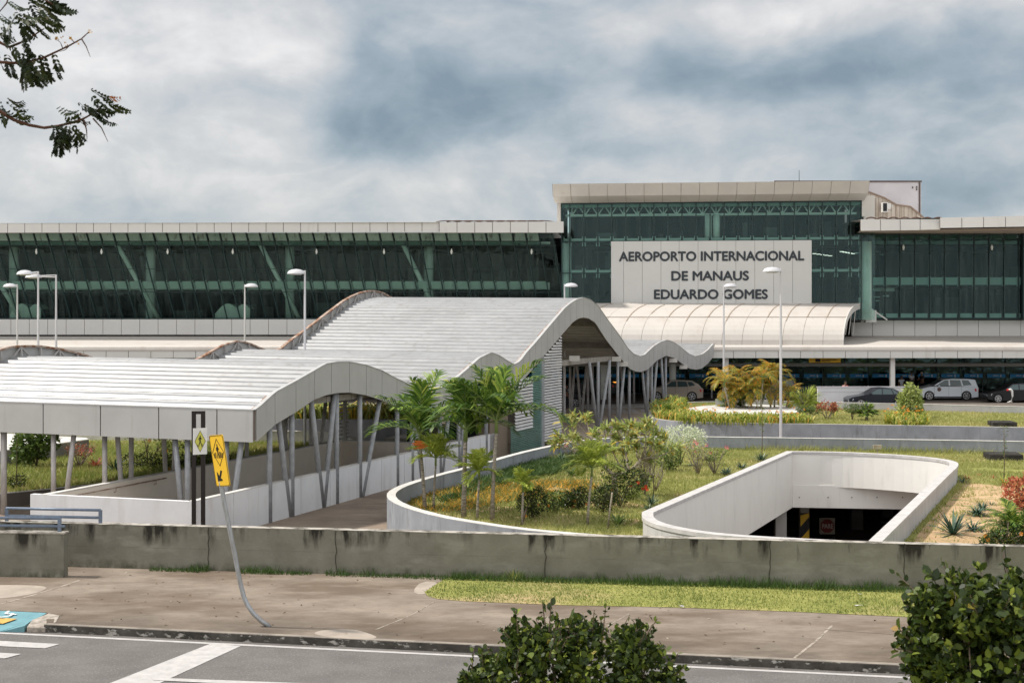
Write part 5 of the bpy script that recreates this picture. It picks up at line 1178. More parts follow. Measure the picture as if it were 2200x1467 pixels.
# ------------------------------------------------------------------ cars
def car(label, px, d, L, H, Wd, pf, belt, wins, wx, pm, z0=0, heading=0, wr=.33, front_lights=True, bed=None):
    """pf: side contour [(x fraction 0 front..1 rear, z)] from front bumper over the roof to the rear bumper"""
    c = GX(px, d, 0); t = empty('parked_car', (c.x, c.y, z0), heading, label=label, cat='car')
    X = lambda f: (f-.5)*L
    def hw(z): return Wd/2 if z <= belt else Wd/2-(z-belt)*.26
    # side polygons
    low = [(X(f), z) for f, z in pf]
    def yat(z): return hw(z)
    outline = [(X(1), .28)]
    for wxx in sorted(wx, reverse=True):
        cx_ = X(wxx); rr_ = wr+.05
        for k in range(9): a_ = math.pi*k/8; outline.append((cx_+rr_*math.cos(a_), wr-.02+rr_*math.sin(a_) if 0 < k < 8 else .2))
    outline.append((X(0), .28))
    # clip contour at belt
    lo, up = [], []
    pts = low
    def inter(p, q): f = (belt-p[1])/(q[1]-p[1]); return (p[0]+(q[0]-p[0])*f, belt)
    for i, p in enumerate(pts):
        if i and (pts[i-1][1]-belt)*(p[1]-belt) < 0: q = inter(pts[i-1], p); lo.append(q); up.append(q)
        (lo if p[1] <= belt else up).append(p)
    b = MB()
    for s in (-1, 1):
        poly = [(x, s*hw(z), z) for x, z in lo]+[(x, s*Wd/2, z) for x, z in outline]
        b.add(poly, [tuple(range(len(poly)))]); b.add([(x, s*hw(z), z) for x, z in up], [tuple(range(len(up)))])
    for i in range(len(pts)-1):
        (x0, z0_), (x1, z1_) = pts[i], pts[i+1]; segs = [(x0, z0_), (x1, z1_)]
        if (z0_-belt)*(z1_-belt) < 0: segs = [(x0, z0_), inter((x0, z0_), (x1, z1_)), (x1, z1_)]
        for (xa, za), (xc, zc) in zip(segs[:-1], segs[1:]): b.quad((xa, -hw(za), za), (xc, -hw(zc), zc), (xc, hw(zc), zc), (xa, hw(za), za))
    ol = outline
    for i in range(len(ol)-1): b.quad((ol[i][0], -Wd/2, ol[i][1]), (ol[i+1][0], -Wd/2, ol[i+1][1]), (ol[i+1][0], Wd/2, ol[i+1][1]), (ol[i][0], Wd/2, ol[i][1]))
    body = b.build('body', pm, t, bevel=.035)
    b = MB()
    for s in (-1, 1):
        for w_ in wins: b.slab([(X(f), s*(hw(z)+.004), z) for f, z in w_], (0, s*.008, 0))
    # windscreens
    for a, c_ in ((0, 1), (-1, -2)):
        pass
    ups = sorted(up, key=lambda p: p[0])
    (xa, za), (xc, zc) = ups[0], ups[1]; m_ = .1
    for (xa, za), (xc, zc), sg in ((ups[0], ups[1], -1), (ups[-1], ups[-2], 1)):
        if abs(zc-za) > .15:
            A_ = lambda f, s: Vector((xa+(xc-xa)*f+sg*.008, s*(hw(za+(zc-za)*f)-.07), za+(zc-za)*f+.006)); b.slab([A_(.08, -1), A_(.08, 1), A_(.92, 1), A_(.92, -1)], (sg*.004, 0, .004))
    b.build('window', M['carglass'], t)
    b = MB()
    for w_ in (wx[0]+.085, (wx[0]+wx[1])/2+.015, wx[1]-.085): 
        for s in (-1, 1): b.box((X(w_), s*(Wd/2+.002), (belt+.35)/2), (.012, .006, belt-.42))
    for s in (-1, 1): b.box((X(.5), s*(Wd/2+.003), .26), (L*.5, .012, .09))
    b.build('door_gap', M['black'], t)
    b = MB()
    for s in (-1, 1):
        for f in ((wx[0]+wx[1])/2-.03, wx[1]-.13): b.box((X(f), s*(Wd/2+.012), belt-.13), (.17, .025, .03))
        b.box((X(wx[0]+.16), s*(Wd/2+.07), belt+.05), (.13, .16, .12))
    b.build('mirror', pm, t, bevel=.02)
    for s in (-1, 1):
        for wxx in wx:
            w = MB(); cx_ = X(wxx); w.tube([(cx_, s*(Wd/2-.22), wr), (cx_, s*(Wd/2-.01), wr)], wr, 22); wo = w.build('wheel', M['tyre'], t, bevel=.015)
            w = MB()
            w.tube([(cx_, s*(Wd/2-.012), wr), (cx_, s*(Wd/2-.004), wr)], wr*.66, 20); w.build('hub_dark', M['black'], wo)
            w = MB(); w.tube([(cx_, s*(Wd/2-.006), wr), (cx_, s*(Wd/2+.012), wr)], wr*.17, 12)
            for k in range(6): a_ = k*math.pi/3+.2; e_ = (cx_+math.cos(a_)*wr*.68, s*(Wd/2+.004), wr+math.sin(a_)*wr*.68); w.beam((cx_, s*(Wd/2+.004), wr), e_, .06, .05)
            for k in range(20):
                a_, c_ = 2*math.pi*k/20, 2*math.pi*(k+1)/20; w.beam((cx_+math.cos(a_)*wr*.70, s*(Wd/2+.003), wr+math.sin(a_)*wr*.70), (cx_+math.cos(c_)*wr*.70, s*(Wd/2+.003), wr+math.sin(c_)*wr*.70), .02, .035)
            w.build('rim', M['rim'], wo)
    fz_ = pf[1][1] if len(pf) > 1 else .7
    for s in (-1, 1):
        b = MB(); b.slab([(X(.0)-.012, s*Wd*.47, fz_-.16), (X(.0)-.012, s*Wd*.26, fz_-.12), (X(.02), s*Wd*.28, fz_-.0), (X(.075), s*(Wd*.5+.006), fz_+.03), (X(.06), s*(Wd*.5+.006), fz_-.12)], (.0, s*.012, .0)); b.build('headlight', M['headlight'], t)
        rz = pf[-3][1] if len(pf) > 3 else .9
        b = MB(); b.slab([(X(1)+.008, s*Wd*.48, rz-.02), (X(.935), s*(Wd*.5+.006), rz-.04), (X(.945), s*(Wd*.5+.006), rz-.24), (X(1)+.008, s*Wd*.48, rz-.27)], (.02, s*.01, 0)); b.build('taillight', M['taillight'], t)
    b = MB(); b.box((X(0)-.01, 0, .45), (.03, Wd*.6, .16)); b.build('grille', M['black'], t)
    return t
van = [(0, .3), (0, .78), (.05, .92), (.19, 1.08), (.25, 1.16), (.42, 1.60), (.55, 1.67), (.85, 1.66), (.955, 1.60), (.985, 1.12), (1.0, .95), (1, .75), (1, .3)]
vw = [[(.275, 1.13), (.43, 1.55), (.50, 1.58), (.50, 1.13)], [(.525, 1.13), (.525, 1.585), (.70, 1.58), (.72, 1.13)], [(.745, 1.15), (.725, 1.58), (.84, 1.56), (.89, 1.20)]]
v = car('white people carrier standing by the terminal doors, third from the right edge', 2031, 110, 4.62, 1.66, 1.75, van, 1.08, vw, (.17, .80), paint('van_white', (.58, .62, .66)), wr=.36)
v['label'] = 'white people carrier parked between the two black cars'
b = MB(); b.tube([(-.75, -.885, .86), (-.75, -.895, .86)], .16, 14); o = b.build('door_badge', mat('badge', (.12, .07, .06), .6), v)
hat = [(0, .3), (0, .68), (.06, .80), (.24, .94), (.30, 1.02), (.44, 1.42), (.6, 1.48), (.82, 1.42), (.95, 1.08), (1.0, .98), (1, .7), (1, .3)]
hw_ = [[(.325, 1.0), (.445, 1.36), (.54, 1.39), (.54, 1.0)], [(.56, 1.0), (.56, 1.40), (.72, 1.38), (.76, 1.0)], [(.785, 1.02), (.745, 1.36), (.80, 1.34), (.87, 1.04)]]
car('glossy black car cut off by the right edge of the photo', 2175, 106.5, 4.3, 1.5, 1.72, hat, .97, hw_, (.18, .80), paint('black_car', (.006, .007, .009)), wr=.33)
sed = [(0, .3), (0, .66), (.06, .78), (.25, .92), (.30, 1.0), (.45, 1.38), (.58, 1.44), (.72, 1.38), (.86, 1.08), (.98, 1.04), (1.0, .92), (1, .7), (1, .3)]
sw_ = [[(.33, .98), (.455, 1.32), (.53, 1.36), (.53, .98)], [(.55, .98), (.55, 1.36), (.68, 1.33), (.71, .98)], [(.73, 1.0), (.695, 1.33), (.72, 1.32), (.80, 1.04)]]
car('dark blue black saloon half hidden behind the grey road edge wall', 1884, 99, 4.35, 1.45, 1.7, sed, .95, sw_, (.19, .80), paint('navy_car', (.010, .014, .022)), z0=0.05)
suv = [(0, .35), (0, .82), (.06, .95), (.22, 1.06), (.28, 1.12), (.42, 1.56), (.55, 1.62), (.80, 1.58), (.92, 1.30), (.96, 1.10), (1.0, .95), (1, .7), (1, .35)]
uw = [[(.31, 1.10), (.43, 1.49), (.52, 1.53), (.52, 1.10)], [(.54, 1.10), (.54, 1.53), (.70, 1.51), (.73, 1.12)], [(.75, 1.14), (.72, 1.50), (.80, 1.47), (.86, 1.22)]]
car('beige metallic off road style car seen under the canopy end', 1448, 109, 4.3, 1.65, 1.78, suv, 1.07, uw, (.17, .80), paint('beige_car', (.36, .31, .26)), wr=.36, z0=0)
car('dark car with red tail lights seen between the canopy posts', 1262, 112, 4.4, 1.55, 1.75, sed, .98, sw_, (.18, .8), paint('dark_grey_car', (.03, .032, .036)), z0=.25)
pick = [(0, .4), (0, .9), (.05, 1.02), (.22, 1.10), (.27, 1.18), (.36, 1.68), (.44, 1.74), (.58, 1.70), (.64, 1.14), (.99, 1.12), (1, .95), (1, .7), (1, .4)]
pw = [[(.29, 1.16), (.365, 1.60), (.44, 1.64), (.44, 1.16)], [(.455, 1.16), (.455, 1.64), (.56, 1.62), (.60, 1.16)]]
car('dark pickup truck with a red rear light behind the golden palms', 1686, 108, 5.2, 1.78, 1.85, pick, 1.12, pw, (.17, .78), paint('pickup_grey', (.05, .052, .05)), wr=.38)
car('black car whose front pokes out behind the louvre screen', 1196, 101, 4.0, 1.45, 1.7, hat, .97, hw_, (.18, .8), paint('black_car_two', (.02, .022, .03)), heading=math.pi)
# emergency light / tail lights strip seen between posts is part of a red lit kiosk: small lit bar
b = MB(); p = P(1318, 821, 113); b.box(p, (.55, .1, .07)); o = b.build('amber_light_bar', mat('amber', (.8, .3, .03), .4, emit=((1, .35, .05), 1.5))); tag(o, 'small amber light bar glowing in the dark behind the canopy posts', 'light bar')

# ------------------------------------------------------------------ people
def skinned(name, joints, edges, m, parent, root=0, sub=1):
    me = bpy.data.meshes.new(name); me.from_pydata([j[:3] for j in joints], edges, []); me.materials.append(m)
    o = bpy.data.objects.new(name, me); COL.objects.link(o)
    if parent: o.parent = parent
    sk = o.modifiers.new('skin', 'SKIN'); sk.use_smooth_shade = True
    for i, sv in enumerate(me.skin_vertices[0].data if me.skin_vertices else []): pass
    if not me.skin_vertices:
        bm = bmesh.new(); bm.from_mesh(me); bm.verts.layers.skin.verify(); bm.to_mesh(me); bm.free()
    for i, sv in enumerate(me.skin_vertices[0].data): r_ = joints[i][3]; sv.radius = (r_, r_); sv.use_root = (i == root)
    ss = o.modifiers.new('sub', 'SUBSURF'); ss.levels = sub; ss.render_levels = sub
    return o
def person(label, px, d, rz, shirt, trousers, pose='stand', hat=None, zoff=0, hair=(.012, .01, .01)):
    c = GX(px, d); t = empty('person', (c.x, c.y, zoff), rz, label=label, cat='person')
    fwd = {'stand': .0, 'reach': .28, 'lean': .15}[pose]
    e1 = (.24, -.12, 1.12) if pose == 'stand' else (.22, -.22, 1.15); h1 = (.22, -.22, .9) if pose == 'stand' else (.12, -.42, 1.18)
    J = [(0, 0, .95, .125), (0, -.01, 1.15, .12), (0, -.01+0, 1.36, .13), (0, -.02, 1.48, .055), (0, -.04, 1.56, .075), (0, -.045, 1.66, .10), (0, -.03, 1.73, .07),
         (-.17, 0, 1.41, .065), (-e1[0], e1[1], e1[2], .045), (-h1[0], h1[1], h1[2], .035), (-h1[0], h1[1]-.07, h1[2]-.03, .036),
         (.17, 0, 1.41, .065), (e1[0], e1[1]*.4, e1[2], .045), (h1[0], h1[1]*.5, h1[2]-.04, .035), (h1[0], h1[1]*.5-.06, h1[2]-.10, .036),
         (-.10, 0, .86, .095), (-.12, -.06, .48, .06), (-.12, .03, .09, .042), (-.13, -.14, .045, .04),
         (.10, 0, .86, .095), (.12, .02, .48, .06), (.12, .06, .09, .042), (.13, -.08, .045, .04)]
    E = [(0, 1), (1, 2), (2, 3), (3, 4), (4, 5), (5, 6), (2, 7), (7, 8), (8, 9), (9, 10), (2, 11), (11, 12), (12, 13), (13, 14), (0, 15), (15, 16), (16, 17), (17, 18), (0, 19), (19, 20), (20, 21), (21, 22)]
    skinned('body', J, E, M['skin'], t, 0, 2)
    S = [(0, 0, .93, .15), (0, -.01, 1.15, .145), (0, -.01, 1.37, .15), (-.17, 0, 1.42, .085), (-(.17+e1[0])/2-.01, e1[1]*.6, (1.41+e1[2])/2, .07), (.17, 0, 1.42, .085), ((.17+e1[0])/2+.01, e1[1]*.3, (1.41+e1[2])/2, .07)]
    skinned('shirt', S, [(0, 1), (1, 2), (2, 3), (3, 4), (2, 5), (5, 6)], shirt, t, 0, 2)
    T = [(0, 0, .97, .14), (-.10, 0, .85, .115), (-.12, -.06, .48, .08), (-.12, .03, .12, .065), (.10, 0, .85, .115), (.12, .02, .48, .08), (.12, .06, .12, .065)]
    skinned('trousers', T, [(0, 1), (1, 2), (2, 3), (0, 4), (4, 5), (5, 6)], trousers, t, 0, 2)
    b = MB(); n = 12
    vs = [(0, -.03, 1.80)]; fs = []
    for i, (r_, z_) in enumerate(((.06, 1.785), (.10, 1.74), (.118, 1.68))):
        for k in range(n): a_ = 2*math.pi*k/n; vs.append((r_*math.cos(a_), -.03+r_*1.1*math.sin(a_), z_+(.04 if math.sin(a_) < -.5 and i == 2 else 0)))
    for k in range(n): fs.append((0, 1+k, 1+(k+1) % n))
    for i in range(2):
        for k in range(n): fs.append((1+i*n+k, 1+(i+1)*n+k, 1+(i+1)*n+(k+1) % n, 1+i*n+(k+1) % n))
    b.add(vs, fs); b.build('cap' if hat else 'hair', hat or mat('hair', hair, .8), t, smooth=True)
    return t
white_s = mat('white_shirt', (.62, .64, .68), .8); dark_t = mat('dark_trousers', (.015, .016, .02), .9); dark_s = mat('dark_jacket', (.02, .02, .022), .9)
person('person in a pale blue white shirt and dark trousers seen from behind by the pillar', 1937, 113, math.pi*.92, white_s, dark_t)
person('person in a white top pushing a trolley by the terminal doors', 1958, 114, R(15), white_s, dark_t, 'reach', zoff=.28)
person('person in dark clothes with a white cap behind the white car', 1981, 113.4, R(-60), dark_s, dark_t, 'reach', hat=M['white_paint'], zoff=.28)
person('person in a red and white chequered shirt leaning on the low white wall', 1816, 103.5, R(5), mat('chequered_shirt', (.55, .50, .48), .8, col2=(.35, .04, .05), vscale=9, contrast=(.48, .52)), dark_t, 'reach', zoff=-.05)
person('person in dark clothes standing behind the louvre screen', 1216, 97, R(80), dark_s, dark_t, zoff=-.0)
b = MB(); c = GX(1953, 112.8); b.box((c.x, c.y, 1.15), (.75, .5, .5)); b.box((c.x-.2, c.y, .6), (.04, .4, .9)); b.box((c.x+.2, c.y, .6), (.04, .4, .9)); tag(b.build('trolley', M['black']), 'black luggage trolley in front of the terminal doors', 'trolley')
for px in (1865, 1790, 1529, 1350):
    c = GX(px, 112.5); b = MB(); b.tube([(c.x, c.y, 0), (c.x, c.y, 1.0)], .07, 10); o = b.build('bollard', M['lampgrey']); tag(o, {1865: 'thin grey bollard left of the white pillar', 1790: 'grey bollard beside the yellow board', 1529: 'grey bollard just right of the beige car', 1350: 'grey bollard between the canopy posts'}[px], 'bollard', 'grey bollards along the terminal kerb')

# ------------------------------------------------------------------ vegetation helpers
def inpoly(x, y, poly):
    c = np.zeros(len(x), bool); n = len(poly)
    for i in range(n):
        x0, y0 = poly[i]; x1, y1 = poly[(i+1) % n]
        m_ = ((y0 > y) != (y1 > y)); xi = (x1-x0)*(y-y0)/((y1-y0) if y1 != y0 else 1e-9)+x0; c ^= m_ & (x < xi)
    return c
def inview(x, y, z, mrg=40):
    px = CX+F*x/y; return (px > -mrg) & (px < 2200+mrg)
_ph = rng.random((8, 3))*6.28
def vnoise(x, y, s):
    v = np.zeros(len(x)); 
    for i in range(8): a = _ph[i, 0]; k = s*(.6+.35*i); v += np.sin((x*np.cos(a)+y*np.sin(a))*k+_ph[i, 1]+1.7*np.sin((x*np.sin(a)-y*np.cos(a))*k*.7+_ph[i, 2]))/(1+.35*i)
    return v/4
def blades(name, poly, n, z, h, w, m, holes=(), mask=None, lean=.5, kind='stuff', hmul=None, parent=None, tintf=None):
    poly_ = np.array(poly); x = rng.uniform(poly_[:, 0].min(), poly_[:, 0].max(), n*6); y = rng.uniform(poly_[:, 1].min(), poly_[:, 1].max(), n*6)
    ok = inpoly(x, y, poly) & inview(x, y, z)
    for hl in holes: ok &= ~inpoly(x, y, hl)
    if mask is not None: ok &= mask(x, y)
    x, y = x[ok][:n], y[ok][:n]; n = len(x)
    hh = rng.uniform(h[0], h[1], n)
    if hmul is not None: hh = hh*hmul(x, y)
    a = rng.uniform(0, 6.283, n); ln = rng.normal(0, lean, (n, 2))*hh[:, None]
    ww = w*(.6+.8*rng.random(n)); dx, dy = np.cos(a)*ww/2, np.sin(a)*ww/2
    V_ = np.zeros((n, 3, 3)); V_[:, 0] = np.stack([x-dx, y-dy, np.full(n, z)], 1); V_[:, 1] = np.stack([x+dx, y+dy, np.full(n, z)], 1); V_[:, 2] = np.stack([x+ln[:, 0], y+ln[:, 1], z+hh], 1)
    tn = np.clip(.5+.28*vnoise(x, y, 1.1)+rng.normal(0, .18, n), 0, 1)
    if tintf is not None: tn = tintf(x, y, tn)
    o = npmesh(name, V_.reshape(-1, 3), np.arange(n*3).reshape(n, 3), m, parent, tint=tn)
    if kind: o['kind'] = kind
    return o
def leaves(P_, D_, Nn, Ls, Ws, tint, shape=6):
    """oval leaves: base points P_, directions D_, normals hint Nn"""
    n = len(P_); D_ = D_/np.linalg.norm(D_, axis=1)[:, None]; S_ = np.cross(D_, Nn); S_ /= (np.linalg.norm(S_, axis=1)[:, None]+1e-9); N2 = np.cross(S_, D_)
    L_ = np.asarray(Ls).reshape(-1, 1)*np.ones((n, 1)); W_ = np.asarray(Ws).reshape(-1, 1)*np.ones((n, 1))
    if shape == 6:
        fr = [(0, 0, 0), (.3, .5, .06), (.7, .42, .05), (1, 0, -.1), (.7, -.42, .05), (.3, -.5, .06)]
    elif shape == 4: fr = [(0, 0, 0), (.45, .5, .04), (1, 0, -.12), (.45, -.5, .04)]
    Vv = np.stack([P_+D_*L_*a+S_*W_*b_+N2*L_*c for a, b_, c in fr], 1)
    return Vv.reshape(-1, 3), np.arange(n*len(fr)).reshape(n, len(fr)), tint
def rdir(n):
    v = rng.normal(size=(n, 3)); return v/np.linalg.norm(v, axis=1)[:, None]
def lobes_points(lobes, n, shell=.55):
    """random points in the outer part of ellipsoids (cx,cy,cz,rx,ry,rz)"""
    A = np.array([l[:6] for l in lobes]); vol = (A[:, 3]*A[:, 4]*A[:, 5])**(2/3); idx = rng.choice(len(A), n, p=vol/vol.sum())
    d = rdir(n); r_ = shell+(1-shell)*rng.random(n)**.7; r_ *= 1+.10*np.sin(d[:, 0]*5+d[:, 2]*7+idx)+.07*np.sin(d[:, 0]*13+d[:, 1]*11+idx*2)+.05*rng.exponential(1, n)
    return A[idx, :3]+d*A[idx, 3:6]*r_[:, None], d
def bush(name, label, loc, lobes, n, Ls, Ws, m, cat='shrub', group=None, stems=3, shape=6, bias=0, flowers=None, up=.3, shell=.5, stem_r=.03, extra_tw=None, gap=0):
    t = empty(name, loc, label=label, cat=cat, group=group)
    p, d = lobes_points(lobes, n, shell); keep = (p[:, 2] > .01) & (np.sin(p[:, 0]*gap+1)+np.sin(p[:, 1]*gap*1.1+p[:, 2]*gap*.6)+np.sin(p[:, 2]*gap*1.2+p[:, 0]*gap*.5) > -1.2 if gap else True); p, d = p[keep], d[keep]; n = len(p)
    if extra_tw is not None: p = np.concatenate([p, extra_tw[0]]); d = np.concatenate([d, extra_tw[1]]); n = len(p)
    D_ = d*.8+rng.normal(0, .6, (n, 3))+np.array([0, 0, up]); Nn = d+rng.normal(0, .5, (n, 3))+np.array([0, 0, .5])
    tn = np.clip(rng.beta(2, 2.4, n)+bias, 0, 1); L_ = Ls*(.45+.85*rng.random(n))
    v, f, tn = leaves(p, D_, Nn, L_, L_*Ws/Ls, tn, shape); npmesh('foliage', v, f, m, t, tint=tn)
    b = MB(); 
    for k in range(stems):
        l = lobes[k % len(lobes)]; e = Vector((l[0]+random.uniform(-.3, .3)*l[3], l[1], l[2]+l[5]*random.uniform(0, .6)))
        b.tube([(random.uniform(-.05, .05)*stem_r*20, 0, 0), (e.x*.4, e.y*.4, e.z*.5), e], [stem_r, stem_r*.7, stem_r*.3], 6)
        for q_ in range(3): e2 = Vector((l[0], l[1], l[2]))+Vector(rdir(1)[0])*l[3]*.8; b.tube([(e.x*.4, e.y*.4, e.z*.5), e2], [stem_r*.5, stem_r*.2], 5)
    b.build('stem', M['bark'], t, smooth=True)
    if flowers:
        fm, cnt, sz = flowers; b = MB(); pp_, dd_ = lobes_points(lobes, cnt, .95)
        for q_, dq in zip(pp_, dd_):
            q_ = Vector(q_); 
            if q_.z < .05: q_.z = .1
            if dq[1] > .3: q_.y -= 1.0*abs(dq[1])*lobes[0][4]*1.5
            c_ = q_+Vector(dq)*.03
            for k in range(5):
                a = k*1.2566; e1 = Vector((math.cos(a), -.4, math.sin(a)))*sz; e2 = Vector((math.cos(a+.9), -.4, math.sin(a+.9)))*sz; b.add([c_, c_+e1, c_+(e1+e2)*.62, c_+e2], [(0, 1, 2, 3)])
        b.build('flower', fm, t, recalc=False)
    return t
def frond_arrays(base, az, el, ln, droop, nl, ll, lw, vee=.35, spread=58, wind=0):
    """returns leaf quads for one feather frond and its midrib points"""
    pts = []; p = np.array(base, float); N = 12
    for i in range(N+1):
        pts.append(p.copy()); e = el-droop*(i/N)**1.25; p = p+np.array([math.cos(e)*math.cos(az), math.cos(e)*math.sin(az), math.sin(e)])*ln/N
    pts = np.array(pts); Q, T_ = [], []
    for i in range(nl):
        s = .14+.86*i/(nl-1); k = s*N; j = min(int(k), N-1); q = pts[j]+(pts[j+1]-pts[j])*(k-j); tg = pts[j+1]-pts[j]; tg /= np.linalg.norm(tg)
        sd = np.cross(tg, [0, 0, 1]); sd /= np.linalg.norm(sd)+1e-9; up = np.cross(sd, tg)
        env = (math.sin(math.pi*min(1, s*.78+.16))**.6)*ll
        an = R(spread*(1-.55*s))
        for sg in (-1, 1):
            a_ = an*(.85+.3*rng.random()); dr = tg*math.cos(a_)+sd*sg*math.sin(a_)+up*vee*(.7+.6*rng.random()); dr /= np.linalg.norm(dr); L_ = env*(.85+.3*rng.random())
            wv = np.cross(dr, up); wv /= np.linalg.norm(wv)+1e-9; w = lw*.5
            m1 = q+dr*L_*.5; dr2 = dr+np.array([0, 0, -.55-.3*rng.random()]); dr2 /= np.linalg.norm(dr2); e = m1+dr2*L_*.5
            Q.append([q-wv*w*.4, q+wv*w*.4, m1+wv*w, m1-wv*w]); Q.append([m1-wv*w, m1+wv*w, e+wv*w*.12, e-wv*w*.12]); c = rng.random(); T_ += [c, c]
    return Q, T_, pts
def palm(name, label, loc, h, nf, fl, ll, lw, m, lean=(0, 0), nl=26, droop=(1.0, 1.7), el=(.4, 1.45), group=None, trunk_r=.07, stems=None, bias=0, cat='palm', vee=.35, shaft=True, spread=58, dead=0):
    t = empty(name, loc, label=label, cat=cat, group=group); Q, T_, ribs = [], [], []
    bt = MB(); bs_ = MB()
    for (sx, sy, sh, slx, sly, snf) in (stems or [(0, 0, h, lean[0], lean[1], nf)]):
        top = Vector((sx+slx, sy+sly, sh)); pts = [Vector((sx, sy, -.03)), Vector((sx+slx*.2, sy+sly*.2, sh*.3)), Vector((sx+slx*.55, sy+sly*.55, sh*.65)), top]
        bt.tube(pts, [trunk_r*1.25, trunk_r, trunk_r*.9, trunk_r*.8], 9)
        if shaft: bs_.tube([top, top+Vector((slx*.06, sly*.06, .18+.1*fl)), top+Vector((slx*.1, sly*.1, .25+.26*fl))], [trunk_r*.95, trunk_r*.85, trunk_r*.3], 8)
        a0 = rng.random()*6.28
        for i in range(snf):
            az = a0+i*2.399+rng.normal(0, .15); f = (i+.5)/snf; e_ = el[1]-(el[1]-el[0])*f+rng.normal(0, .08); ln = fl*(.8+.25*rng.random())*(1-.15*(f < .2))
            dr_ = droop[0]+(droop[1]-droop[0])*f
            q_, tt_, rb = frond_arrays(top+Vector((0, 0, .15+.1*fl if shaft else 0)), az, e_, ln, dr_, nl, ll, lw, vee, spread)
            bs = bias+(.15 if f < .3 else -.05*f) ; Q += q_; T_ += [min(1, max(0, c*.75+.1+bs)) for c in tt_]; ribs.append(rb)
    bt.build('trunk', M['palm_trunk'], t, smooth=True)
    if shaft: bs_.build('crownshaft', M['crownshaft'], t, smooth=True)
    Q = np.array(Q); npmesh('crown', Q.reshape(-1, 3), np.arange(len(Q)*4).reshape(-1, 4), m, t, tint=np.array(T_))
    b = MB()
    for rb in ribs: b.tube([tuple(p) for p in rb[::2]], [max(.004, .016*fl*(1-i/7)) for i in range(len(rb[::2]))], 5, cap=False)
    b.build('frond_rib', M['crownshaft'], t)
    return t
def rosette(name, label, loc, n, L_, W_, m, el=(.15, 1.35), curve=.5, group=None, cat='succulent', bias=0, centre=None, r0=.03, flower=None, jit=.12):
    t = empty(name, loc, label=label, cat=cat, group=group); Q, T_ = [], []
    for i in range(n):
        az = i*2.399+rng.normal(0, .2); f = i/n; e = el[1]-(el[1]-el[0])*f+rng.normal(0, jit); l = L_*(.6+.4*f+rng.normal(0, .08)) if el[1] > 1.2 else L_*(.8+.3*rng.random()); cu = curve*(.5+rng.random())
        hd_ = np.array([math.cos(az), math.sin(az), 0]); sd = np.array([-math.sin(az), math.cos(az), 0]); p = hd_*r0; S = 4; prev = None
        for k in range(S+1):
            s = k/S; w = W_*(.55+1.2*s-1.75*s*s+.0) if s < 1 else W_*.04; w = max(w, W_*.05); ee = e-cu*s; d_ = hd_*math.cos(ee)+np.array([0, 0, math.sin(ee)]); fold = np.array([0, 0, 0])
            cur = (p-sd*w/2, p+sd*w/2)
            if prev is not None: Q.append([prev[0], prev[1], cur[1], cur[0]]); T_.append(0)
            prev = cur; p = p+d_*l/S
        c = min(1, max(0, rng.random()+bias)); T_[-S:] = [c]*S
    Q = np.array(Q); npmesh('leaves', Q.reshape(-1, 3), np.arange(len(Q)*4).reshape(-1, 4), m, t, tint=np.array(T_))
    return t
def straps(name, poly, n, z, L_, W_, m, bias=0, label=None, cat=None, kind=None, group=None, lean=.45, flowers=None):
    p_ = np.array(poly); x = rng.uniform(p_[:, 0].min(), p_[:, 0].max(), n*8); y = rng.uniform(p_[:, 1].min(), p_[:, 1].max(), n*8); ok = inpoly(x, y, poly); x, y = x[ok][:n], y[ok][:n]; n = len(x)
    Q = []; T_ = []
    for i in range(n):
        a = rng.random()*6.283; l = L_*(.55+.6*rng.random()); ln = lean*rng.random()*1.6; d_ = np.array([math.cos(a)*ln, math.sin(a)*ln, 1]); d_ /= np.linalg.norm(d_); sd = np.array([-math.sin(a), math.cos(a), 0])*W_/2; b_ = np.array([x[i], y[i], z]); m_ = b_+d_*l*.6; e = m_+(d_+np.array([math.cos(a)*.8, math.sin(a)*.8, -.5]))*l*.3
        Q.append([b_-sd*.6, b_+sd*.6, m_+sd, m_-sd]); Q.append([m_-sd, m_+sd, e+sd*.15, e-sd*.15]); c = min(1, max(0, rng.random()+bias)); T_ += [c, c]
    Q = np.array(Q); o = npmesh(name, Q.reshape(-1, 3), np.arange(len(Q)*4).reshape(-1, 4), m, None, tint=np.array(T_)); tag(o, label, cat, group, kind)
    if flowers:
        fm, cnt, sz = flowers; b = MB(); idx = rng.choice(n, cnt)
        for i in idx:
            c_ = Vector((x[i], y[i], z+L_*(.75+.4*rng.random())))
            for k in range(4): a = k*1.57; b.add([c_, c_+Vector((math.cos(a)*sz, math.sin(a)*sz*.5, sz*.6)), c_+Vector((math.cos(a+.8)*sz*.7, math.sin(a+.8)*sz*.4, sz*1.4))], [(0, 1, 2)])
        b.build('flower', fm, o, recalc=False)
    return o

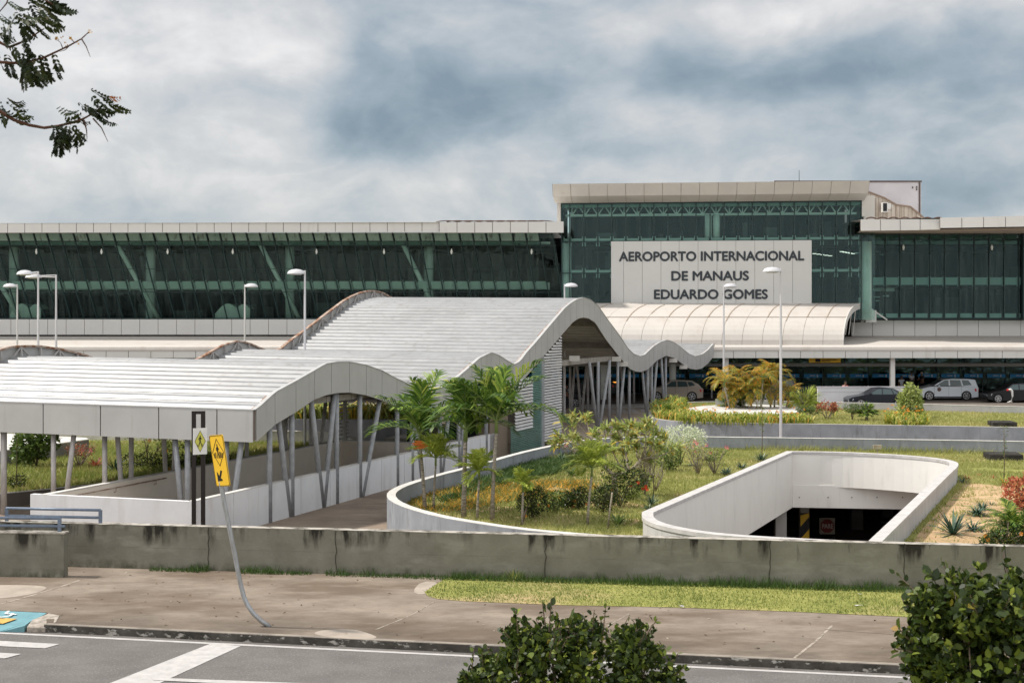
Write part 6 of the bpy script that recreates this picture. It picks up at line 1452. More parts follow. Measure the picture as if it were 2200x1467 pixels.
# ------------------------------------------------------------------ grass
blades('verge_grass', GSP, 60000, .158, (.03, .085), .016, M['grass_bright'], tintf=lambda x, y, t: np.clip(t-.02+.3*vnoise(x, y, .9)-.3*(vnoise(x, y, 3.3) < -.3)+.35*(vnoise(x, y, 2.1) > .62), 0, 1), hmul=lambda x, y: .6+.5*vnoise(x, y, 2.8).clip(-.6, 1.2)+.15)
xs_ = np.linspace((320-CX)/F*33, 15, 40)
blades('wall_foot_grass', [(x, front_d(x)-.30-.12*(x > -2)) for x in xs_]+[(x, front_d(x)-.005) for x in xs_[::-1]], 14000, .155, (.06, .24), .02, M['grass_dark'], lean=.35, mask=lambda x, y: (vnoise(x, y, 1.7) > -.35) | (x > -2), hmul=lambda x, y: .45+.55*(vnoise(x, y, 3.1) > -.1)+.25*(x > 0))
c = G(1105, 1246, .155)
t = rosette('grass_tuft', 'bright tall grass tuft by the crack at the foot of the wall', (c.x, c.y, .155), 90, .38, .014, M['grass_bright'], el=(.5, 1.45), curve=.8, cat='grass tuft', bias=.1, r0=.08, jit=.3)
sandp = [XY(G(x, y, .4)) for x, y in [(2075, 1038), (2120, 1040), (2200, 1048), (2420, 1062), (2420, 1185), (1960, 1182), (1965, 1155), (1995, 1120), (2035, 1080), (2058, 1052)]]
PO = [tuple(p) for p in PITO]
blades('lawn_grass', LAWN, 90000, .40, (.05, .15), .028, M['grass_lawn'], holes=[PO], mask=lambda x, y: (vnoise(x, y, .9) < .55) & (~inpoly(x, y, sandp) | (vnoise(x, y, 2.6) > .25) | (rng.random(len(x)) < .10)), tintf=lambda x, y, t: np.clip(t+.16*(x > 6)-.25*((x < 3) & (y > 44)), 0, 1))
wb = [Vector(XY(p)) for p in gw[:14]]; wbo = offset(wb, .75); wbi = offset(wb, .27)
blades('wall_foot_grass', [tuple(p) for p in wbi]+[tuple(p) for p in wbo[::-1]], 9000, .40, (.10, .34), .03, M['grass_lawn'], hmul=lambda x, y: .5+.6*(vnoise(x, y, 1.5) > 0))
blades('far_lawn_grass', L2, 45000, 1.10, (.05, .14), .04, M['grass_lawn'], tintf=lambda x, y, t: np.clip(t+.22, 0, 1))
blades('left_lawn_grass', LL, 45000, .38, (.08, .24), .035, M['grass_bright'], tintf=lambda x, y, t: np.clip(t+.16, 0, 1), mask=lambda x, y: y < 66)
blades('creeping_plants', [XY(G(x, y, .4)) for x, y in [(945, 1078), (1080, 1010), (1180, 975), (1260, 960), (1290, 975), (1190, 1020), (1100, 1035), (960, 1085)]], 9000, .4, (.10, .30), .06, M['grass_dark'], lean=.8, mask=lambda x, y: vnoise(x, y, 1.8) > -.3)
# orange flower carpet
fp = [XY(G(x, y, .4)) for x, y in [(875, 1085), (900, 1066), (980, 1050), (1040, 1040), (1120, 1036), (1260, 1036), (1285, 1050), (1240, 1066), (1120, 1076), (1040, 1090), (960, 1102), (900, 1098)]]
blades('flower_carpet', fp, 5200, .42, (.06, .20), .04, leafmat('carpet', [(0, (.10, .13, .03)), (.45, (.17, .19, .04)), (.6, (.50, .28, .04)), (1, (.70, .38, .05))], .6, .3), mask=lambda x, y: vnoise(x, y, 2.2) > -.35, lean=.9, tintf=lambda x, y, t: rng.random(len(x)))

# ------------------------------------------------------------------ palms of the near garden
def at(px, py, z=.4): q = G(px, py, z); return (q.x, q.y, z)
pg = 'palms in the curved garden beside the walkway'
palm('palm_tree', 'tall palm nearest the canopy, leftmost of the palm group', at(913, 1096), 1.95, 11, 2.0, .80, .085, M['leaf_palm'], lean=(-.15, 0), group=pg, nl=17, el=(.35, 1.48), droop=(.35, 1.45), trunk_r=.055)
palm('palm_tree', 'tall palm in the middle of the group, between the two fullest crowns', at(996, 1112), 2.2, 10, 1.75, .74, .08, M['leaf_palm'], lean=(.05, .1), group=pg, nl=17, el=(.35, 1.48), droop=(.35, 1.45))
palm('palm_tree', 'tallest palm on the right of the group, with the widest crown over the screen wall', at(1057, 1120), 2.5, 12, 2.1, .85, .09, M['leaf_palm'], lean=(.12, 0), group=pg, nl=17, el=(.35, 1.48), droop=(.35, 1.45), trunk_r=.055)
sg = 'small yellow green palms in the curved garden'
def spalm(label, px, py, h, fl, nf, lean, orange=False, m=None):
    t = palm('small_palm', label, at(px, py), h, nf, fl, fl*.55, .06, m or M['leaf_palm_light'], lean=lean, nl=17, el=(.1, 1.45), droop=(.3, 1.1), group=sg, trunk_r=.035, vee=.5, spread=50)
    return t
t = spalm('small bushy palm with one orange dead leaf, just right of the leftmost trunk', 931, 1097, 1.35, .85, 12, (.07, 0), m=M['leaf_palm_light'])
b = MB(); o_ = Vector((-.1, -.05, 1.95))
for k in range(8): a = math.pi+random.uniform(-.4, .35); b.add([o_, o_+Vector((math.cos(a)*.25, -.05, .08+math.sin(a)*.2)), o_+Vector((math.cos(a)*.55, -.05, math.sin(a)*.35+.02)), o_+Vector((math.cos(a)*.25, -.05, math.sin(a)*.2-.02))], [(0, 1, 2, 3)])
b.build('dead_leaf', mat('dead_orange', (.60, .17, .04), .7), t, recalc=False)
spalm('small round headed palm between the middle and right tall trunks', 1025, 1116, 1.15, .72, 11, (.06, 0))
spalm('smallest palm with a leaning pale stem, in front of the largest clipped bush', 1122, 1128, .92, .55, 8, (.02, 0))
spalm('small palm standing alone in the middle of the garden, with a ringed white stem', 1262, 1127, 1.35, .85, 13, (.12, 0))
b = MB(); c = at(1306, 1136); t = empty('bare_stake', c, label='thin pale bare stem beside the green rosette plant', cat='stake'); b.tube([(0, 0, 0), (.05, 0, .5), (.12, 0, 1.0)], [.03, .025, .02], 7); b.build('stem', M['bark_pale'], t, smooth=True)
b = MB(); c = at(1120, 1128); t = empty('broken_stake', c, label='short broken brown stake leaning on the smallest palm', cat='stake'); b.tube([(0, 0, 0), (.12, 0, .4), (.2, 0, .62)], [.04, .03, .02], 7); b.build('stem', M['bark'], t, smooth=True)
# frangipani
c = at(1322, 1068); t = empty('frangipani', c, label='wide open branched tree with pale yellow green leaf rosettes in the garden centre', cat='small tree'); bw = MB(); PT, PD = [], []
s_ = c[1]/F; O = Vector(c)
def rel(px, py, dy=0): return Vector(((px-CX)*s_-c[0], dy, HC-(py-HY)*s_-c[2]))
forks = [(rel(1318, 1020), .075), (rel(1300, 1000, .2), .05), (rel(1350, 1010, -.2), .055), (rel(1290, 965, .3), .04), (rel(1375, 985, -.3), .045), (rel(1345, 960, .5), .035)]
bw.tube([(0, 0, 0), rel(1322, 1045), forks[0][0]], [.11, .09, .075], 9)
for i, j in ((0, 1), (0, 2), (1, 3), (2, 4), (2, 5)): bw.tube([forks[i][0], (forks[i][0]+forks[j][0])/2+Vector((0, 0, -.05)), forks[j][0]], [forks[i][1], forks[j][1]*1.2, forks[j][1]], 7)
tips = [(1, 1232, 940), (3, 1196, 932), (3, 1190, 950), (3, 1215, 905), (3, 1232, 900), (3, 1262, 903), (3, 1275, 930), (1, 1300, 925), (5, 1322, 916), (5, 1340, 922), (5, 1352, 912), (4, 1384, 908), (4, 1398, 917), (4, 1412, 930), (4, 1428, 945), (4, 1448, 958), (4, 1420, 968), (4, 1390, 950), (5, 1362, 938), (5, 1330, 945), (2, 1310, 960), (4, 1368, 965), (2, 1395, 985), (1, 1250, 955), (5, 1375, 925), (4, 1405, 955), (5, 1348, 950), (2, 1340, 975)]
for k, px, py in tips:
    f = forks[k][0]; e = rel(px, py, random.uniform(-.9, .9)); m_ = (f+e)/2+Vector((random.uniform(-.1, .1), random.uniform(-.1, .1), -.12)); bw.tube([f, m_, e], [.035, .024, .014], 6)
    for cc, cnt in ((e, 30), ((m_+e*2)/3+Vector((random.uniform(-.1, .1), 0, .05)), 14)):
        ax = (e-m_).normalized(); d_ = rdir(cnt)+np.array(ax)*.75+np.array([0, 0, .15]); PT.append(np.array(cc)+rng.normal(0, .05, (cnt, 3))); PD.append(d_)
PT, PD = np.concatenate(PT), np.concatenate(PD); n_ = len(PT)
v, f, tn = leaves(PT, PD, np.tile([0, 0, 1.0], (n_, 1))+rng.normal(0, .4, (n_, 3)), .18+.17*rng.random(n_), .07, np.clip(rng.random(n_)*.95+.08, 0, 1)); npmesh('foliage', v, f, M['leaf_pale'], t, tint=tn); bw.build('trunk', M['bark_pale'], t, smooth=True)
# clipped bushes, ixora, agaves, etc
def ball(label, px, py, r, h, m=None, fl=None, n=1500, name='clipped_bush', cat='shrub', z=.4, Lf=.06, group=None, bias=-.1, lob=None):
    c = at(px, py, z); lb = lob or [(0, 0, h*.55, r, r, h*.5), (r*.3, 0, h*.6, r*.75, r*.8, h*.42), (-r*.35, .05, h*.5, r*.7, r*.8, h*.42)]
    return bush(name, label, c, lb, n, Lf, Lf*.5, m or M['leaf_dark'], cat=cat, flowers=fl, shell=.6, stems=4, stem_r=.02, bias=bias, group=group)
cg = 'round clipped bushes on the near lawn'
ball('largest dark clipped bush, behind the smallest palm', 1144, 1112, .42, .85, fl=(M['flower_orange'], 3, .04), n=2300, group=cg)
ball('clipped bush with a pale variegated plant on top, second in the row', 1190, 1100, .30, .62, m=M['leaf_mid'], n=1100, group=cg)
ball('small clipped bush in the middle of the row, before the orange carpet', 1217, 1094, .22, .5, n=900, group=cg)
ball('clipped bush with red orange flowers on its left side', 1243, 1093, .33, .62, fl=(M['flower_red'], 4, .045), n=1500, group=cg)
ball('dark egg shaped clipped bush right of the lone small palm', 1298, 1100, .36, .78, n=1900, group=cg)
rosette('variegated_plant', 'cream striped leafy tuft on top of the clipped row', (at(1195, 1100)[0], at(1195, 1100)[1]-.1, .85), 40, .36, .03, M['leaf_pale'], el=(.2, 1.3), curve=1.2, cat='plant', bias=.3)
ball('tall loose shrub with scattered scarlet flowers under the frangipani', 1330, 1090, .45, 1.45, fl=(M['flower_red'], 6, .05), n=1700, name='flowering_shrub', Lf=.08, bias=0, lob=[(0, 0, .5, .35, .35, .45), (.35, .1, .75, .45, .35, .35), (-.25, .1, .95, .3, .3, .4), (.7, .2, .85, .3, .3, .3), (.2, 0, 1.2, .25, .25, .25)])
ball('pale low shrub at the foot of the scarlet flowered shrub', 1360, 1075, .3, .5, m=M['leaf_pale'], n=500, name='pale_shrub', Lf=.09, fl=(M['flower_red'], 2, .05))
ball('white flowering bush in front of the garden wall, right of the frangipani', 1462, 1000, .9, 1.5, m=M['leaf_white'], n=3600, name='white_bush', Lf=.075, z=.4, lob=[(0, 0, 1.15, .8, .6, .42), (.5, 0, 1.05, .5, .5, .40), (-.4, 0, .9, .5, .5, .35)], bias=.15)
ball('dark green undergrowth below the white flowering bush', 1438, 1012, .45, .9, m=M['leaf_mid'], n=1200, name='undergrowth', Lf=.08, bias=0)
def twig_tree(label, px, py, h, spread, n, m, fl, z=.4, name='flowering_shrub', Lf=.07, nb=9, cat='shrub'):
    c = at(px, py, z); t = empty(name, c, label=label, cat=cat); b = MB(); PT, PD = [], []; ftips = []
    for k in range(nb):
        a = random.uniform(0, 6.28); e = Vector((math.cos(a)*spread*random.uniform(.4, 1), math.sin(a)*spread*.6, h*random.uniform(.65, 1.05))); m_ = e*.5+Vector((random.uniform(-.08, .08), 0, .02)); b.tube([(0, 0, 0), m_, e], [.022, .014, .006], 6); ftips.append(e)
        for j in range(3): a2 = random.uniform(0, 6.28); e2 = m_+(e-m_)*random.random()+Vector((math.cos(a2)*spread*.35, math.sin(a2)*spread*.3, h*.15)); b.tube([m_, e2], [.008, .004], 5); ftips.append(e2)
    for e in ftips: k = n//len(ftips); PT.append(np.array(e)*np.ones((k, 3))*(1-rng.random((k, 1))*.25)+rng.normal(0, .06, (k, 3))); PD.append(rdir(k)+np.array([0, 0, .4]))
    PT, PD = np.concatenate(PT), np.concatenate(PD); k = len(PT)
    v, f, tn = leaves(PT, PD, rdir(k)+np.array([0, 0, .8]), Lf*(.7+.6*rng.random(k)), Lf*.45, rng.random(k)); npmesh('foliage', v, f, m, t, tint=tn); b.build('stem', M['bark_pale'], t, smooth=True)
    if fl:
        b = MB()
        for e in random.sample(ftips, min(len(ftips), fl[1])):
            for k in range(5): a = k*1.2566; b.add([e, e+Vector((math.cos(a), -.3, math.sin(a)))*fl[2], e+Vector((math.cos(a+.6), -.5, math.sin(a+.6)))*fl[2]*1.1], [(0, 1, 2)])
        b.build('flower', fl[0], t, recalc=False)
    return t
twig_tree('spindly shrub with pink flowers left of the light well wall', 1500, 1021, 1.35, .7, 330, M['leaf_pale'], (M['flower_pink'], 8, .07))
twig_tree('low loose shrub beside the pink flowered one, by the wall of the light well', 1535, 1020, 1.0, .6, 420, M['leaf_mid'], (M['flower_pink'], 3, .06))
twig_tree('pink flowering plant in the dark leaves at the back corner of the garden', 1228, 985, .8, .7, 260, M['leaf_mid'], (M['flower_pink'], 6, .08))
twig_tree('bare branching shrub with grey stems behind the frangipani', 1385, 1062, 1.9, .5, 120, M['leaf_mid'], None, nb=14)
twig_tree('small leafless twisted shrub near the spiky dark rosette', 1408, 1056, 1.0, .5, 20, M['leaf_mid'], None, nb=8)
def sapling(label, px, py, h, z=.4):
    c = at(px, py, z); t = empty('sapling', c, label=label, cat='sapling'); b = MB(); b.tube([(0, 0, 0), (.02, 0, h*.5), (0, 0, h)], [.018, .014, .006], 6); b.build('stem', M['bark'], t, smooth=True)
    k = 60; zz = h*(.35+.65*rng.random(k)); p = np.stack([np.zeros(k), np.zeros(k), zz], 1); d_ = rdir(k); d_[:, 2] = abs(d_[:, 2])*.5; v, f, tn = leaves(p, d_, np.tile([0, 0, 1.], (k, 1)), .06+.16*rng.random(k), .03, rng.random(k)); npmesh('foliage', v, f, M['leaf_mid'], t, tint=tn)
sapling('thin upright sapling rising past the frangipani crown, in the dark rosette', 1404, 1080, 2.6)
sapling('thin tall sapling in front of the two garden walls, left of the tall lamp', 1637, 985, 2.6)
sapling('thin sapling at the right, rising in front of the dark chamber block', 2157, 1030, 1.9)
ag = 'spiky green rosette plants on the lawns'
def aga(label, px, py, n, L_, W_, z=.4, m=None, **k): return rosette('agave', label, at(px, py, z), n, L_, W_, m or M['leaf_agave'], group=ag, **k)
aga('large spiky agave on bare earth, nearest the boundary wall at the right', 2048, 1148, 42, .95, .085)
aga('agave clump just right of the large one', 2090, 1140, 60, .55, .05, curve=1.5)
aga('dense round agave clump above the large agave', 2100, 1108, 80, .50, .06, curve=1.0)
aga('agave behind the dense clump, with purplish tips', 2110, 1095, 46, .5, .05, curve=.9)
aga('broad leaved green rosette beside the bare pale stem', 1328, 1128, 18, .5, .10, m=M['leaf_mid'])
aga('dark spiky rosette by the rounded end of the light well', 1400, 1085, 30, .62, .045)
aga('dark strappy clump at the very edge of the light well rim', 1392, 1096, 26, .4, .045, curve=1.5)
aga('dark agave by the pink shrub at the back of the garden', 1490, 1003, 30, .45, .06, curve=1.)
aga('blue green agave halfway along the light well wall', 1560, 1021, 40, .55, .06, curve=.7)
aga('blue green agave further up along the light well wall', 1594, 1008, 34, .5, .06, curve=.7)
aga('dark red tinged spiky clump below the thin tall sapling', 1636, 992, 50, .7, .05, curve=.6)
aga('lone agave tuft in the grass near the curved back wall', 1172, 1000, 16, .35, .05)
aga('dark arching agave in front of the pink flowers at the back', 1207, 992, 40, .75, .06, curve=1.1)
aga('dark upright strap plant between palms and flower carpet', 1078, 1045, 24, .6, .07, m=M['grass_dark'])
aga('dark clump behind the smallest palm crown', 1228, 1022, 30, .5, .06, m=M['grass_dark'])
bg = 'orange and red bromeliads on the bare earth'
def bro(label, px, py, n, L_, W_, z=.4, m=None): return rosette('bromeliad', label, at(px, py, z), n, L_, W_, m or M['leaf_red'], el=(.3, 1.3), curve=.8, group=bg)
bro('orange bromeliad tuft beside the right corner of the light well', 2078, 1030, 12, .32, .05)
bro('dark green bromeliad at the right corner of the light well', 2068, 1038, 12, .42, .06, m=M['leaf_agave'])
bro('tiny orange bromeliad in the grass beyond the light well corner', 2102, 1022, 14, .18, .04)
bro('orange bromeliad left of the strappy plant at the right', 2134, 1028, 14, .28, .04)
rosette('strap_plant', 'strappy yellow green plant with arching leaves at the foot of the right sapling', at(2158, 1042), 44, .75, .035, M['leaf_yellow'], el=(.4, 1.3), curve=1.2, cat='plant')
aga('small sprout on the bare earth above the agave clumps', 2131, 1085, 12, .25, .04)
# right cluster
palm('bushy_palm', 'bushy low palm cut off by the right edge, over the boundary wall', at(2178, 1162), .25, 26, 1.15, .34, .04, M['leaf_palm'], nl=20, el=(.0, 1.3), droop=(.8, 1.5), cat='palm', shaft=False, trunk_r=.06)
ball('red leaved shrub above the bushy palm at the right edge', 2200, 1095, .55, .95, m=M['leaf_red'], n=900, name='red_shrub', Lf=.13, bias=.2)
ball('low dark ground bush with orange flowers behind the boundary wall at the right', 2165, 1176, .8, .45, fl=(M['flower_orange'], 14, .05), n=2200, name='ground_bush', Lf=.07, lob=[(0, 0, .2, .6, .3, .25), (.8, 0, .25, .6, .3, .3), (-.3, 0, .12, .4, .3, .18)])
# far planting bed
hp = [XY(G(x, y, 1.1)) for x, y in [(1400, 888), (1425, 876), (1455, 876), (1480, 895), (1560, 902), (1640, 902), (1715, 902), (1745, 907), (1745, 914), (1600, 914), (1470, 911), (1408, 903)]]
straps('strap_hedge', hp, 3400, 1.1, .62, .07, M['leaf_yellow'], label='yellow green strap leaved hedge along the rounded planter wall', cat='hedge', flowers=(M['flower_orange'], 40, .06), bias=.0)
hp = [XY(G(x, y, 1.1)) for x, y in [(1402, 885), (1450, 873), (1480, 880), (1450, 894), (1410, 898)]]
straps('strap_hedge', hp, 900, 1.1, .95, .07, M['leaf_yellow'], bias=-.15, label='taller strap leaved hedge at the rounded left end of the planter', cat='hedge')
hp = [XY(G(x, y, 1.1)) for x, y in [(1900, 912), (1910, 900), (1950, 894), (1985, 900), (1996, 914), (1950, 918)]]
straps('strap_bush', hp, 1100, 1.1, .62, .07, M['leaf_yellow'], label='round strap leaved bush with orange flowers in front of the pale green bush', cat='shrub', flowers=(M['flower_orange'], 14, .07), lean=.8)
st_ = [(random.uniform(-1.9, 1.9), random.uniform(-1.1, 1.1), random.uniform(.5, 1.9), random.uniform(-.35, .35), random.uniform(-.1, .1), 8) for _ in range(17)]
palm('golden_palm_clump', 'many stemmed golden yellow palm clump on the oval slab', at(1632, 884, 1.1), 2, 8, 1.35, .46, .045, M['leaf_gold'], stems=st_, nl=15, el=(.1, 1.35), droop=(1.2, 2.2), trunk_r=.05, cat='palm', vee=.1)
def fanpalm(label, px, py, z, R_, n, h, m=M['leaf_palm']):
    c = at(px, py, z); t = empty('fan_palm', c, label=label, cat='palm', group='small fan palms'); Q, T_ = [], []; b = MB(); b.tube([(0, 0, 0), (0, 0, h)], [.08, .07], 8)
    for i in range(n):
        az = i*2.399; e = rng.uniform(.05, 1.3); L_ = R_*rng.uniform(.45, .7); d_ = np.array([math.cos(az)*math.cos(e), math.sin(az)*math.cos(e), math.sin(e)]); o_ = np.array([0, 0, h])+d_*L_; sd = np.cross(d_, [0, 0, 1]); sd /= np.linalg.norm(sd); b.tube([(0, 0, h), tuple(o_)], [.014, .008], 5)
        for k in range(15):
            a = R(-110+220*k/14); q_ = d_*math.cos(a)+sd*math.sin(a)+np.array([0, 0, -.15-.2*abs(a)]); q_ /= np.linalg.norm(q_); w = np.cross(q_, d_+np.array([.01, .01, .3])); w /= np.linalg.norm(w)+1e-9; w *= .028; l = R_*.55; m_ = o_+q_*l*.5; ee = o_+q_*l+np.array([0, 0, -.12*l])
            Q.append([o_-w*.3, o_+w*.3, m_+w, m_-w]); Q.append([m_-w, m_+w, ee+w*.1, ee-w*.1]); cc = rng.random(); T_ += [cc, cc]
    Q = np.array(Q); npmesh('crown', Q.reshape(-1, 3), np.arange(len(Q)*4).reshape(-1, 4), m, t, tint=np.array(T_)); b.build('trunk', M['palm_trunk'], t, smooth=True); return t
fanpalm('grey green fan palm at the left foot of the golden clump', 1578, 880, 1.1, 1.1, 26, .2)
fanpalm('bright fan palm right of the tall lamp pole', 1730, 880, 1.1, 1.2, 24, .2, M['leaf_palm_light'])
fanpalm('small dark fan palm beside the clipped topiary', 1862, 904, 1.1, .65, 22, .35)
ball('little clipped topiary tree with a visible forked stem', 1830, 904, .36, .75, m=M['leaf_mid'], n=1000, z=1.1, name='topiary', lob=[(0, 0, .62, .42, .4, .24), (.15, 0, .6, .3, .3, .2)])
ball('pale feathery upright bush in front of the white people carrier', 1955, 898, .7, 1.75, m=M['leaf_pale'], n=3200, z=1.1, name='pale_bush', Lf=.14, lob=[(0, 0, .6, .62, .6, .55), (.1, 0, 1.1, .45, .45, .5), (-.15, 0, 1.0, .45, .4, .4), (0, 0, 1.5, .22, .22, .32)], bias=0)
twig_tree('reddish twiggy plant right of the bright fan palm', 1777, 901, .85, .6, 500, M['leaf_red'], None, z=1.1, Lf=.12)
rosette('strap_plant', 'pink striped upright strap plant behind the reddish twiggy plant', at(1793, 896, 1.1), 26, 1.15, .05, M['leaf_pale'], el=(.7, 1.4), curve=.3, cat='plant')
twig_tree('grey green low shrub left of the reddish twiggy plant', 1735, 903, .65, .8, 700, M['leaf_mid'], (M['flower_orange'], 3, .05), z=1.1, Lf=.1)
# left garden under the canopy
ball('bushy broad leaved shrub before the low concrete box, in the left lawn', 78, 1004, .8, 1.7, m=M['leaf_mid'], n=1500, z=.38, name='leafy_shrub', Lf=.20, bias=-.05, lob=[(0, 0, 1.0, .8, .6, .6), (.3, 0, 1.3, .6, .5, .4), (-.4, 0, .7, .5, .5, .5)])
sapling('thin dark sapling by the left canopy post', 35, 1045, 1.8, .38)
ball('small round bush at the foot of the left sapling', 36, 1050, .32, .45, n=600, z=.38)
twig_tree('twisted twiggy shrub with dry red leaves in the left lawn', 170, 1005, 1.0, .8, 420, M['leaf_red'], (M['flower_pink'], 3, .06), z=.38, nb=14)
bro('orange red bromeliad clump in the left lawn', 206, 1004, 46, .75, .07, .38)
aga('spiky agave with a tall stem between the left canopy posts', 247, 1012, 44, .85, .07, .38)
ball('open light green shrub above the dark hedge at the left', 318, 1000, .9, 1.5, m=M['leaf_pale'], n=900, z=.38, name='loose_shrub', Lf=.11, fl=(M['flower_orange'], 6, .07), bias=-.1, lob=[(0, .6, 1.0, 1.1, .5, .6), (.9, .6, 1.0, .8, .5, .5)])
c = at(340, 1006, .38); bush('low_hedge', 'low dark clipped hedge beside the left parapet', c, [(x, x*.25, .3, .55, .4, .32) for x in np.linspace(-.9, 2.2, 7)], 4200, .07, .035, M['leaf_dark'], cat='hedge', stems=5, bias=-.12, stem_r=.015)
bro('red bromeliad at the top of the left parapet', 366, 1016, 20, .4, .06, .38); bro('second red bromeliad tucked behind the left parapet', 238, 1036, 16, .3, .05, .38)
hp = [(p.x, p.y+.25) for p in DWL]+[(p.x, p.y+1.8) for p in reversed(DWL)]
hp = [XY(Vector(((px-CX)*d_/F, d_, 0))) for px, d_ in ((560, 70.5), (905, 70), (905, 72.5), (560, 73))]
straps('strap_hedge', hp, 2400, 1.1, 1.1, .12, M['leaf_pale'], bias=.1, label='strap leaved hedge seen through the first canopy arch', cat='hedge')

# ------------------------------------------------------------------ foreground shrubs
def fgbush(label, px, d, lobes_px, n, leaf, tws, m):
    s_ = d/F; c = Vector(((px-CX)*s_, d, 1.6)); lb = [((x-px)*s_, dy, HC-(y-HY)*s_-1.6, rx*s_, rd, ry*s_) for x, y, rx, ry, dy, rd in lobes_px]
    base_l = list(lb)
    for l in base_l:
        for _ in range(7):
            dd = rdir(1)[0]; dd[2] = abs(dd[2])*.9; k = random.uniform(.22, .38); lb.append((l[0]+dd[0]*l[3]*.95, l[1]+dd[1]*l[4]*.95, l[2]+dd[2]*l[5]*.95, l[3]*k, l[4]*k, l[5]*k*1.15))
    tp, td = [], []; t_b = MB()
    for x, y, x2, y2 in tws:
        a = np.array([(x-px)*s_, 0, HC-(y-HY)*s_-1.6]); e = np.array([(x2-px)*s_, random.uniform(-.1, .1), HC-(y2-HY)*s_-1.6]); k = 22; f_ = rng.random((k, 1)); tp.append(a+(e-a)*f_+rng.normal(0, .008, (k, 3))); td.append(rdir(k)*.8+(e-a)/np.linalg.norm(e-a)*.7); t_b.tube([tuple(a), tuple(e)], [.006, .003], 5)
    for _ in range(26):
        l = random.choice(base_l); dd = rdir(1)[0]; dd[2] = abs(dd[2])+.2; dd /= np.linalg.norm(dd); a = np.array(l[:3])+dd*np.array(l[3:6])*.85; e = a+dd*random.uniform(.10, .24)+np.array([0, 0, .05]); k = random.randint(7, 15); f_ = rng.random((k, 1)); tp.append(a+(e-a)*f_+rng.normal(0, .006, (k, 3))); td.append(rdir(k)*.8+dd*.6); t_b.tube([tuple(a), tuple(e)], [.006, .003], 5)
    t = bush('shrub', label, tuple(c), lb, n, leaf, leaf*.62, m, cat='shrub', stems=9, up=.25, shell=.35, gap=19, stem_r=.022, bias=.0, extra_tw=(np.concatenate(tp), np.concatenate(td)))
    t_b.build('twig', M['bark'], t); return t
fgbush('dense dark green shrub with small round leaves at the bottom centre of the view', 1240, 10, [(1170, 1430, 80, 60, 0, .4), (1285, 1440, 95, 75, .1, .45), (1105, 1440, 55, 50, -.1, .3), (1050, 1470, 50, 38, 0, .3), (1395, 1450, 60, 50, .1, .35), (1362, 1402, 40, 42, .1, .22), (1118, 1385, 42, 34, 0, .22), (1178, 1378, 34, 30, 0, .2), (1248, 1376, 42, 40, .1, .25), (1240, 1570, 230, 110, 0, .6), (1430, 1490, 35, 40, 0, .3), (1010, 1470, 22, 26, 0, .2)], 13500, .052,
       [(1270, 1380, 1276, 1306), (1270, 1385, 1280, 1330), (1360, 1390, 1372, 1324), (1340, 1385, 1385, 1345), (1180, 1380, 1152, 1334), (1110, 1420, 1095, 1342), (1120, 1400, 1132, 1335), (1220, 1370, 1228, 1322), (1400, 1420, 1418, 1378), (1420, 1450, 1455, 1398), (1040, 1460, 1036, 1398), (1020, 1480, 996, 1440), (1440, 1460, 1468, 1425), (1205, 1370, 1200, 1330)], M['leaf_dark'])
fgbush('large dark glossy shrub filling the bottom right corner', 2110, 8.5, [(2110, 1335, 105, 75, 0, .35), (2200, 1310, 110, 75, 0, .35), (2040, 1390, 80, 70, 0, .3), (2015, 1310, 45, 42, .0, .2), (2065, 1275, 40, 34, 0, .2), (2130, 1440, 170, 90, 0, .4), (2220, 1420, 120, 120, 0, .4), (2060, 1460, 90, 70, 0, .3), (2160, 1600, 200, 140, 0, .5)], 13000, .062,
       [(2040, 1310, 2000, 1232), (2080, 1290, 2062, 1222), (2120, 1270, 2110, 1224), (2170, 1270, 2182, 1222), (1980, 1340, 1944, 1290), (1960, 1380, 1926, 1345), (1960, 1400, 1920, 1392), (1990, 1440, 1945, 1432), (2010, 1300, 1985, 1262), (2020, 1480, 1962, 1462)], M['leaf_dark'])

# ------------------------------------------------------------------ overhanging tree, top left
DT = 8.0
tr = empty('tree', (-8.2, 7.4, 1.6), label='feathery leaved tree whose branches hang into the top left corner', cat='tree'); TO = Vector((-8.2, 7.4, 1.6))
b = MB(); b.tube([(0, 0, -.1), (.05, 0, 2), (.2, .1, 4.0), (.6, 0, 6.2)], [.2, .16, .13, .07], 12); b.build('trunk', M['bark'], tr, smooth=True)
def TP(px, py, dy=0): return P(px, py, DT+dy)-TO
brs = [([(-320, -120), (-60, 40), (0, 92), (20, 102), (45, 92), (70, 78), (95, 62)], .008), ([(-320, -120), (-80, 100), (0, 134), (30, 136), (62, 133), (95, 124), (125, 110), (150, 98), (175, 84), (190, 70)], .007),
       ([(-320, -120), (-100, 180), (0, 240), (30, 258), (62, 269), (95, 275), (125, 271), (155, 264), (180, 255), (200, 244), (215, 232)], .009), ([(-320, -120), (-60, -40), (0, 25), (14, 8), (24, -20)], .006), ([(-320, -120), (-40, -60), (60, -20), (110, 8), (140, 22)], .007),
       ([(175, 84), (185, 100), (194, 123)], .003), ([(180, 258), (186, 280), (187, 300)], .0035), ([(200, 255), (218, 275), (232, 305)], .0035), ([(150, 98), (140, 108), (128, 112)], .002), ([(135, 105), (130, 92), (117, 82)], .002), ([(160, 92), (152, 84), (148, 78)], .002)]
b = MB()
for pts, r_ in brs:
    q_ = [TP(x, y) for x, y in pts]; b.tube(q_, [r_*(1.6-1.2*i/(len(q_)-1)) for i in range(len(q_))], 6)
b.tube([(.6, 0, 6.2), TP(-320, -120)], [.07, .02], 8)
b.build('branch', mat('twig_brown', (.07, .03, .02), .8), tr, smooth=True)
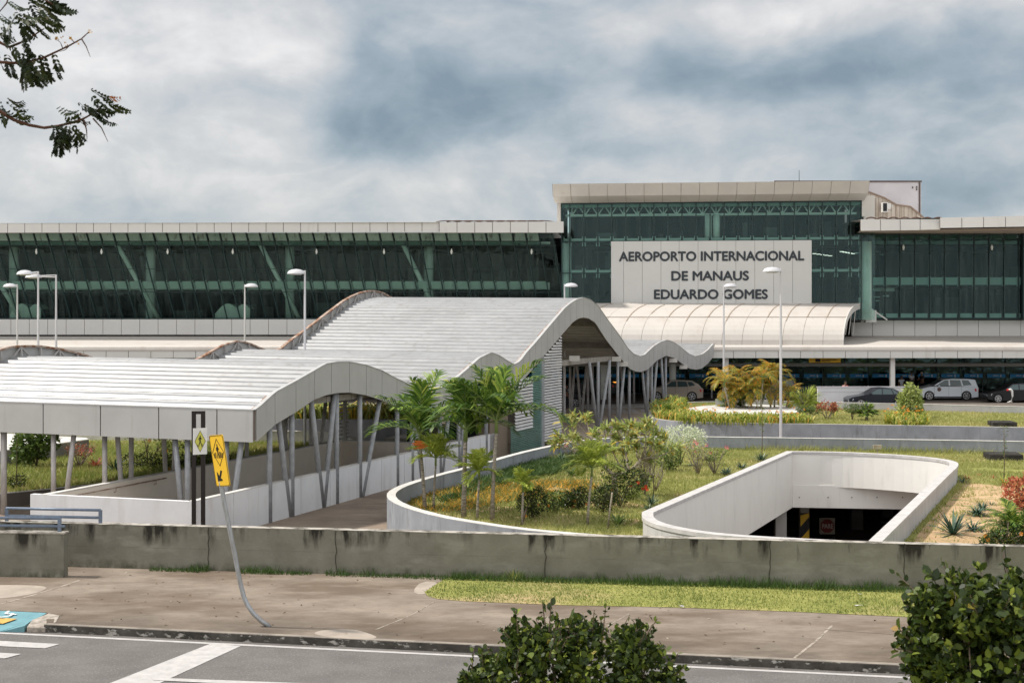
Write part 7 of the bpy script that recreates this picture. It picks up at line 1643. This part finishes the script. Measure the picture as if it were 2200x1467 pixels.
LV = [((20, 5), (62, 18)), ((60, -6), (160, 26)), ((82, 5), (132, 62)), ((60, 28), (107, 80)), ((38, 32), (75, 80)), ((92, 22), (126, 48)), ((108, -2), (163, 26)), ((32, 38), (2, 72)), ((22, 36), (18, 96)), ((8, 52), (14, 100)), ((-4, 30), (32, 48)), ((82, 40), (136, 61)), ((30, 30), (90, 42)), ((2, 60), (30, 84)), ((50, 30), (85, 62)), ((-6, 70), (28, 82)), ((45, 50), (60, 88)), ((64, 5), (98, 50)), ((100, 0), (140, 14)),
      ((28, 98), (40, 118)), ((50, 84), (66, 112)), ((60, 100), (75, 124)), ((-2, 118), (10, 148)), ((14, 118), (26, 165)), ((28, 136), (38, 165)), ((22, 100), (55, 140)), ((44, 116), (60, 148)), ((52, 120), (94, 184)), ((50, 138), (54, 192)), ((68, 133), (90, 188)), ((64, 138), (76, 182)), ((86, 118), (112, 173)), ((94, 124), (106, 176)), ((112, 119), (133, 168)), ((117, 118), (131, 150)), ((60, 130), (48, 176)), ((76, 130), (98, 168)), ((55, 95), (72, 118)),
      ((18, 242), (-4, 252)), ((12, 248), (0, 222)), ((18, 213), (50, 218)), ((14, 220), (57, 236)), ((28, 232), (68, 252)), ((14, 243), (60, 258)), ((4, 236), (12, 262)), ((168, 240), (129, 231)), ((196, 192), (256, 210)), ((198, 208), (246, 242)), ((222, 212), (278, 240)), ((190, 232), (250, 267)), ((204, 236), (228, 262)), ((168, 222), (204, 236)), ((205, 222), (240, 245)), ((182, 228), (225, 240)), ((145, 264), (115, 270)), ((160, 246), (190, 262)), ((140, 258), (172, 248)),
      ((126, 272), (111, 332)), ((134, 274), (118, 318)), ((128, 276), (124, 334)), ((145, 272), (134, 318)), ((150, 272), (149, 320)), ((158, 270), (182, 300)), ((165, 274), (166, 326)), ((158, 280), (176, 308)), ((140, 276), (128, 302)), ((150, 262), (180, 290)), ((120, 272), (113, 300))]
Pp, Dp, Lp_, Tp, Np = [], [], [], [], []
for (x0, y0), (x1, y1) in LV:
    a = np.array(TP(x0, y0, random.uniform(-.12, .12))); e = np.array(TP(x1, y1, random.uniform(-.12, .12))); ax = e-a; L_ = np.linalg.norm(ax); ax /= L_; nn_ = max(6, int(L_/.0165)); tilt = random.uniform(.25, .8); sd = np.cross(ax, [0, 1, 0]); sd = sd*tilt+np.array([0, 1, 0])*math.sqrt(1-tilt*tilt)*random.choice((-1, 1))
    base_t = .95 if ((x0, y0) in ((196, 192),) ) else random.random()*.75
    for i in range(nn_):
        s = i/(nn_-1); c_ = a+ax*L_*s+np.array([0, 0, -.018*math.sin(math.pi*s)])
        for sg in (-1, 1):
            Pp.append(c_); Dp.append(ax*.55+sd*sg*1.0+np.array([0, 0, -.15])); Lp_.append(.036*(.55+.6*math.sin(math.pi*min(.97, s*.85+.12)))*random.uniform(.9, 1.3)); Tp.append((base_t if (base_t < .9 or i > nn_*.55) else .5)+random.uniform(-.05, .1)); Np.append(np.cross(ax, sd)+rng.normal(0, .25, 3))
v, f, tn = leaves(np.array(Pp), np.array(Dp), np.array(Np), np.array(Lp_)*1.12, np.array(Lp_)*.5, np.clip(np.array(Tp), 0, 1)); npmesh('foliage', v, f, M['leaf_over'], tr, tint=tn)
b = MB()
for x, y in ((143, 97), (150, 82), (132, 80), (126, 83), (191, 68), (195, 70), (153, 84), (166, 93), (120, 84), (140, 92)):
    for k in range(3): c_ = TP(x+random.uniform(-2.5, 2.5), y+random.uniform(-2.5, 2.5)); b.add([c_+Vector((random.uniform(-.008, .008), random.uniform(-.006, .006), random.uniform(-.008, .008))) for _ in range(4)], [(0, 1, 2), (1, 2, 3), (0, 2, 3)])
b.build('flower', mat('yellow_flower', (.55, .28, .02), .6), tr, recalc=False)
# litter
k = 260; xx = rng.uniform(-12, 14, k*3); yy = rng.uniform(25, 33, k*3); ok = (yy > kerb_d(xx)+.3) & (yy < front_d(xx)-.15) & ~inpoly(xx, yy, GSP) & (rng.random(k*3) < .35+.65*(yy > front_d(xx)-.7)); xx, yy = xx[ok][:k], yy[ok][:k]; k = len(xx)
v, f, tn = leaves(np.stack([xx, yy, np.full(k, .156)], 1), np.stack([rng.normal(size=k), rng.normal(size=k), np.full(k, .15)], 1), np.tile([0, 0, 1.], (k, 1))+rng.normal(0, .3, (k, 3)), .04+.05*rng.random(k), .03, rng.random(k))
o = npmesh('fallen_leaves', v, f, leafmat('dry_leaf', [(0, (.05, .03, .02)), (.7, (.14, .09, .05)), (1, (.34, .30, .24))], .8, .1), None, tint=tn); o['kind'] = 'stuff'
for px, y, lb, r_ in ((1465, 1304, 'crumpled pinkish paper on the edge of the grass strip', .06), (1846, 1302, 'small white paper scrap on the grass strip', .07), (1848, 1277, 'thin white litter strip on the grass', .05)):
    c = G(px, y, .17); b = MB(); b.add([c+Vector((random.uniform(-r_, r_)*1.5, random.uniform(-r_, r_), random.uniform(0, .05))) for _ in range(7)], [(0, 1, 2), (2, 3, 4), (4, 5, 6), (1, 3, 5)]); tag(b.build('paper_scrap', M['white_paint'], recalc=False), lb, 'litter')
